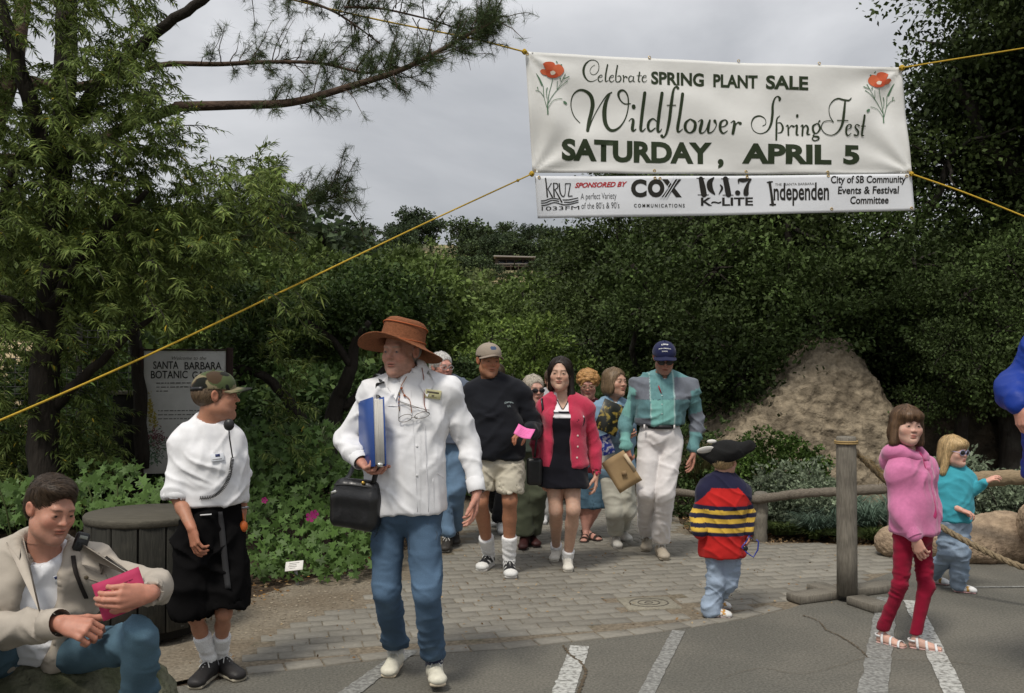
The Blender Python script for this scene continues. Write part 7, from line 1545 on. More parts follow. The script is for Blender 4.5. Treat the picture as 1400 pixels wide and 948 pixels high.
def build_ground():
 asp, dirt, soil, hill = ground_mats(); rg = np.random.default_rng(1)
 # the wide ground, rising to the hill
 xs = np.concatenate([np.linspace(-500, -60, 12), np.linspace(-50, 50, 41), np.linspace(60, 500, 12)]); ys = np.concatenate([[-60, -20, 0], np.linspace(4, 60, 29), np.linspace(66, 330, 45), [420, 600, 900]])
 X, Y_ = np.meshgrid(xs, ys, indexing='ij'); Z = terrain(X, Y_) - .06; n, m = X.shape; V = np.stack([X, Y_, Z], -1).reshape(-1, 3); i, j = np.meshgrid(np.arange(n - 1), np.arange(m - 1), indexing='ij'); a = (i * m + j).ravel()
 g = mk('ground', V, np.stack([a, a + m, a + m + 1, a + 1], 1), hill); g['kind'] = 'structure'
 sheet('planting_bed', [(-14, 2.5), (16, 2.5), (16, 24), (-14, 24)], -.035, soil)
 d = sheet('dirt_verge', gp(STRIP[2:]) + [(-.3, 16), (-.8, 16)] + gp(BEDL[::-1][:-1]) + gp([(100, 905)]), -.012, dirt)
 asph = sheet('asphalt', gp(EDGE) + [(6, 2.0), (6, -4), (-7, -4), (-7, 2.2)], 0.0, asp)
 poly = gp(EDGE[3:-2]) + gp(BEDR[3:]) + [(1.75, 16), (-.3, 16)] + gp(STRIP[::-1][:-3]); base = sheet('brick_path', poly, -.005, mat('joint_sand', (.175, .145, .105), rough=1, noise=.5, nscale=45, col2=(.12, .105, .070), c2scale=4, c2lo=.55, c2hi=.7))
 # bricks
 bm_ = mat('paving_brick', (.240, .222, .186), rough=.92, noise=.16, nscale=28, bump=.5, bscale=120, spec=.15, dist=.004, col2=(.205, .194, .168), c2scale=1.2, c2lo=.4, c2hi=.65)
 nt = bm_.node_tree; oi = nt.nodes.new('ShaderNodeObjectInfo'); mr = nt.nodes.new('ShaderNodeMapRange'); mr.inputs['To Min'].default_value = .84; mr.inputs['To Max'].default_value = 1.14; nt.links.new(oi.outputs['Random'], mr.inputs['Value'])
 bs = nt.nodes['Principled BSDF'].inputs['Base Color']; src = bs.links[0].from_socket; vm = nt.nodes.new('ShaderNodeVectorMath'); vm.operation = 'SCALE'; nt.links.new(src, vm.inputs[0]); nt.links.new(mr.outputs[0], vm.inputs['Scale']); nt.links.new(vm.outputs[0], bs)
 bw, bd, gap = .190, .120, .0032; ang = math.radians(14); ca, sa = math.cos(ang), math.sin(ang); shapes = []
 for k in range(6):
  V, F_ = box_vf(np.array([0, 0, -.03]), (bw / 2 - gap, bd / 2 - gap, .03), None, .0035); V = V + np.random.default_rng(k).normal(0, .0007, V.shape) * [1, 1, .4]; shapes.append((V, F_, mesh_data('brick', V, F_, bm_, None, False)))
 cells = []; P_ = np.array(poly); hole = G(887, 825); HR = .175
 for r in range(-80, 120):
  for c in range(-60, 70):
   u, v = (c + (.5 if r % 2 else 0)) * bw + .012 * math.sin(r * 1.7), r * bd; x, y = u * ca - v * sa, 5 + u * sa + v * ca
   if not (-4 < x < 5 and 4.6 < y < 14): continue
   cx = [x + a * (bw / 2 - .02) * ca - b * (bd / 2 - .02) * sa for a in (-1, 1) for b in (-1, 1)]; cy = [y + a * (bw / 2 - .02) * sa + b * (bd / 2 - .02) * ca for a in (-1, 1) for b in (-1, 1)]
   if not inpoly(np.array(cx), np.array(cy), poly).all(): continue
   if abs(x - hole[0]) < HR + .07 and abs(y - hole[1]) < HR + .04: continue
   cells.append((x, y, 0, ang))
 # soldier course along the asphalt edge
 e = np.array(gp(EDGE[3:14])); e = bez(np.c_[e, np.zeros(len(e))], 14)[:, :2]; s = np.concatenate([[0], np.cumsum(np.linalg.norm(np.diff(e, axis=0), axis=1))]); edge_cells = []
 for t in np.arange(.1, s[-1] - .1, bw + .006):
  p = np.array([np.interp(t, s, e[:, 0]), np.interp(t, s, e[:, 1])]); q = np.array([np.interp(t + .01, s, e[:, 0]), np.interp(t + .01, s, e[:, 1])]); d_ = _n(np.r_[q - p, 0])[:2]; nrm = np.array([-d_[1], d_[0]]); edge_cells.append((*(p + nrm * .075), .0025, math.atan2(d_[1], d_[0])))
 ec = np.array([c[:2] for c in edge_cells]); cells = [c for c in cells if np.min(np.linalg.norm(ec - np.array(c[:2]), axis=1)) > .155] + edge_cells
 cells.sort(key=lambda c: c[1]); vis = [c for c in cells]; rest = MB()
 for i, (x, y, dz, a) in enumerate(vis):
  V, F_, me = shapes[i * 7 % 6]; rt = Euler((rg.normal(0, .007), rg.normal(0, .006), a + rg.normal(0, .012))); z = dz + rg.normal(0, .0014)
  if i < 300:
   o = bpy.data.objects.new('brick', me); link(o, base); o.location = (x, y, z); o.rotation_euler = rt
  else: R = np.array(rt.to_matrix()); rest.add(V @ R.T + np.array([x, y, z]), F_)
 o = rest.build('brick_paving', bm_, base); o['kind'] = 'stuff'
 # utility cover
 h = hole; u = empty('utility_cover', (h[0], h[1], 0), 'square concrete utility cover with a round lid set among the paving bricks', 'utility cover'); conc = mat('pale_concrete', (.25, .23, .18), rough=.95, noise=.25, nscale=60, bump=.6, bscale=120, dist=.004)
 R = rotm(9); f = Fr([h[0], h[1], 0], R); V, F_ = box_vf(np.array([h[0], h[1], -.016]), (HR, HR * .86, .02), R, .004); mk('frame', V, F_, conc, u, None, False)
 mb = MB()
 for r in (.125, .07, .025): mb.add(*tube_vf(f.pts([[r * math.cos(t), r * .86 * math.sin(t), .0045] for t in np.linspace(0, 2 * np.pi, 41)]), .0045, 5, False))
 mb.build('lid_ring', mat('dark_concrete', (.12, .11, .09), rough=.95, noise=.3, nscale=60), u)
 # white lines
 wp = mat('worn_white_paint', (.47, .47, .44), rough=.85, noise=.15, nscale=60, col2=(.17, .165, .15), c2scale=40, c2lo=.44, c2hi=.66, bump=.5, bscale=190, dist=.003)
 wp2 = mat('faint_white_paint', (.29, .29, .27), rough=.85, noise=.2, nscale=60, col2=(.15, .148, .138), c2scale=50, c2lo=.36, c2hi=.62, bump=.5, bscale=190, dist=.003)
 for k, (a, b, wd, mm) in enumerate((((793, 884), (748, 1010), .105, wp), ((928, 863), (868, 980), .075, wp2), ((1214, 818), (1180, 1030), .13, wp2), ((1246, 822), (1322, 985), .10, wp), ((560, 890), (440, 975), .10, wp2), ((1290, 804), (1410, 803), .035, wp2))):
  p, q = G(*a), G(*b); d_ = _n(q - p); nn = np.array([-d_[1], d_[0], 0]); n = 40; L = []; Rr = []
  for i in range(n): t = i / (n - 1); c = p + (q - p) * t; L.append(c + nn * wd / 2 * (1 + .05 * rg.normal())); Rr.append(c - nn * wd / 2 * (1 + .05 * rg.normal()))
  V = np.array(L + Rr); V[:, 2] = .004 + .0002 * k; F_ = [[i, n + i, n + i + 1, i + 1] for i in range(n - 1)]
  if np.cross(V[n] - V[0], V[1] - V[0])[2] < 0: F_ = [f[::-1] for f in F_]
  o = mk('parking_line', V, F_, mm, None, None, False); o['kind'] = 'structure'
 # dirt filled cracks
 cm = mat('crack_fill', (.10, .078, .052), rough=1, noise=.5, nscale=60); cpts = [[(770, 884), (779, 896), (792, 905), (800, 918), (796, 935), (790, 950)], [(1098, 842), (1118, 850), (1130, 862), (1150, 872), (1172, 886), (1186, 900)], [(1186, 900), (1240, 904), (1300, 906), (1380, 918)], [(980, 930), (1040, 915), (1100, 922), (1186, 900)]]
 for k, ps in enumerate(cpts):
  q = bez([G(*p) for p in ps], 14); q[:, :2] += rg.normal(0, .004, (len(q), 2)); wd = (.008, .0045, .0016, .0013)[k] * rg.uniform(.4, 1.4, len(q)); tg = np.gradient(q, axis=0); nn = np.stack([-tg[:, 1], tg[:, 0], 0 * tg[:, 0]], 1); nn /= np.linalg.norm(nn, axis=1, keepdims=True)
  V = np.vstack([q + nn * wd[:, None], q - nn * wd[:, None]]); V[:, 2] = .0055 + .0002 * k; n = len(q); F_ = [[i, i + 1, n + i + 1, n + i] for i in range(n - 1)]
  if np.cross(V[1] - V[0], V[n] - V[0])[2] < 0: F_ = [f[::-1] for f in F_]
  mk('crack', V, F_, cm, asph, None, False)
 # leaf litter
 def litter(name, polyp, n, seed, cols, size=.03, z=.0):
  r = np.random.default_rng(seed); pl = gp(polyp); a = np.array(pl); mn, mx = a.min(0), a.max(0); p = r.uniform(mn, mx, (n * 3, 2)); p = p[inpoly(p[:, 0], p[:, 1], pl)][:n]; n = len(p)
  d = rdirs(n, r, 0, .25); V, F_ = leaf_quads(np.c_[p, np.full(n, z) + r.uniform(.002, .014, n)], d, rdirs(n, r, 2.5), size * r.uniform(.4, 1.3, n), size * .3 * r.uniform(.5, 1.3, n))
  c = np.array(cols)[r.integers(0, len(cols), n)] * r.uniform(.6, 1.3, (n, 1)); o = mk(name, V, F_, M_leaf('dry_leaf', .1, .8), None, np.repeat(c, 4, axis=0), False); o['kind'] = 'stuff'; tag(o, 'dry fallen leaves scattered over the ground', 'leaf litter')
 dry = [(.22, .13, .06), (.30, .20, .10), (.15, .09, .04), (.33, .25, .15)]
 litter('leaf_litter', [(930, 735), (1215, 750), (1500, 760), (1500, 700), (1215, 712), (925, 700)], 5200, 3, dry, .04, -.03)
 litter('leaf_litter', [(-200, 905), (230, 880), (300, 845), (400, 806), (500, 778), (590, 740), (590, 720), (450, 770), (330, 800), (100, 860)], 1500, 4, dry + [(.35, .18, .05)], .035, -.012)
 litter('leaf_litter', [(100, 960), (330, 925), (520, 900), (760, 880), (1000, 850), (1200, 815), (1200, 745), (950, 740), (640, 740), (520, 800), (300, 890)], 520, 5, dry, .022, .003)
 # pebbles on the verge
 mb = MB(); r = np.random.default_rng(8); pl = gp([(225, 900), (305, 880), (470, 822), (590, 750), (560, 750), (400, 800), (240, 856)]); a = np.array(pl)
 p = r.uniform(a.min(0), a.max(0), (900, 2)); p = p[inpoly(p[:, 0], p[:, 1], pl)]
 for q in p[:330]: V, F_ = sphere_vf([*q, -.010], r.uniform(.003, .010), 6, 4, (1.3, 1, .6)); mb.add(V, F_, np.array([.28, .24, .18]) * r.uniform(.6, 1.2))
 o = mb.build('pebbles', mat('pebble', attr=True, rough=.9), None, (0, 0, 0)); o['kind'] = 'stuff'; tag(o, 'small pale pebbles on the dirt verge', 'pebbles')
def rock(name, label, prims, h, col, col2, seed, amp=.05, base=None, scale=2.2, strata=0, extra=None):
 def ps(V, N_):
  n = fbm(V * scale, seed, 4) - .5; r = 1 - np.abs(2 * fbm(V * scale * 2.3 + 4, seed + 2, 3) - 1); r4 = 1 - np.abs(2 * fbm(V * scale * 3.6 + 9, seed + 6, 3) - 1); d = amp * n * 2 + amp * .6 * (r ** 3 - .4) + amp * .5 * (r4 ** 5 - .3) + amp * .30 * (fbm(V * scale * 7, seed + 8, 2) - .5)
  if strata: d = d + strata * np.sin((V[:, 2] + V[:, 0] * .35 + .25 * fbm(V * 1.5, 3, 2)) * 34) * (fbm(V * 3, 9, 2) > .45)
  return N_ * d[:, None]
 m = mat(name + '_stone', col, rough=.95, noise=.35, nscale=14, bump=1, bscale=34, spec=.12, dist=.022, col2=col2, c2scale=6, c2lo=.42, c2hi=.62)
 o, _ = sd_obj(name, prims, h, m, None, ps, None, base, band=.12); tag(o, label, 'rock'); return o
def scatter_plant(name, label, cat, base, n, fn, m, parent=None, group=None):
 o = fn; return o
def shrub(name, label, cat, loc, blobs, n, leaf, col, seed, clump=.08, shell=.6, alt=None, aspect=.35, group=None, m=None, stems=12, up=.35, per=18, droop=0):
 root = empty(name, loc, label, cat, group); me, cc = crown_mesh('foliage', blobs, n, leaf, col, seed, clump, shell, alt, aspect=aspect, m=m, up=up, per=per, droop=droop); link(bpy.data.objects.new('foliage', me), root)
 rg = np.random.default_rng(seed); mb = MB()
 for c in cc[rg.integers(0, len(cc), stems)]: limb(mb, [c[0] * .2, c[1] * .2, -.03], c, .010, .003, rg, .15, 5, 5)
 t = mb.build('stem', M_bark()); t.parent = root; t['kind'] = 'stuff'; return root
def blades(name, label, cat, loc, n, H, spread, wd, col, seed, arch=.5, group=None, alt=None):
 rg = np.random.default_rng(seed); root = empty(name, loc, label, cat, group); a = rg.uniform(0, 2 * np.pi, n); r = rg.uniform(0, .06, n); p = np.stack([r * np.cos(a), r * np.sin(a), np.zeros(n)], 1); out_ = np.stack([np.cos(a), np.sin(a), 0 * a], 1) * rg.uniform(.15, 1, (n, 1)) * spread; h = H * rg.uniform(.55, 1.1, (n, 1)); k = 5; rows = []
 s = np.stack([-np.sin(a), np.cos(a), 0 * a], 1)
 for i in range(k + 1): t = i / k; c = p + out_ * t ** 1.5 + np.array([0, 0, 1]) * h * (t - arch * t ** 2.6 * .8); w_ = wd * (1 - t ** 2) + .0006; rows += [c - s * w_, c + s * w_]
 V = np.stack(rows, 1).reshape(-1, 3); m = 2 * (k + 1); b = np.arange(n)[:, None] * m; Q = np.concatenate([b + np.array([[2 * i, 2 * i + 1, 2 * i + 3, 2 * i + 2]]) for i in range(k)]); c = leafcol(n, rg, col, .18, alt)
 me = mesh_data('blades', V, Q, M_leaf('blade_leaf', .2), np.repeat(c, m, axis=0), False); link(bpy.data.objects.new('blades', me), root); return root
def lobed_leaf(size):
 """maple-like leaf: five pointed lobes, folded along the ribs"""
 pts = [];
 for i, (a, r) in enumerate([(-160, .30), (-118, .62), (-88, .40), (-58, .88), (-30, .46), (0, 1.0), (30, .46), (58, .88), (88, .40), (118, .62), (160, .30)]):
  t = math.radians(a); pts.append([math.sin(t) * r, math.cos(t) * r, -.10 * r * r + (.06 if i % 2 else -.04)])
 V = np.array([[0, 0, 0]] + pts) * size * .55; F_ = [[0, i + 2, i + 1] for i in range(10)]; return V, F_
def mallow():
 rg = np.random.default_rng(66); root = empty('tree_mallow', G(410, 800) * [1, 1, 0] + [0, .5, 0], 'large leafy green shrub with lobed leaves and a few magenta flowers behind the plant label', 'shrub')
 m = M_leaf('lobed_leaf', .25, .45); V0, F0 = lobed_leaf(.10); F0 = np.array(F0); pos, nor, sc = [], [], []
 def add(px0, px1, py0, py1, Y0, Y1, n, fac=(0, -1, .5)):
  for _ in range(n):
   px, py, Y = rg.uniform(px0, px1), rg.uniform(py0, py1), rg.uniform(Y0, Y1); q = P(px, py, Y)
   if q[2] < .03: continue
   pos.append(q); nor.append(_n(np.array(fac) + rg.normal(0, .45, 3))); sc.append(rg.uniform(.6, 1.25))
 # surface follows a mounded profile: nearer at the bottom, further at the top
 for k in range(34):
  t = k / 33; py = 812 - t * 228; Y = 6.9 + 1.5 * t ** 1.2; x0 = 322 + 8 * t; x1 = 505 + 40 * math.sin(t * 3) - 30 * (t < .15)
  add(x0, x1, py - 8, py + 6, Y, Y + .30, 46 if k % 2 else 52)
 add(330, 600, 600, 700, 8.3, 8.8, 320); add(-40, 245, 655, 720, 6.4, 7.2, 380, (.1, -1, .6)); add(110, 190, 630, 660, 7.2, 7.8, 50); add(228, 330, 780, 850, 6.3, 6.6, 26)
 pos, nor, sc = np.array(pos), np.array(nor), np.array(sc); n = len(pos); order = np.argsort(pos[:, 1] - 0.0); tone = (1 + .22 * rg.normal(0, 1, n)).clip(.5, 1.5) * np.clip(.85 + .8 * (vn(pos * 3, 3) - .4), .55, 1.3)
 rest = []; rc = []; meshes = []
 for k in range(5): c = np.tile(np.array([.085, .150, .038]) * (.7 + .16 * k), (len(V0), 1)); meshes.append(mesh_data('leaf', V0, F0, m, c, False))
 near = set(order[:290].tolist())
 for i in range(n):
  N_ = nor[i]; u = _n(np.cross(N_, rg.normal(0, 1, 3))); R = np.stack([u, np.cross(N_, u), N_], 1)
  if i in near:
   o = bpy.data.objects.new('leaf', meshes[int(np.clip((tone[i] - .5) * 5, 0, 4))]); link(o, root); o.location = Vector(pos[i]) - root.location; o.rotation_euler = Matrix(R.tolist()).to_euler(); o.scale = (sc[i],) * 3
  else: rest.append((V0 * sc[i]) @ R.T + pos[i]); rc.append(np.tile(np.array([.085, .150, .038]) * tone[i], (len(V0), 1)))
 V = np.concatenate(rest); F_ = np.concatenate([F0 + i * len(V0) for i in range(len(rest))]); o = mk('foliage', V, F_, m, root, np.concatenate(rc), False); o['kind'] = 'stuff'
 mb = MB()
 for _ in range(60): q = pos[rg.integers(0, n)]; limb(mb, [q[0] + rg.normal(0, .1), q[1] + .25, 0], q, .009, .004, rg, .1, 5, 5)
 mb.build('stem', mat('green_stem', (.07, .09, .03), rough=.8), root)['kind'] = 'stuff'
 mg = mat('magenta_petal', (.30, .02, .14), rough=.6)
 for px, py, Y, s_ in ((425, 707, 7.3, .034), (430, 703, 7.35, .03), (362, 684, 7.4, .022)):
  mb = MB(); c = P(px, py, Y - .12)
  for k in range(5): a = k * 2 * math.pi / 5; V = np.array([[0, 0, 0], [math.cos(a - .5) * s_, -.008, math.sin(a - .5) * s_], [math.cos(a) * s_ * 1.15, -.004, math.sin(a) * s_ * 1.15], [math.cos(a + .5) * s_, -.008, math.sin(a + .5) * s_]]) + c; mb.add(V, [[0, 1, 2, 3]])
  mb.build('flower', mg, root)
 print('   lobed leaves', n)
def build_planting():
 mallow()
 # boulder
 c = lambda px, py, Y: P(px, py, Y)
 def I2(a, b, sg): p, q = P(*a, 11), P(*b, 11); d = q - p; n = np.array([-d[2], 0, d[0]]); n = n if n[2] > 0 else -n; return ('i', plane(p, n + np.array([0, -.12, 0])), .07)
 rock('boulder', 'huge pale brown sandstone boulder rising behind the rail under dark oaks', [
  U(ell(c(1150, 640, 11.6), (2.6, 1.3, 2.2)), .1), I2((1012, 588), (1128, 482), -1), I2((1128, 480), (1200, 466), -1), I2((1200, 468), (1226, 560), 1), I2((1222, 545), (1290, 640), 1), ('i', plane(c(1130, 600, 10.75), [.10, -1, .38]), .2), ('i', plane(c(1020, 640, 10.8), [-.45, -1, .35]), .12), ('i', plane(c(1275, 600, 10.7), [.6, -1, .15]), .12), clip([0, 0, -.2], [0, 0, -1])], .021, (.262, .215, .152), (.145, .118, .084), 5, .055, c(1130, 700, 11.2) * [1, 1, 0], 2.6, .010)
 rock('rock_outcrop', 'long low dark rock wall in the shade behind the two girls', [U(ell(c(1330, 640, 12.0), (1.3, .7, 1.05)), .1), U(ell(c(1440, 600, 12.0), (1.0, .7, 1.2)), .3), U(ell(c(1260, 660, 11.8), (.6, .6, .8)), .3)], .045, (.070, .056, .040), (.045, .038, .028), 7, .10, c(1340, 700, 12) * [1, 1, 0], 2.2, .01)  # stone colour darkened to stand for the shade under the oaks
 rock('rock', 'smooth tan rock beside the feet of the small blond child', [U(ell(c(1330, 742, 7.9), (.42, .30, .20)), .1), U(ell(c(1375, 735, 7.9), (.25, .28, .20)), .1), U(ell(c(1225, 742, 8.0), (.16, .15, .13)), .1)], .016, (.36, .27, .185), (.27, .20, .14), 9, .016, G(1330, 768) * [1, 1, 0], 5)
 rock('rock', 'tan rock cut by the right edge under the log rail', [U(ell(c(1412, 718, 7.6), (.10, .14, .17)), .1), U(ell(c(1440, 740, 7.6), (.18, .2, .16)), .1)], .014, (.34, .26, .18), (.25, .19, .13), 12, .014, c(1430, 750, 7.6) * [1, 1, 0], 5)
 rock('seat_rock', 'low mossy grey rock the man in the tan jacket sits on', [U(ell([P(45, 0, 3.75)[0], 3.80, .17], (.50, .38, .35)), .05), U(ell([P(128, 0, 3.7)[0], 3.78, .10], (.27, .30, .31)), .15)], .016, (.125, .125, .085), (.075, .085, .045), 15, .02, [P(70, 0, 3.7)[0], 3.7, 0], 4)
 # hedge, sage, grasses
 def L3(px, py, Y): q = P(px, py, Y); return (q[0], q[1], 0)
 shrub('clipped_shrub', 'round clipped bright green shrub left of the boulder', 'shrub', L3(1055, 0, 10.0), [[0, 0, .42, .50, .42, .42], [-.25, .05, .32, .36, .36, .34], [.24, 0, .34, .32, .36, .34]], 15000, .034, (.062, .110, .022), 61, .055, .80, (.11, .17, .04), .42)
 shrub('low_shrub', 'low dark green groundcover shrub behind the rail on the left of the clipped shrub', 'shrub', L3(950, 0, 10.2), [[0, 0, .2, .45, .35, .26], [.3, 0, .2, .4, .35, .25], [-.1, .4, .5, .5, .4, .4]], 7000, .045, (.040, .065, .020), 62, .07, .6, (.07, .10, .03), .3)
 SG = 'sage bushes behind the rail'
 sg = shrub('sage_bush', 'grey green sage bush right behind the rail post', 'shrub', L3(1075, 0, 9.3), [[-.12, 0, .30, .30, .25, .28], [.15, .02, .36, .28, .25, .32], [0, -.1, .16, .42, .25, .18]], 6500, .040, (.150, .185, .120), 63, .06, .55, (.22, .26, .18), .26, SG, stems=26, up=.1)
 copy_thing(sg, L3(1018, 0, 9.25), 2.0, .62, 'small grey green sage bush between the striped boy and the rail post', SG); copy_thing(sg, L3(1120, 0, 9.1), 4.0, .8, 'grey green sage bush left of the tall post', SG)
 copy_thing(sg, L3(1306, 0, 8.9), 1.0, 1.15, 'pale sage bush behind the small blond child', SG); copy_thing(sg, L3(1380, 0, 8.7), 3.0, 1.0, 'grey green sage bush above the tan rock at the right edge', SG)
 gr = blades('blue_grass_clump', 'blue green grass clump in front of the sage beside the tall post', 'grass clump', L3(1145, 0, 8.9), 360, .52, .42, .0045, (.130, .190, .140), 71, .7, 'blue green grass clumps', (.2, .26, .2))
 for px, Y, s_, lb in ((1112, 8.8, .8, 'blue green grass clump left of the tall post'), (1185, 8.95, 1.05, 'blue green grass clump between the tall post and the girl in pink'), (1215, 9.2, 1.1, 'blue green grass clump behind the girl in pink'), (1340, 8.6, .85, 'blue green grass clump above the tan rock'), (1375, 8.9, .95, 'blue green grass clump under the log rail'), (1160, 9.5, 1.1, 'blue green grass clump at the back of the bed'), (1270, 8.9, .8, 'blue green grass clump between the two girls')): copy_thing(gr, L3(px, 0, Y), px * .7, s_, lb)
 tg = blades('dry_grass_clump', 'tall olive dry grass beside the hand of the older man in the navy cap', 'grass clump', L3(955, 0, 10.4), 420, 1.05, .45, .004, (.150, .140, .060), 72, .45, 'tall dry grass', (.23, .2, .1)); copy_thing(tg, L3(985, 0, 10.8), 2, .9, 'tall olive dry grass left of the clipped shrub')
 lg = blades('green_clump', 'low green grass patch at the foot of the sage', 'grass clump', L3(1075, 0, 8.95), 260, .20, .24, .004, (.085, .120, .035), 73, .6, 'low green grass patches', (.12, .15, .05))
 for i, (px, Y) in enumerate(((1110, 8.75), (1155, 8.6), (1190, 8.7), (1060, 8.95), (1230, 8.65), (960, 9.0))): copy_thing(lg, L3(px, 0, Y), i, .9, ('low green tuft left of the tall post', 'low green tuft behind the tall post', 'low green tuft right of the tall post', 'low green tuft beside the rail post', 'low green tuft behind the knees of the girl in pink', 'low green tuft left of the striped boy')[i])
 y1 = blades('yucca', 'spiky pale green yucca right of the leaning trunk', 'yucca', L3(432, 0, 9.3), 90, .62, .42, .010, (.20, .25, .12), 74, .35, 'spiky yuccas', (.26, .3, .16)); copy_thing(y1, tuple(np.array(L3(300, 0, 9.0)) + [0, 0, .2]), 1, .8, 'spiky yucca behind the signboard'); y1.location.z = .55
 # dim understorey on the left
 US = 'dark understorey shrubs on the left'
 u = shrub('understorey_shrub', 'dark shrub behind the seated man and the barrel', 'shrub', L3(40, 0, 9.5), [[0, 0, .45, .8, .4, .5], [.6, 0, .35, .5, .4, .4], [-.6, .1, .5, .6, .4, .5]], 9000, .065, (.040, .070, .020), 75, .12, .5, (.07, .11, .03), .3, US)
 copy_thing(u, L3(-170, 0, 8.4), 1, 1.0, 'dark shrub at the far left behind the seated man'); copy_thing(u, L3(165, 0, 10.4), 2.4, 1.2, 'dark shrub behind the dark post of the signboard'); copy_thing(u, L3(350, 0, 10.3), 4, 1.1, 'dark shrub right behind the signboard'); copy_thing(u, L3(540, 0, 10.6), 5, .95, 'dark shrub behind the shoulder of the woman in the hat'); copy_thing(u, L3(590, 0, 12.5), 3.3, 1.0, 'dark shrub left of the feathery shrub')
 copy_thing(u, (P(20, 0, 12)[0], 12, -.1), 3.7, (2.2, 1.2, 1.7), 'tall dark shrub behind the wire fence'); copy_thing(u, (P(250, 0, 12)[0], 12.5, -.1), .4, (2.2, 1.2, 1.9), 'tall dark shrub behind the signboard'); copy_thing(u, (P(470, 0, 13)[0], 13.5, -.1), 2.2, (2.2, 1.2, 1.8), 'tall dark shrub behind the leaning trunks')
 copy_thing(u, (P(820, 0, 13)[0], 12.4, -.1), 1.2, (1.7, 1.0, 1.5), 'tall dark shrub behind the curly haired person'); copy_thing(u, (P(700, 0, 16)[0], 17.5, -.1), 2.9, (2.4, 1.2, 1.5), 'tall dark shrub at the far end of the path')
# ================================================================== banner, ropes, fence, sign and other things
def invbil(q, px, py):
 (x0, y0), (x1, y1), (x2, y2), (x3, y3) = q; u = v = np.full(np.shape(px), .5)     # TL TR BR BL
 for _ in range(12):
  X = (1-u)*(1-v)*x0 + u*(1-v)*x1 + u*v*x2 + (1-u)*v*x3 - px; Y = (1-u)*(1-v)*y0 + u*(1-v)*y1 + u*v*y2 + (1-u)*v*y3 - py
  a = (1-v)*(x1-x0) + v*(x2-x3); b = (1-u)*(x3-x0) + u*(x2-x1); c = (1-v)*(y1-y0) + v*(y2-y3); d = (1-u)*(y3-y0) + u*(y2-y1); D = a*d - b*c; u = u - (d*X - b*Y)/D; v = v - (-c*X + a*Y)/D
 return u, v
class Banner:
 def __init__(s, quad, Y, wr): s.q = quad; s.Y = Y; s.c = [P(*p, Y) for p in quad]; s.wr = wr
 def at(s, u, v, off=0.0):
  u, v = np.asarray(u, float)[..., None], np.asarray(v, float)[..., None]; c = s.c
  p = (1-u)*(1-v)*c[0] + u*(1-v)*c[1] + u*v*c[2] + (1-u)*v*c[3]; w_ = s.wr(u[..., 0], v[..., 0]); p[..., 1] += w_ - off; return p
 def px(s, x, y, off): u, v = invbil(s.q, np.asarray(x, float), np.asarray(y, float)); return s.at(u, v, off)
def wr_main(u, v):
 r = 0
 for (cu, cv, n, ph) in ((0, 0, 9, 0), (1, 0, 9, 1), (0, 1, 10, 2), (1, 1, 10, .5)):
  du, dv = (u - cu) * 3.6, (v - cv); d = np.hypot(du, dv) + .03; a = np.arctan2(dv, du); r = r + .016 * np.sin(a * n + ph + d * 1.2) * np.exp(-d * 1.0)
 p = np.stack([u * 7, v * 2.2, u * 0], -1); r = r + .042 * (fbm(p, 4, 2) - .5) + .015 * np.sin(u * 15 - v * 7 + 3 * fbm(p, 8, 2)) * (v * (1 - v) * 4)
 r = r + .02 * np.exp(-((v - .97) / .03) ** 2) * np.sin(u * 24) * .4; return r + .06 * np.sin(np.pi * u)
def wr_strip(u, v): return .008 * np.sin(u * 13 + v * 2) + .014 * (fbm(np.stack([u * 8, v * 1.2, u * 0], -1), 14, 2) - .5) + .06 * np.sin(np.pi * u) - .012
def sheet_obj(name, b, nu, nv, m, label, cat, group=None, edge=None):
 u, v = np.meshgrid(np.linspace(0, 1, nu), np.linspace(0, 1, nv), indexing='ij'); vv = v.copy()
 A = b.at(u, vv);
 if edge is not None: A = A + edge(u, v)
 V = np.concatenate([A.reshape(-1, 3), (A + [0, .003, 0]).reshape(-1, 3)]); i, j = np.meshgrid(np.arange(nu - 1), np.arange(nv - 1), indexing='ij'); a = (i * nv + j).ravel(); F_ = np.stack([a, a + 1, a + nv + 1, a + nv], 1); F2 = F_[:, ::-1] + nu * nv
 rim = [i * nv for i in range(nu)] + [(nu - 1) * nv + q for q in range(1, nv)] + [i * nv + nv - 1 for i in range(nu - 2, -1, -1)] + list(range(nv - 2, 0, -1)); rr = np.array(rim); F3 = np.stack([rr, np.roll(rr, -1), np.roll(rr, -1) + nu * nv, rr + nu * nv], 1)
 root = empty(name, A.reshape(-1, 3).min(0), label, cat, group); o = mk('sheet', V, [F_, F2, F3], m, root, None, True); return root, o
def ink(): return mat('ink_print', attr=True, rough=.7)
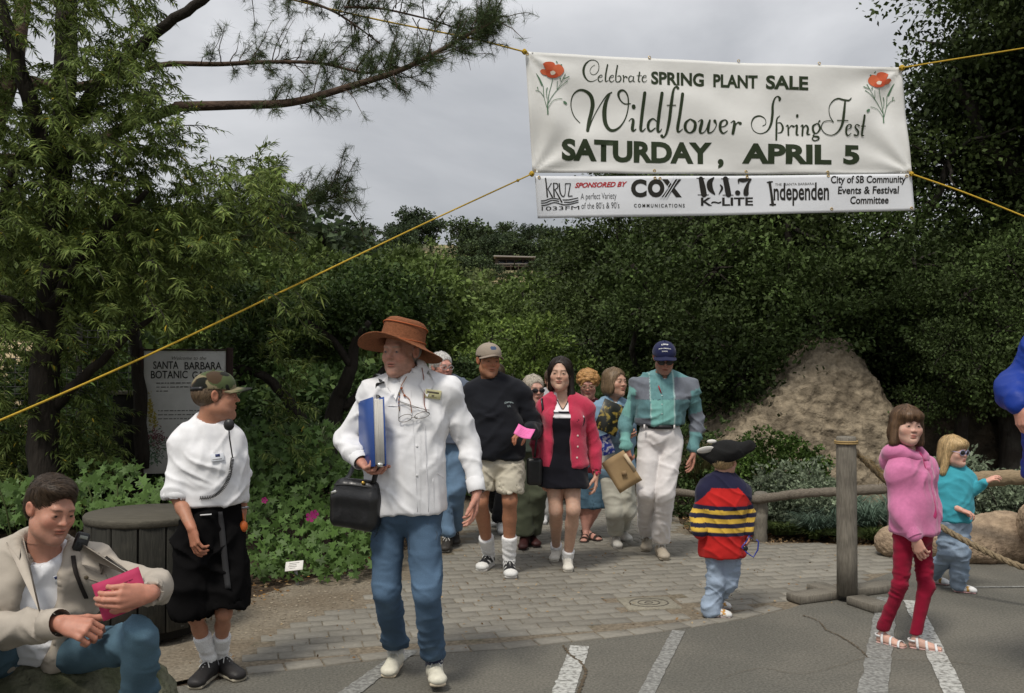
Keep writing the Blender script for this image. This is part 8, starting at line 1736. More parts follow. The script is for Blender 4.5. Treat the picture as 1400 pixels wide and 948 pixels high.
def strokes(b, lst, org, sc, parent, name, col, off=.0035, wsc=1.0, tr=None):
 mb = MB()
 for k, st in enumerate(lst):
  p = np.array(st, float)
  if len(p) == 2: p = np.vstack([p[0], p.mean(0), p[1]])
  q = bez(p, 7); x, y, w_ = q[:, 0] / sc + org[0], q[:, 1] / sc + org[1], q[:, 2] / sc / 2 * wsc
  if tr: x, y = tr(x, y)
  tx, ty = np.gradient(x), np.gradient(y); l = np.maximum(np.hypot(tx, ty), 1e-6); nx, ny = -ty / l, tx / l; o_ = off + .00025 * k
  L = b.px(x + nx * w_, y + ny * w_, o_); R = b.px(x - nx * w_, y - ny * w_, o_); n = len(x); V = np.concatenate([L, R]); F_ = [[i, i + 1, n + i + 1, n + i] for i in range(n - 1)]
  f = np.cross(V[F_[n // 2][1]] - V[F_[n // 2][0]], V[F_[n // 2][2]] - V[F_[n // 2][0]])
  if f[1] > 0: F_ = [g[::-1] for g in F_]
  mb.add(V, F_, np.array(col))
  for e, i in ((0, 0), (1, n - 1)):      # round ends
   if w_[i] < 1.0: continue
   a = np.linspace(0, 2 * np.pi, 13)[:-1]; V = b.px(x[i] + w_[i] * np.cos(a), y[i] + w_[i] * np.sin(a), o_ + .0001); mb.add(V, [list(range(12))], np.array(col))
 return mb.build(name, ink(), parent)
def btext(b, s, tl, tr, bl, br, parent, col, bold=0.0, shear=0.0, name='lettering', off=.0035, cut=.25, capref=None, space=1.0):
 """lettering fitted into a quadrilateral given in photo pixels (cap top / baseline)"""
 V, F_ = text_vf(s, bold, shear, space); H, _ = text_vf(capref or 'H', bold, 0); y0, y1 = H[:, 1].min(), H[:, 1].max(); x0, x1 = V[:, 0].min(), V[:, 0].max()
 bm = bmesh.new(); vs = [bm.verts.new((p[0], p[1], 0)) for p in V]
 for f in F_:
  try: bm.faces.new([vs[i] for i in f])
  except ValueError: pass
 for x in np.arange(x0 + cut, x1, cut): bmesh.ops.bisect_plane(bm, geom=bm.verts[:] + bm.edges[:] + bm.faces[:], plane_co=(x, 0, 0), plane_no=(1, 0, 0))
 for y in np.arange(V[:, 1].min() + cut, V[:, 1].max(), cut): bmesh.ops.bisect_plane(bm, geom=bm.verts[:] + bm.edges[:] + bm.faces[:], plane_co=(0, y, 0), plane_no=(0, 1, 0))
 bm.verts.index_update(); V = np.array([v.co[:2] for v in bm.verts]); F_ = [[v.index for v in f.verts] for f in bm.faces]; bm.free()
 u = (V[:, 0] - x0) / (x1 - x0); v = (V[:, 1] - y0) / (y1 - y0); X = (1-u)*(1-v)*bl[0] + u*(1-v)*br[0] + u*v*tr[0] + (1-u)*v*tl[0]; Y = (1-u)*(1-v)*bl[1] + u*(1-v)*br[1] + u*v*tr[1] + (1-u)*v*tl[1]
 return mk(name, b.px(X, Y, off), F_, ink(), parent, np.tile(np.array(col), (len(V), 1)), False)
def poly_print(b, pts, parent, name, col, off=.006):
 p = np.array(pts, float); n = len(p); q = bez(np.c_[np.vstack([p, p[:1]]), np.zeros(n + 1)], 4)[:-1, :2]; c = q.mean(0); X = np.r_[c[0], q[:, 0]]; Y = np.r_[c[1], q[:, 1]]; m = len(q); V = b.px(X, Y, off); F_ = [[0, 1 + i, 1 + (i + 1) % m] for i in range(m)]
 if np.cross(V[1] - V[0], V[2] - V[0])[1] > 0: F_ = [f[::-1] for f in F_]
 return mk(name, V, F_, ink(), parent, np.tile(np.array(col), (len(V), 1)), False)
def sh(l, dx, dy=0): return [(x + dx, y + dy, w_) for x, y, w_ in l]
GREEN = (.020, .033, .012)
def rope(name, label, pts, r, m, n=14, knots=(), group=None, sag=0.0, strands=0, cat='rope'):
 q = bez(pts, n); t = np.linspace(0, 1, len(q)); q[:, 2] -= sag * np.sin(np.pi * t)
 if not strands:
  mb = MB().tube(q, r, 7)
 else:
  s_ = np.concatenate([[0], np.cumsum(np.linalg.norm(np.diff(q, axis=0), axis=1))]); k = int(s_[-1] / (r * 1.2)) + 2; ss = np.linspace(0, s_[-1], k); qq = np.stack([np.interp(ss, s_, q[:, i]) for i in range(3)], 1); tg = np.gradient(qq, axis=0); tg /= np.linalg.norm(tg, axis=1, keepdims=True)
  u = np.cross(tg, [0, 1, 0.2]); u /= np.linalg.norm(u, axis=1, keepdims=True); v = np.cross(tg, u); mb = MB()
  for j in range(strands): ph = ss / (r * 7.5) * 2 * np.pi + j * 2 * np.pi / strands; mb.tube(qq + r * .52 * (np.cos(ph)[:, None] * u + np.sin(ph)[:, None] * v), r * .56, 6)
 o = mb.build(name, m, None, q[0], True); tag(o, label, cat, group)
 for p, kr in knots:
  mb = MB();
  for a in range(3): ph = np.linspace(0, 2 * np.pi, 13); R = rotm(a * 55, a * 40, a * 70); mb.tube(np.array(p) + (np.stack([np.cos(ph), np.sin(ph), 0 * ph], 1) * kr) @ R.T, kr * .42, 6)
  mb.build('knot', m, o, None, True)
 return o
def build_banner():
 vinyl = mat('white_vinyl', (.80, .80, .78), rough=.5, spec=.4, noise=.035, nscale=3, backlight=.12, bump=.12, bscale=5, dist=.05); vinyl2 = mat('white_vinyl_strip', (.78, .80, .84), rough=.45, spec=.4, noise=.03, nscale=3, backlight=.12, bump=.1, bscale=5, dist=.05)
 Q1 = [(718, 70), (1233, 93), (1246, 238), (728, 236)]; Q2 = [(731, 241), (1246, 238), (1250, 288), (735, 299)]; b = Banner(Q1, 10.0, wr_main); b2 = Banner(Q2, 10.0, wr_strip)
 sag = lambda u, v: np.stack([0 * u, 0 * u, -.025 * np.sin(np.pi * u) * (1 - v) * .8 + .010 * np.sin(u * 19) * v], -1)
 root, o = sheet_obj('banner', b, 130, 40, vinyl, 'large white vinyl festival banner with green lettering and two poppies strung over the path', 'banner')
 root2, o2 = sheet_obj('sponsor_banner', b2, 120, 14, vinyl2, 'narrow white strip of sponsor names laced under the large banner', 'banner')
 c1 = (770, 70); s1 = 7.29
 e = [(352, 250, 5), (385, 248, 6), (392, 232, 7), (378, 226, 7), (358, 245, 11), (352, 272, 13), (365, 293, 9), (385, 290, 6), (400, 275, 5)]
 cel = [[(320, 125, 5), (285, 150, 5), (270, 190, 5), (290, 222, 6), (330, 215, 6), (358, 170, 7), (355, 110, 7), (320, 78, 7), (270, 80, 9), (225, 120, 18), (205, 180, 24), (215, 240, 20), (250, 285, 11), (295, 292, 7), (340, 270, 5)], e,
           [(447, 122, 15), (430, 210, 15), (425, 270, 15), (430, 292, 9), (455, 280, 5)], sh(e, 113, 2), [(547, 124, 14), (532, 210, 14), (528, 270, 13), (535, 294, 9), (565, 292, 10), (580, 262, 13), (568, 235, 9), (545, 240, 6)],
           [(597, 236, 9), (607, 234, 10), (606, 298, 12)], [(608, 260, 6), (625, 240, 9), (640, 250, 15)], [(705, 245, 5), (675, 235, 8), (658, 265, 12), (668, 294, 10), (700, 280, 6)], [(708, 240, 11), (702, 285, 11), (720, 292, 6)], [(768, 192, 13), (755, 285, 12), (775, 292, 6)], [(738, 232, 6), (790, 232, 6)], sh(e, 440, 4)]
 strokes(b, cel, c1, s1, root, 'lettering', GREEN)
 wild = [[(170, 712, 9), (110, 640, 10), (80, 540, 10), (95, 440, 12), (150, 385, 18), (215, 385, 26), (275, 430, 36), (298, 510, 40), (285, 600, 38), (262, 690, 36), (245, 790, 32)], [(250, 790, 14), (300, 660, 10), (370, 530, 10), (440, 430, 14), (492, 398, 12)],
   [(470, 410, 16), (430, 500, 36), (415, 600, 44), (425, 710, 40), (465, 775, 32), (520, 780, 26), (580, 735, 16), (630, 650, 12), (655, 540, 12), (650, 440, 14), (615, 385, 16), (575, 385, 24), (555, 420, 24), (575, 475, 14), (620, 512, 12), (680, 510, 10)],
   [(708, 536, 38), (710, 548, 38)], [(660, 690, 8), (685, 662, 10), (705, 680, 28), (695, 760, 32), (705, 785, 20), (735, 765, 8)], [(818, 408, 32), (800, 560, 32), (785, 700, 32), (780, 770, 28), (800, 785, 16), (830, 755, 8)],
   [(945, 690, 8), (905, 660, 14), (865, 690, 26), (855, 750, 28), (880, 785, 18), (930, 750, 10)], [(990, 412, 32), (965, 600, 32), (952, 770, 30), (975, 785, 14), (992, 760, 8)],
   [(1150, 358, 30), (1135, 342, 16), (1105, 380, 22), (1085, 500, 30), (1065, 680, 30), (1040, 800, 22), (1010, 845, 16), (992, 830, 30)], [(1038, 532, 10), (1130, 532, 10)]]
 strokes(b, wild, c1, s1, root, 'lettering', GREEN)
 flow = [[(380, 150, 38), (350, 380, 36), (325, 540, 36), (335, 595, 20), (385, 560, 8)], [(470, 445, 14), (420, 490, 32), (415, 560, 34), (465, 605, 16), (520, 570, 36), (528, 490, 34), (470, 445, 14)], [(562, 480, 8), (600, 455, 14), (610, 480, 34), (590, 570, 36), (600, 608, 20), (650, 585, 10), (700, 460, 12)], [(702, 462, 22), (685, 540, 36), (690, 605, 22), (740, 590, 12), (778, 520, 12), (760, 470, 36)],
   [(820, 545, 10), (880, 530, 14), (905, 490, 26), (880, 458, 14), (830, 490, 30), (825, 570, 32), (860, 615, 18), (912, 585, 8)], [(945, 495, 8), (985, 470, 18), (990, 520, 36), (972, 618, 34)], [(990, 540, 12), (1030, 490, 16), (1060, 500, 38)]]
 strokes(b, flow, (890, 110), 8.62, root, 'lettering', GREEN)
 spring = [[(185, 478, 9), (220, 455, 8), (215, 400, 9), (160, 368, 16), (95, 390, 18), (65, 460, 10), (90, 530, 8), (160, 560, 9), (235, 530, 16), (280, 450, 26), (298, 340, 28), (300, 250, 24), (320, 180, 16), (350, 158, 12), (372, 180, 28), (370, 200, 22)], [(378, 360, 7), (345, 400, 16), (338, 500, 22), (332, 625, 20)], [(345, 440, 7), (385, 440, 14), (408, 490, 22), (390, 540, 16), (350, 550, 8)],
              [(440, 480, 6), (462, 468, 16), (466, 570, 20)], [(468, 510, 7), (495, 470, 12), (522, 478, 24)], [(560, 360, 26), (560, 372, 26)], [(535, 475, 7), (558, 470, 20), (552, 560, 22), (575, 570, 7)], [(595, 480, 7), (618, 470, 18), (612, 575, 20)], [(614, 510, 7), (650, 468, 14), (672, 500, 22), (665, 560, 22), (695, 565, 7)],
              [(765, 450, 10), (725, 480, 22), (730, 540, 22), (760, 555, 12), (795, 510, 20), (785, 465, 18), (765, 450, 10)], [(775, 445, 7), (792, 425, 18)], [(740, 560, 7), (725, 585, 14), (775, 595, 22), (780, 620, 14), (740, 635, 12), (715, 615, 14), (728, 590, 7)],
              [(1122, 185, 9), (1095, 212, 16), (1040, 205, 18), (985, 190, 16), (930, 215, 12), (890, 280, 8), (895, 370, 8), (935, 445, 9)], [(1055, 225, 18), (1040, 350, 26), (1025, 460, 26), (985, 540, 16), (920, 580, 10), (850, 560, 9), (810, 500, 9), (830, 440, 9), (890, 425, 8), (930, 440, 7)], [(970, 425, 10), (1085, 430, 10)],
              [(1070, 520, 7), (1100, 515, 10), (1118, 485, 16), (1095, 470, 10), (1070, 500, 20), (1068, 560, 20), (1090, 585, 14), (1122, 560, 6)], [(1200, 485, 16), (1175, 472, 10), (1160, 500, 16), (1195, 545, 20), (1185, 585, 14), (1155, 580, 18)], [(1255, 378, 22), (1240, 500, 22), (1235, 580, 20), (1260, 585, 7)], [(1218, 490, 9), (1270, 490, 9)]]
 strokes(b, spring, (1020, 110), 7.78, root, 'lettering', GREEN)
 for s_, q in (('SPRING', ((891, 96), (964, 98.5), (891, 114), (964, 116.5))), ('PLANT', ((977, 99), (1038, 101), (977, 117), (1038, 119))), ('SALE', ((1049, 101.5), (1106, 104), (1049, 120), (1106, 123)))): btext(b, s_, *q, root, GREEN, .035)
 for s_, q in (('SATURDAY', ((768, 190), (975, 193.5), (768, 219.5), (975, 223))), (',', ((983, 195), (991, 195), (983, 224), (991, 224))), ('APRIL', ((1016, 195), (1138, 197.5), (1016, 222.5), (1138, 224.5))), ('5', ((1154, 198), (1176, 198.5), (1154, 224), (1176, 224.5)))): btext(b, s_, *q, root, GREEN, .045)
 # poppies
 def T1(p, y): return 720 + p / 9.49, 70 + y / 9.49
 def T2(x, y): return 1203 - (x - 755) * .92, 110 + (y - 96) * .95
 pet = [[(210, 165), (250, 138), (330, 132), (370, 170), (340, 260), (270, 270), (235, 210)], [(370, 175), (430, 165), (480, 215), (482, 265), (430, 320), (350, 325), (320, 260)], [(172, 250), (200, 228), (245, 240), (270, 300), (210, 295)], [(245, 250), (300, 240), (400, 290), (400, 335), (320, 340), (265, 315)]]
 pc = [(.50, .085, .030), (.56, .120, .045), (.55, .12, .05), (.50, .075, .028)]
 stems = [[(275, 830, 18), (272, 700, 14), (290, 560, 9), (320, 440, 8), (340, 350, 8)], [(262, 740, 8), (225, 600, 8), (215, 450, 9)], [(125, 290, 6), (160, 350, 20), (200, 440, 26)], [(275, 690, 8), (330, 590, 8), (400, 495, 9), (480, 420, 7), (535, 380, 12)], [(395, 490, 7), (400, 380, 7)], [(400, 490, 6), (440, 420, 6), (480, 340, 10), (505, 290, 10)], [(225, 600, 7), (170, 530, 7), (115, 515, 8)], [(150, 520, 6), (140, 470, 14)], [(280, 740, 6), (340, 650, 6), (400, 620, 7), (465, 610, 8)], [(490, 655, 30), (510, 670, 34)], [(262, 620, 8), (258, 520, 10), (270, 470, 14)], [(435, 340, 18), (440, 370, 12)], [(385, 120, 14), (400, 145, 16)], [(450, 170, 20), (460, 180, 16)], [(480, 360, 10), (555, 325, 14)]]
 for k, tf in enumerate((None, T2)):
  id_ = (lambda x, y: (x, y)) if tf is None else tf; pr = empty
  strokes(b, stems, (720, 70), 9.49, root, 'poppy_stem', (.085, .17, .10), .0055, 1, tf)
  for j, pg in enumerate(pet): pts = [id_(*T1(*p)) for p in pg]; poly_print(b, pts, root, 'poppy_petal', pc[j], .0075 + .0006 * j)
  poly_print(b, [id_(*T1(*p)) for p in ((305, 265), (345, 252), (375, 275), (360, 300), (320, 302))], root, 'poppy_centre', (.70, .60, .50), .0105)
 # sponsor strip
 D = (.016, .015, .012); o5 = (730, 230)
 kruz = [[(158, 135, 18), (172, 260, 18), (183, 395, 20)], [(240, 205, 12), (188, 290, 10)], [(190, 285, 12), (250, 395, 20)], [(268, 205, 16), (276, 390, 20)], [(262, 205, 9), (318, 215, 14), (322, 265, 14), (282, 298, 9)], [(290, 300, 12), (335, 380, 18), (380, 465, 20)], [(345, 205, 18), (358, 330, 18), (395, 388, 14), (425, 350, 10), (430, 205, 10)], [(430, 212, 14), (505, 208, 9)], [(500, 210, 12), (468, 380, 14)], [(465, 384, 12), (528, 380, 14)]]
 strokes(b2, kruz, o5, 10, root2, 'lettering', D)
 wv = [[(95, 450, 13), (150, 445, 14), (250, 412, 12), (340, 425, 14)], [(390, 435, 13), (480, 432, 14), (605, 405, 12)], [(95, 480, 13), (160, 475, 14), (250, 440, 12), (345, 455, 14)], [(410, 465, 13), (500, 465, 14), (610, 435, 12)], [(100, 512, 13), (160, 508, 14), (280, 472, 12), (400, 500, 14), (500, 492, 13), (610, 463, 12)]]
 strokes(b2, wv, o5, 10, root2, 'wave_emblem', D)
 def bt(s_, x0, x1, yt0, yt1, yb0, yb1, col=D, bold=0.0, shear=0.0, sp=1.0): btext(b2, s_, (x0, yt0), (x1, yt1), (x0, yb0), (x1, yb1), root2, col, bold, shear, space=sp)
 bt('1033FM', 740.5, 792, 283, 281.5, 288.3, 286.5, bold=.0); bt('SPONSORED BY', 786, 858, 249.8, 247.8, 256.8, 254.8, (.42, .015, .02), .03, .35)
 bt('A perfect Variety', 794, 843, 264.5, 262.8, 272.5, 271.5, (.05, .05, .05), -.005); bt("of the 80's & 90's", 795, 847, 277.3, 276.3, 285.6, 284.6, (.05, .05, .05), -.005)
 bt('C', 863, 884.5, 245, 244.8, 269.5, 269.2, bold=.05); bt('O', 886, 909, 244.8, 244.5, 269.2, 269, bold=.06); bt('X', 905, 933, 244.5, 244.5, 269, 269, bold=.06)
 strokes(b2, [[(903, 271, 1.3), (922, 241, .6)], [(907, 271, 1.3), (926, 241, .6)], [(911, 271, 1.3), (930, 241, .6)]], (0, 0), 1, root2, 'slash', (.70, .72, .76), .0085)
 bt('COMMUNICATIONS', 867, 937, 278.6, 278, 283.4, 283, bold=.02, sp=1.5)
 k17 = [[(135, 95, 44), (152, 170, 56), (166, 245, 56)], [(92, 90, 7), (170, 92, 7)], [(105, 249, 7), (212, 249, 7)], [(258, 85, 14), (222, 130, 52), (228, 190, 52), (272, 246, 12)], [(322, 150, 10), (340, 185, 22), (310, 244, 7)], [(372, 95, 50), (388, 170, 54), (402, 245, 54)], [(330, 94, 7), (410, 94, 7)], [(345, 251, 7), (450, 251, 7)], [(488, 228, 48), (492, 230, 48)], [(500, 140, 8), (502, 105, 22), (545, 108, 40), (622, 97, 12)], [(620, 98, 10), (590, 140, 24), (572, 200, 46), (570, 235, 52)]]
 strokes(b2, k17, (940, 230), 7, root2, 'lettering', D); bt('K~LITE', 959.5, 1031, 269.3, 269, 280.6, 280.2, bold=.025)
 strokes(b2, [[(775, 130, 14), (820, 124, 14)], [(796, 130, 26), (812, 240, 24), (824, 345, 28)], [(800, 345, 16), (848, 344, 16)]], (940, 230), 7, root2, 'lettering', D)
 bt('ndependen', 1059, 1134, 249.6, 249, 273.3, 273.3, bold=.02); bt('THE   SANTA BARBARA', 1061, 1114, 250, 249.2, 253.2, 252.4, (.10, .10, .09))
 bt('City of SB Community', 1136.5, 1238, 240.5, 240.3, 250.5, 250, bold=.02, shear=.06); bt('Events & Festival', 1146, 1229, 255, 254.6, 265.2, 264.8, bold=.02, shear=.06); bt('Committee', 1163, 1215, 268.5, 268.3, 278.8, 278.4, bold=.02, shear=.06)
 # grommets
 brass = mat('brass', (.5, .33, .08), rough=.3, metal=.9)
 for bb, rt, pts in ((b, root, ((889, 76.5), (1012, 80.8), (1121, 86), (721, 73), (1231, 95), (896, 232), (1022, 233.5), (1133, 235), (1242, 234), (731, 233))), (b2, root2, ((737, 243), (896, 243), (1023, 241), (1133, 240), (1239, 241), (1138, 285.5), (1246, 285), (903, 243.5)))):
  for x, y in pts:
   c = bb.px(np.array([x]), np.array([y]), .004)[0]; V, F_ = tube_vf([c + np.array([math.cos(t), 0, math.sin(t)]) * .012 for t in np.linspace(0, 2 * np.pi, 13)], .0035, 5, False); mk('grommet', V, F_, brass, rt)
 yr = mat('yellow_rope', (.52, .34, .035), rough=.75, noise=.25, nscale=120, bump=.5, bscale=200)
 TL, TR, ML, MR = P(717, 71, 9.97), P(1233, 93, 9.97), P(727, 238, 9.97), P(1246, 238, 9.97)
 rope('yellow_rope', 'thin yellow rope from the upper left banner corner up into the pine', [TL, P(640, 52, 9.8), P(520, 28, 9.6), P(400, 0, 9.3), P(250, -40, 9.0), P(60, -90, 9.2)], .0085, yr, knots=[(TL, .022), (P(640, 52, 9.8), .012)])
 rope('yellow_rope', 'thin yellow rope from the lower left banner corner down to the left edge', [ML, P(580, 306, 8.9), P(400, 392, 7.7), P(200, 487, 6.7), P(0, 575, 6.0), P(-140, 632, 5.6)], .0075, yr, knots=[(ML, .022), (P(708, 247, 9.8), .012), (P(413, 386, 7.78), .010)])
 rope('yellow_rope', 'thin yellow rope from the upper right banner corner to the dark oaks', [TR, P(1300, 82, 10.2), P(1400, 66, 10.8), P(1480, 52, 11.4)], .0085, yr, knots=[(TR, .022)])
 rope('yellow_rope', 'thin yellow rope from the lower right banner corner down to the right edge', [MR, P(1320, 264, 9.8), P(1400, 296, 9.6), P(1520, 345, 9.2)], .0085, yr, knots=[(MR, .018)])
def build_props():
 wood = mat('weathered_wood', (.200, .182, .150), rough=.9, noise=.35, nscale=30, bump=.8, bscale=45, nstretch=(6, 6, .5), bstretch=(7, 7, .4), spec=.15, dist=.006, col2=(.135, .122, .10), c2scale=6, c2lo=.5, c2hi=.7)
 gwood = mat('grey_rail_wood', (.180, .155, .125), rough=.95, noise=.35, nscale=30, bump=.9, bscale=60, nstretch=(.6, 4, 4), bstretch=(.5, 6, 6), spec=.12, dist=.008)
 W1 = np.array([1., 1, 1])
 # post on a crossed foot
 pc = P(1155, 0, 6.5); st = empty('wooden_stanchion', (pc[0], 6.5, 0), 'tall round wooden post on a crossed board foot beside the girl in pink', 'post'); top = P(1153, 597, 6.5)[2]
 V, F_ = tube_vf([[pc[0], 6.5, .04], [pc[0], 6.5, .3], [pc[0] - .002, 6.5, .8], [pc[0] - .003, 6.5, top - .01], [pc[0] - .003, 6.5, top]], [.066, .065, .064, .063, .058], 22); mk('post', V, F_, wood, st)
 b0, b1 = G(1084, 824), G(1222, 806); c0, c1 = G(1112, 802), G(1204, 832)
 for a, b_, z in ((b0, b1, .027), (c0, c1, .0272)):
  a, b_ = a.copy(), b_.copy(); d = _n(b_ - a); L = np.linalg.norm(b_ - a); mid = np.array([pc[0], 6.5, 0]) if z == .0272 else (a + b_) / 2; R = rotm(math.degrees(math.atan2(d[1], d[0])))
  for sg in (-1, 1):
   ctr = mid + d * sg * (L / 4 + (.035 if z == .0272 else .0)); V, F_ = box_vf(np.array([ctr[0], ctr[1], z]), (L / 4 - (.035 if z == .0272 else .0005), .070, .026), R, .006); mk('board', V, F_, wood, st)
 # low rail fence
 fe = empty('log_rail_fence', G(1040, 736) * [1, 1, 0], 'low grey log rail fence running along the planting bed', 'fence')
 def log(pts, r, name='rail', m=gwood, seg=12):
  q = bez(pts, 8); rg = np.random.default_rng(int(abs(q[0][0] * 1000))); V, F_ = tube_vf(q + rg.normal(0, .003, q.shape), r * (1 + .05 * rg.normal(0, 1, len(q))), seg); return mk(name, V, F_, m, fe)
 pr = np.array(G(1040, 736)); log([pr * [1, 1, 0] - [0, 0, .1], pr * [1, 1, 0] + [0, 0, .2], pr * [1, 1, 0] + [0, 0, .40]], .060, 'post', wood, 16)
 p2 = G(1219, 744); log([p2 - [0, 0, .1], p2 + [0, 0, .25], P(1217, 662, p2[1])], .035, 'post', wood); p3 = P(905, 0, 9.6); log([p3 * [1, 1, 0], p3 * [1, 1, 0] + [0, 0, .38]], .055, 'post', wood)
 log([P(895, 670, 9.65), P(930, 674, 9.45), P(980, 678, 9.15), P(1036, 684, 8.80)], .036); log([P(1030, 684, 8.72), P(1070, 678, 8.6), P(1110, 674, 8.5), P(1160, 672, 8.4), P(1225, 667, 8.3)], .040)
 log([P(1318, 657, 7.5), P(1350, 655, 7.4), P(1400, 652, 7.3), P(1500, 648, 7.1)], .058, 'rail', mat('tan_log', (.24, .18, .11), rough=.9, noise=.3, nscale=25, bump=.7, bscale=40, nstretch=(.5, 4, 4), dist=.006), 16); q = P(1495, 0, 7.1); log([q * [1, 1, 0], q * [1, 1, 0] + [0, 0, .62]], .06, 'post', wood)
 # thick rope of the barrier
 hr = mat('hemp_rope', (.24, .185, .115), rough=.95, noise=.35, nscale=90, bump=.8, bscale=150)
 rope('barrier_rope', 'thick twisted hemp rope sagging from the tall post to the right edge', [P(1164, 612, 6.5), P(1185, 633, 6.55), P(1215, 662, 6.6), P(1250, 695, 6.6), P(1284, 719, 6.55), P(1340, 750, 6.4), P(1400, 776, 6.25), P(1500, 800, 6.0)], .021, hr, strands=3, n=10)
 mb = MB(); r = np.random.default_rng(3); a0 = P(1166, 614, 6.5)
 for _ in range(46): d = _n(P(1215, 660, 6.6) - a0 + r.normal(0, .02, 3)); s_ = a0 + d * r.uniform(0, .3); mb.tube([s_ + r.normal(0, .012, 3), s_ + d * .08 + r.normal(0, .018, 3), s_ + d * .15 + r.normal(0, .028, 3)], .0012, 3)
 for z in (0, 1): ph = np.linspace(0, 2 * np.pi, 15); mb.tube([[pc[0] - .003 + .072 * math.cos(t), 6.5 + .072 * math.sin(t), P(0, 606, 6.5)[2] + z * .012] for t in ph], .006, 5)
 o = mb.build('frayed_cord', mat('straw_cord2', (.33, .23, .10), rough=.95), None, a0); tag(o, 'frayed pale cord lashing the barrier rope to the top of the tall post', 'cord')
 # barrel bin
 bc = np.array([P(203, 0, 5.75)[0], 5.75, 0]); zt = P(0, 713, 5.42)[2]; bn = empty('plank_bin', bc, 'dark weathered plank bin with a thick round wooden lid behind the helper in black shorts', 'bin'); dk = mat('dark_planks', (.026, .025, .020), rough=.85, noise=.4, nscale=20, bump=.8, bscale=40, nstretch=(5, 5, .4), bstretch=(6, 6, .4), dist=.006, col2=(.048, .044, .034), c2scale=6, c2lo=.5, c2hi=.7)
 n = 14; R0 = .315
 for k in range(n):
  a = 2 * math.pi * (k + .5) / n; R = rotm(math.degrees(a) + 90); w_ = R0 * math.tan(math.pi / n) - .004; V, F_ = box_vf(bc + [R0 * math.cos(a), R0 * math.sin(a), (.07 + zt) / 2 - .02], (w_, .011, (zt - .07) / 2 - .02), R, .003); mk('plank', V, F_, dk, bn, None, False)
 V, F_ = tube_vf([bc + [0, 0, .02], bc + [0, 0, zt - .05]], R0 - .02, 20); mk('liner', V, F_, mat('liner_black', (.006, .006, .006), rough=.8), bn)
 V, F_ = tube_vf([bc + [0, 0, zt - .045], bc + [0, 0, zt - .035], bc + [0, 0, zt - .008], bc + [0, 0, zt]], [R0 + .012, R0 + .024, R0 + .024, R0 + .018], 36); mk('lid', V, F_, mat('lid_wood', (.080, .072, .055), rough=.85, noise=.3, nscale=20, bump=.7, bscale=40, nstretch=(.5, 5, 5), dist=.006), bn, None, False)
 MB().box(bc + [.05, -.22, .0], (.07, .05, .035), None, .006).build('foot', wood, bn)
 # plant label
 lb = G(405, 798); pl = empty('plant_label', lb, 'small white plant label on a short metal stake at the edge of the leafy shrub', 'plant label'); MB().box(lb + [.002, 0, .045], (.010, .003, .06), rotm(0, 0, -6), .001).build('stake', mat('aluminium', (.35, .37, .38), rough=.5, metal=.5), pl)
 f = Fr(lb + [-.012, -.01, .125], rotm(-6, -48, -9)); MB().box(f.pt([0, 0, 0]), (.062, .003, .040), f.R, .001).build('plate', mat('label_plate', (.68, .66, .62), rough=.5), pl)
 mb = MB(); [mb.box(f.pt([(-.01 if i else 0), -.0036, .022 - i * .014]), ((.035, .026, .03, .02)[i], .0005, .002), f.R, 0, np.array([.2, .2, .19])) for i in range(4)]; mb.build('print', ink(), pl)
 # signboard
 Y = 9.0; TL_, TR_, BL_ = P(197, 477, Y), P(309, 483, Y + .15), P(197, 645, Y); Hh = TL_[2] - BL_[2]; wd = np.linalg.norm((TR_ - TL_)[:2]); yaw = math.degrees(math.atan2((TR_ - TL_)[1], (TR_ - TL_)[0])); ctr = (TL_ + TR_) / 2 - [0, 0, Hh / 2]; R = rotm(yaw); f = Fr(ctr, R)
 sg = empty('signboard', [ctr[0], ctr[1], 0], 'grey garden entrance signboard with serif lettering behind the helper in the camouflage cap', 'sign'); brd = mat('sign_face', (.50, .50, .48), rough=.7, noise=.10, nscale=9, bump=.1, bscale=30)
 MB().box(f.pt([0, 0, 0]), (wd / 2, .015, Hh / 2), R, .003).build('panel', brd, sg); fr_ = mat('dark_red_wood', (.030, .016, .013), rough=.8, noise=.3, nscale=20, nstretch=(5, 5, .5))
 for sg_, w_ in ((-1, .016), (1, .030)): V, F_ = box_vf(f.pt([sg_ * (wd / 2 + w_ + .002), .01, -(ctr[2] - Hh / 2) / 2 + .01 - .0]), (w_, .035, (ctr[2] + Hh / 2) / 2 + .02), R, .006); mk('post', V, F_, fr_, sg)
 V, F_ = box_vf(f.pt([0, .0, Hh / 2 + .010]), (wd / 2, .025, .008), R, .004); mk('top_rail', V, F_, fr_, sg)
 def st(s_, x, z, w_, hgt, col, bold=.0, shear=0, nm='lettering'):
  V, F_ = text_vf(s_, bold, shear); H, _ = text_vf('H', bold, 0); x0, x1 = V[:, 0].min(), V[:, 0].max(); h0 = H[:, 1].max(); Vn = np.stack([x + (V[:, 0] - (x0 + x1) / 2) / (x1 - x0) * w_, np.full(len(V), -.0185), z + V[:, 1] / h0 * hgt], 1); mk(nm, f.pts(Vn), F_, ink(), sg, np.tile(np.array(col), (len(Vn), 1)), False)
 def spx(px, py): q = P(px, py, Y); return (q - ctr)[0], (q - ctr)[2]
 X_, Z_ = spx(255, 492); st('Welcome to the', X_, Z_, .30, .030, (.16, .16, .15), 0, .3); dk_ = (.03, .03, .028)
 def serif(s_, px0, px1, pyb, hgt): x0, z0 = spx(px0, pyb); x1, _ = spx(px1, pyb); st(s_, (x0 + x1) / 2, z0, x1 - x0, hgt, dk_, .012)
 serif('SANTA', 208, 241, 504.5, .068); serif('BARBARA', 249, 298, 505.5, .068); serif('BOTANIC', 205, 253, 517.5, .068); serif('GARDEN', 259, 303, 518.5, .068)
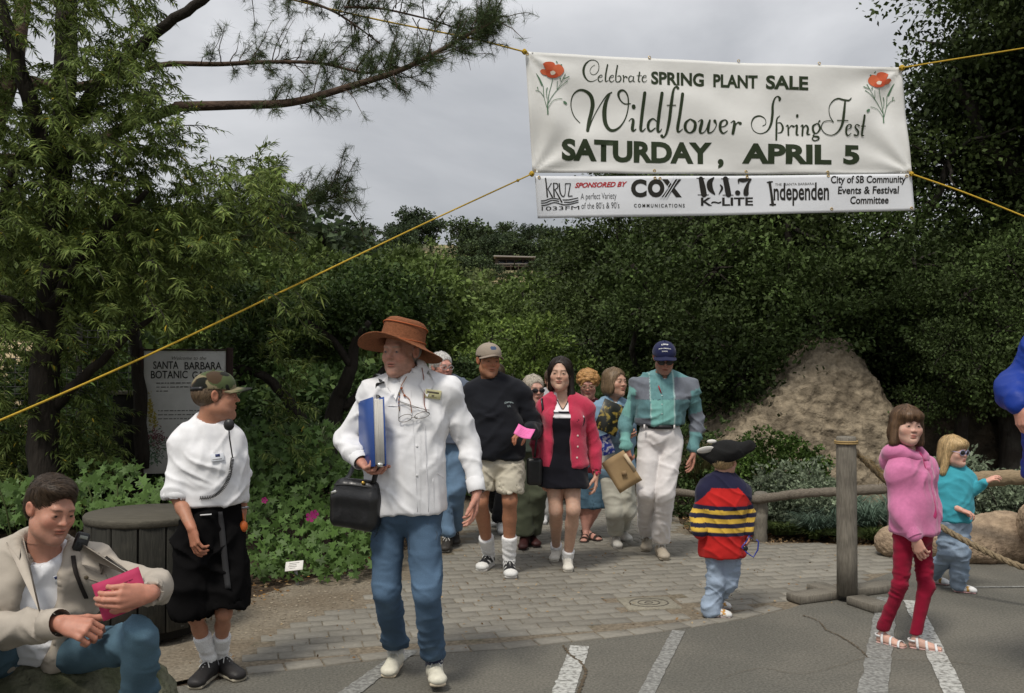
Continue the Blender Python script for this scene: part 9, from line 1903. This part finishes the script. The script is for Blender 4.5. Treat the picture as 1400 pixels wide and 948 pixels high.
 for i, (a, b_, py) in enumerate(((212, 290, 524), (212, 288, 529.5), (212, 222, 535), (214, 300, 562), (214, 300, 567.5), (214, 280, 573), (214, 300, 600), (214, 290, 606))):
  x0, z0 = spx(a, py); x1, _ = spx(b_, py); mb = MB(); r = np.random.default_rng(i); x = x0
  while x < x1: l = r.uniform(.012, .045); mb.box(f.pt([x + l / 2, -.0175, z0]), (l / 2, .0006, .0045), R, 0, np.array([.15, .15, .14])); x += l + .010
  mb.build('print', ink(), sg)
 X_, Z_ = spx(252, 585); st('You Can', X_, Z_, .17, .030, (.06, .06, .055)); r = np.random.default_rng(12)
 def dabs(cx, cy, n, sx, sy, col, s0, nm):
  mb = MB();
  for i in range(n):
   x, z = spx(cx + r.normal(0, sx), cy + r.normal(0, sy)); a = r.uniform(0, 3.1); l = s0 * r.uniform(.6, 1.4); o_ = -.0165 - .0003 * (i % 40) / 4 - .0006; V = np.array([[x - l * math.cos(a), o_, z - l * math.sin(a)], [x + l * .3 * math.sin(a), o_, z - l * .3 * math.cos(a)], [x + l * math.cos(a), o_, z + l * math.sin(a)], [x - l * .3 * math.sin(a), o_, z + l * .3 * math.cos(a)]]); mb.add(f.pts(V), [[0, 1, 2, 3]], np.array(col) * r.uniform(.6, 1.3))
  mb.build(nm, ink(), sg)
 dabs(204, 560, 150, 1.6, 10, (.30, .25, .05), .012, 'painted_flower'); dabs(210, 575, 60, 1.5, 6, (.30, .26, .05), .012, 'painted_flower'); dabs(211, 600, 150, 6, 7, (.13, .04, .05), .013, 'painted_flower'); dabs(209, 612, 160, 7, 12, (.09, .15, .09), .016, 'painted_leaves')
 rot = empty('notice_board_back', P(172, 660, 9.2) * [1, 1, 0], 'dark wooden board standing left of the signboard', 'board'); c = P(174, 592, 9.25); V, F_ = box_vf(c * [1, 1, 0] + [0, 0, .62], (.12, .05, .62), None, .01); mk('panel', V, F_, mat('near_black_wood', (.012, .011, .009), rough=.9, bump=.5, bscale=40), rot); V, F_ = box_vf(c * [1, 1, 0] + [0, 0, 1.26], (.135, .07, .018), None, .006); mk('cap_board', V, F_, wood, rot)
 # wire fence and pale bank behind it
 wf = empty('wire_fence', P(-40, 700, 10.6) * [1, 1, 0], 'dark square wire fence glimpsed through leaves at the far left', 'fence'); wm = mat('dark_wire', (.03, .03, .028), rough=.6); mb = MB(); x0, x1 = P(-300, 0, 10.6)[0], P(190, 0, 10.6)[0]
 for z in np.arange(.15, 1.9, .075): mb.tube([[x0, 10.6, z], [x1, 10.6, z]], .0045, 4)
 for x in np.arange(x0, x1, .11): mb.tube([[x, 10.606, .1], [x, 10.606, 1.88]], .0045, 4)
 mb.build('wire_mesh', wm, wf)
 for x in np.arange(x0, x1, 1.6): V, F_ = tube_vf([[x, 10.63, 0], [x, 10.63, 1.95]], .035, 8); mk('post', V, F_, mat('near_black_wood', (.012, .011, .009)), wf)
 bl = [U(ell([P(-80, 0, 15)[0], 15, .3], (3.4, .9, 1.7)), .1)];
 o, _ = sd_obj('earth_bank', bl, .12, mat('pale_earth', (.42, .33, .20), rough=1, noise=.25, nscale=4, bump=1, bscale=8, dist=.05), None, lambda V, N_: N_ * (.2 * (fbm(V * 1.2, 3, 3) - .5))[:, None], None, [P(-80, 0, 15)[0], 15, 0], band=.4); o['kind'] = 'structure'
 # cabins on the hill
 def cabin(px0, px1, pyt, pyb, Yh, label, small=False):
  a, b_ = P(px0, pyt, Yh), P(px1, pyt, Yh); zb = P(px0, pyb, Yh)[2]; cx = (a[0] + b_[0]) / 2; w_ = b_[0] - a[0]; hh = a[2] - zb; root = empty('hillside_cabin', (cx, Yh, zb), label, 'house'); wl = mat('cabin_wall', (.075, .058, .045), rough=.9, noise=.2, nscale=1.5, nstretch=(8, 8, .3)); gl = mat('cabin_window', (.012, .014, .016), rough=.15, spec=.5); rf = mat('cabin_roof', (.30, .27, .24), rough=.8)
  MB().box([cx, Yh + 2.2, zb + hh / 2 - .6], (w_ * .46, 2.2, hh / 2 + .4), None, .02).build('wall', wl, root)
  MB().box([cx, Yh + 1.9, zb + hh - .1], (w_ * .5, 2.9, .10), rotm(0, 0, 1.5 if not small else 0), .02).build('roof', rf if not small else mat('cabin_roof_dark', (.10, .085, .07), rough=.9), root)
  n = 4 if not small else 2
  for k in range(n):
   x = cx + w_ * .40 * ((k + .5) / n * 2 - 1); wn = MB().box([x, Yh - .02, zb + hh * .62], (w_ * .085, .04, hh * .17), None, 0).build('window', gl if not small else mat('cabin_white', (.6, .6, .58)), root)
   MB().box([x, Yh - .05, zb + hh * .62 - hh * .19], (w_ * .095, .05, .05)).build('sill', rf, wn)
  if not small:
   MB().box([cx, Yh - .8, zb + hh * .36], (w_ * .46, .8, .08)).build('deck', wl, root)
   for x in np.linspace(-.45, .45, 6): MB().box([cx + x * w_, Yh - 1.5, zb + hh * .15], (.07, .07, hh * .28)).build('deck_post', wl, root)
   MB().box([cx, Yh - 1.55, zb + hh * .50], (w_ * .46, .03, .05)).build('deck_rail', rf, root)
 cabin(675, 732, 351, 374, 150, 'dark flat roofed cabin on stilts on the hillside below the banner corner'); cabin(588, 616, 363, 374, 130, 'small low cabin with white wall left of the flat roofed cabin', True)
# ================================================================== build everything
for f in (build_ground, build_props, build_banner, build_planting, build_trees, build_people):
 t = time.time(); f(); print(f.__name__, round(time.time() - t, 2))
print('TIME', round(time.time() - T0, 2), 'objects', len(bpy.data.objects))
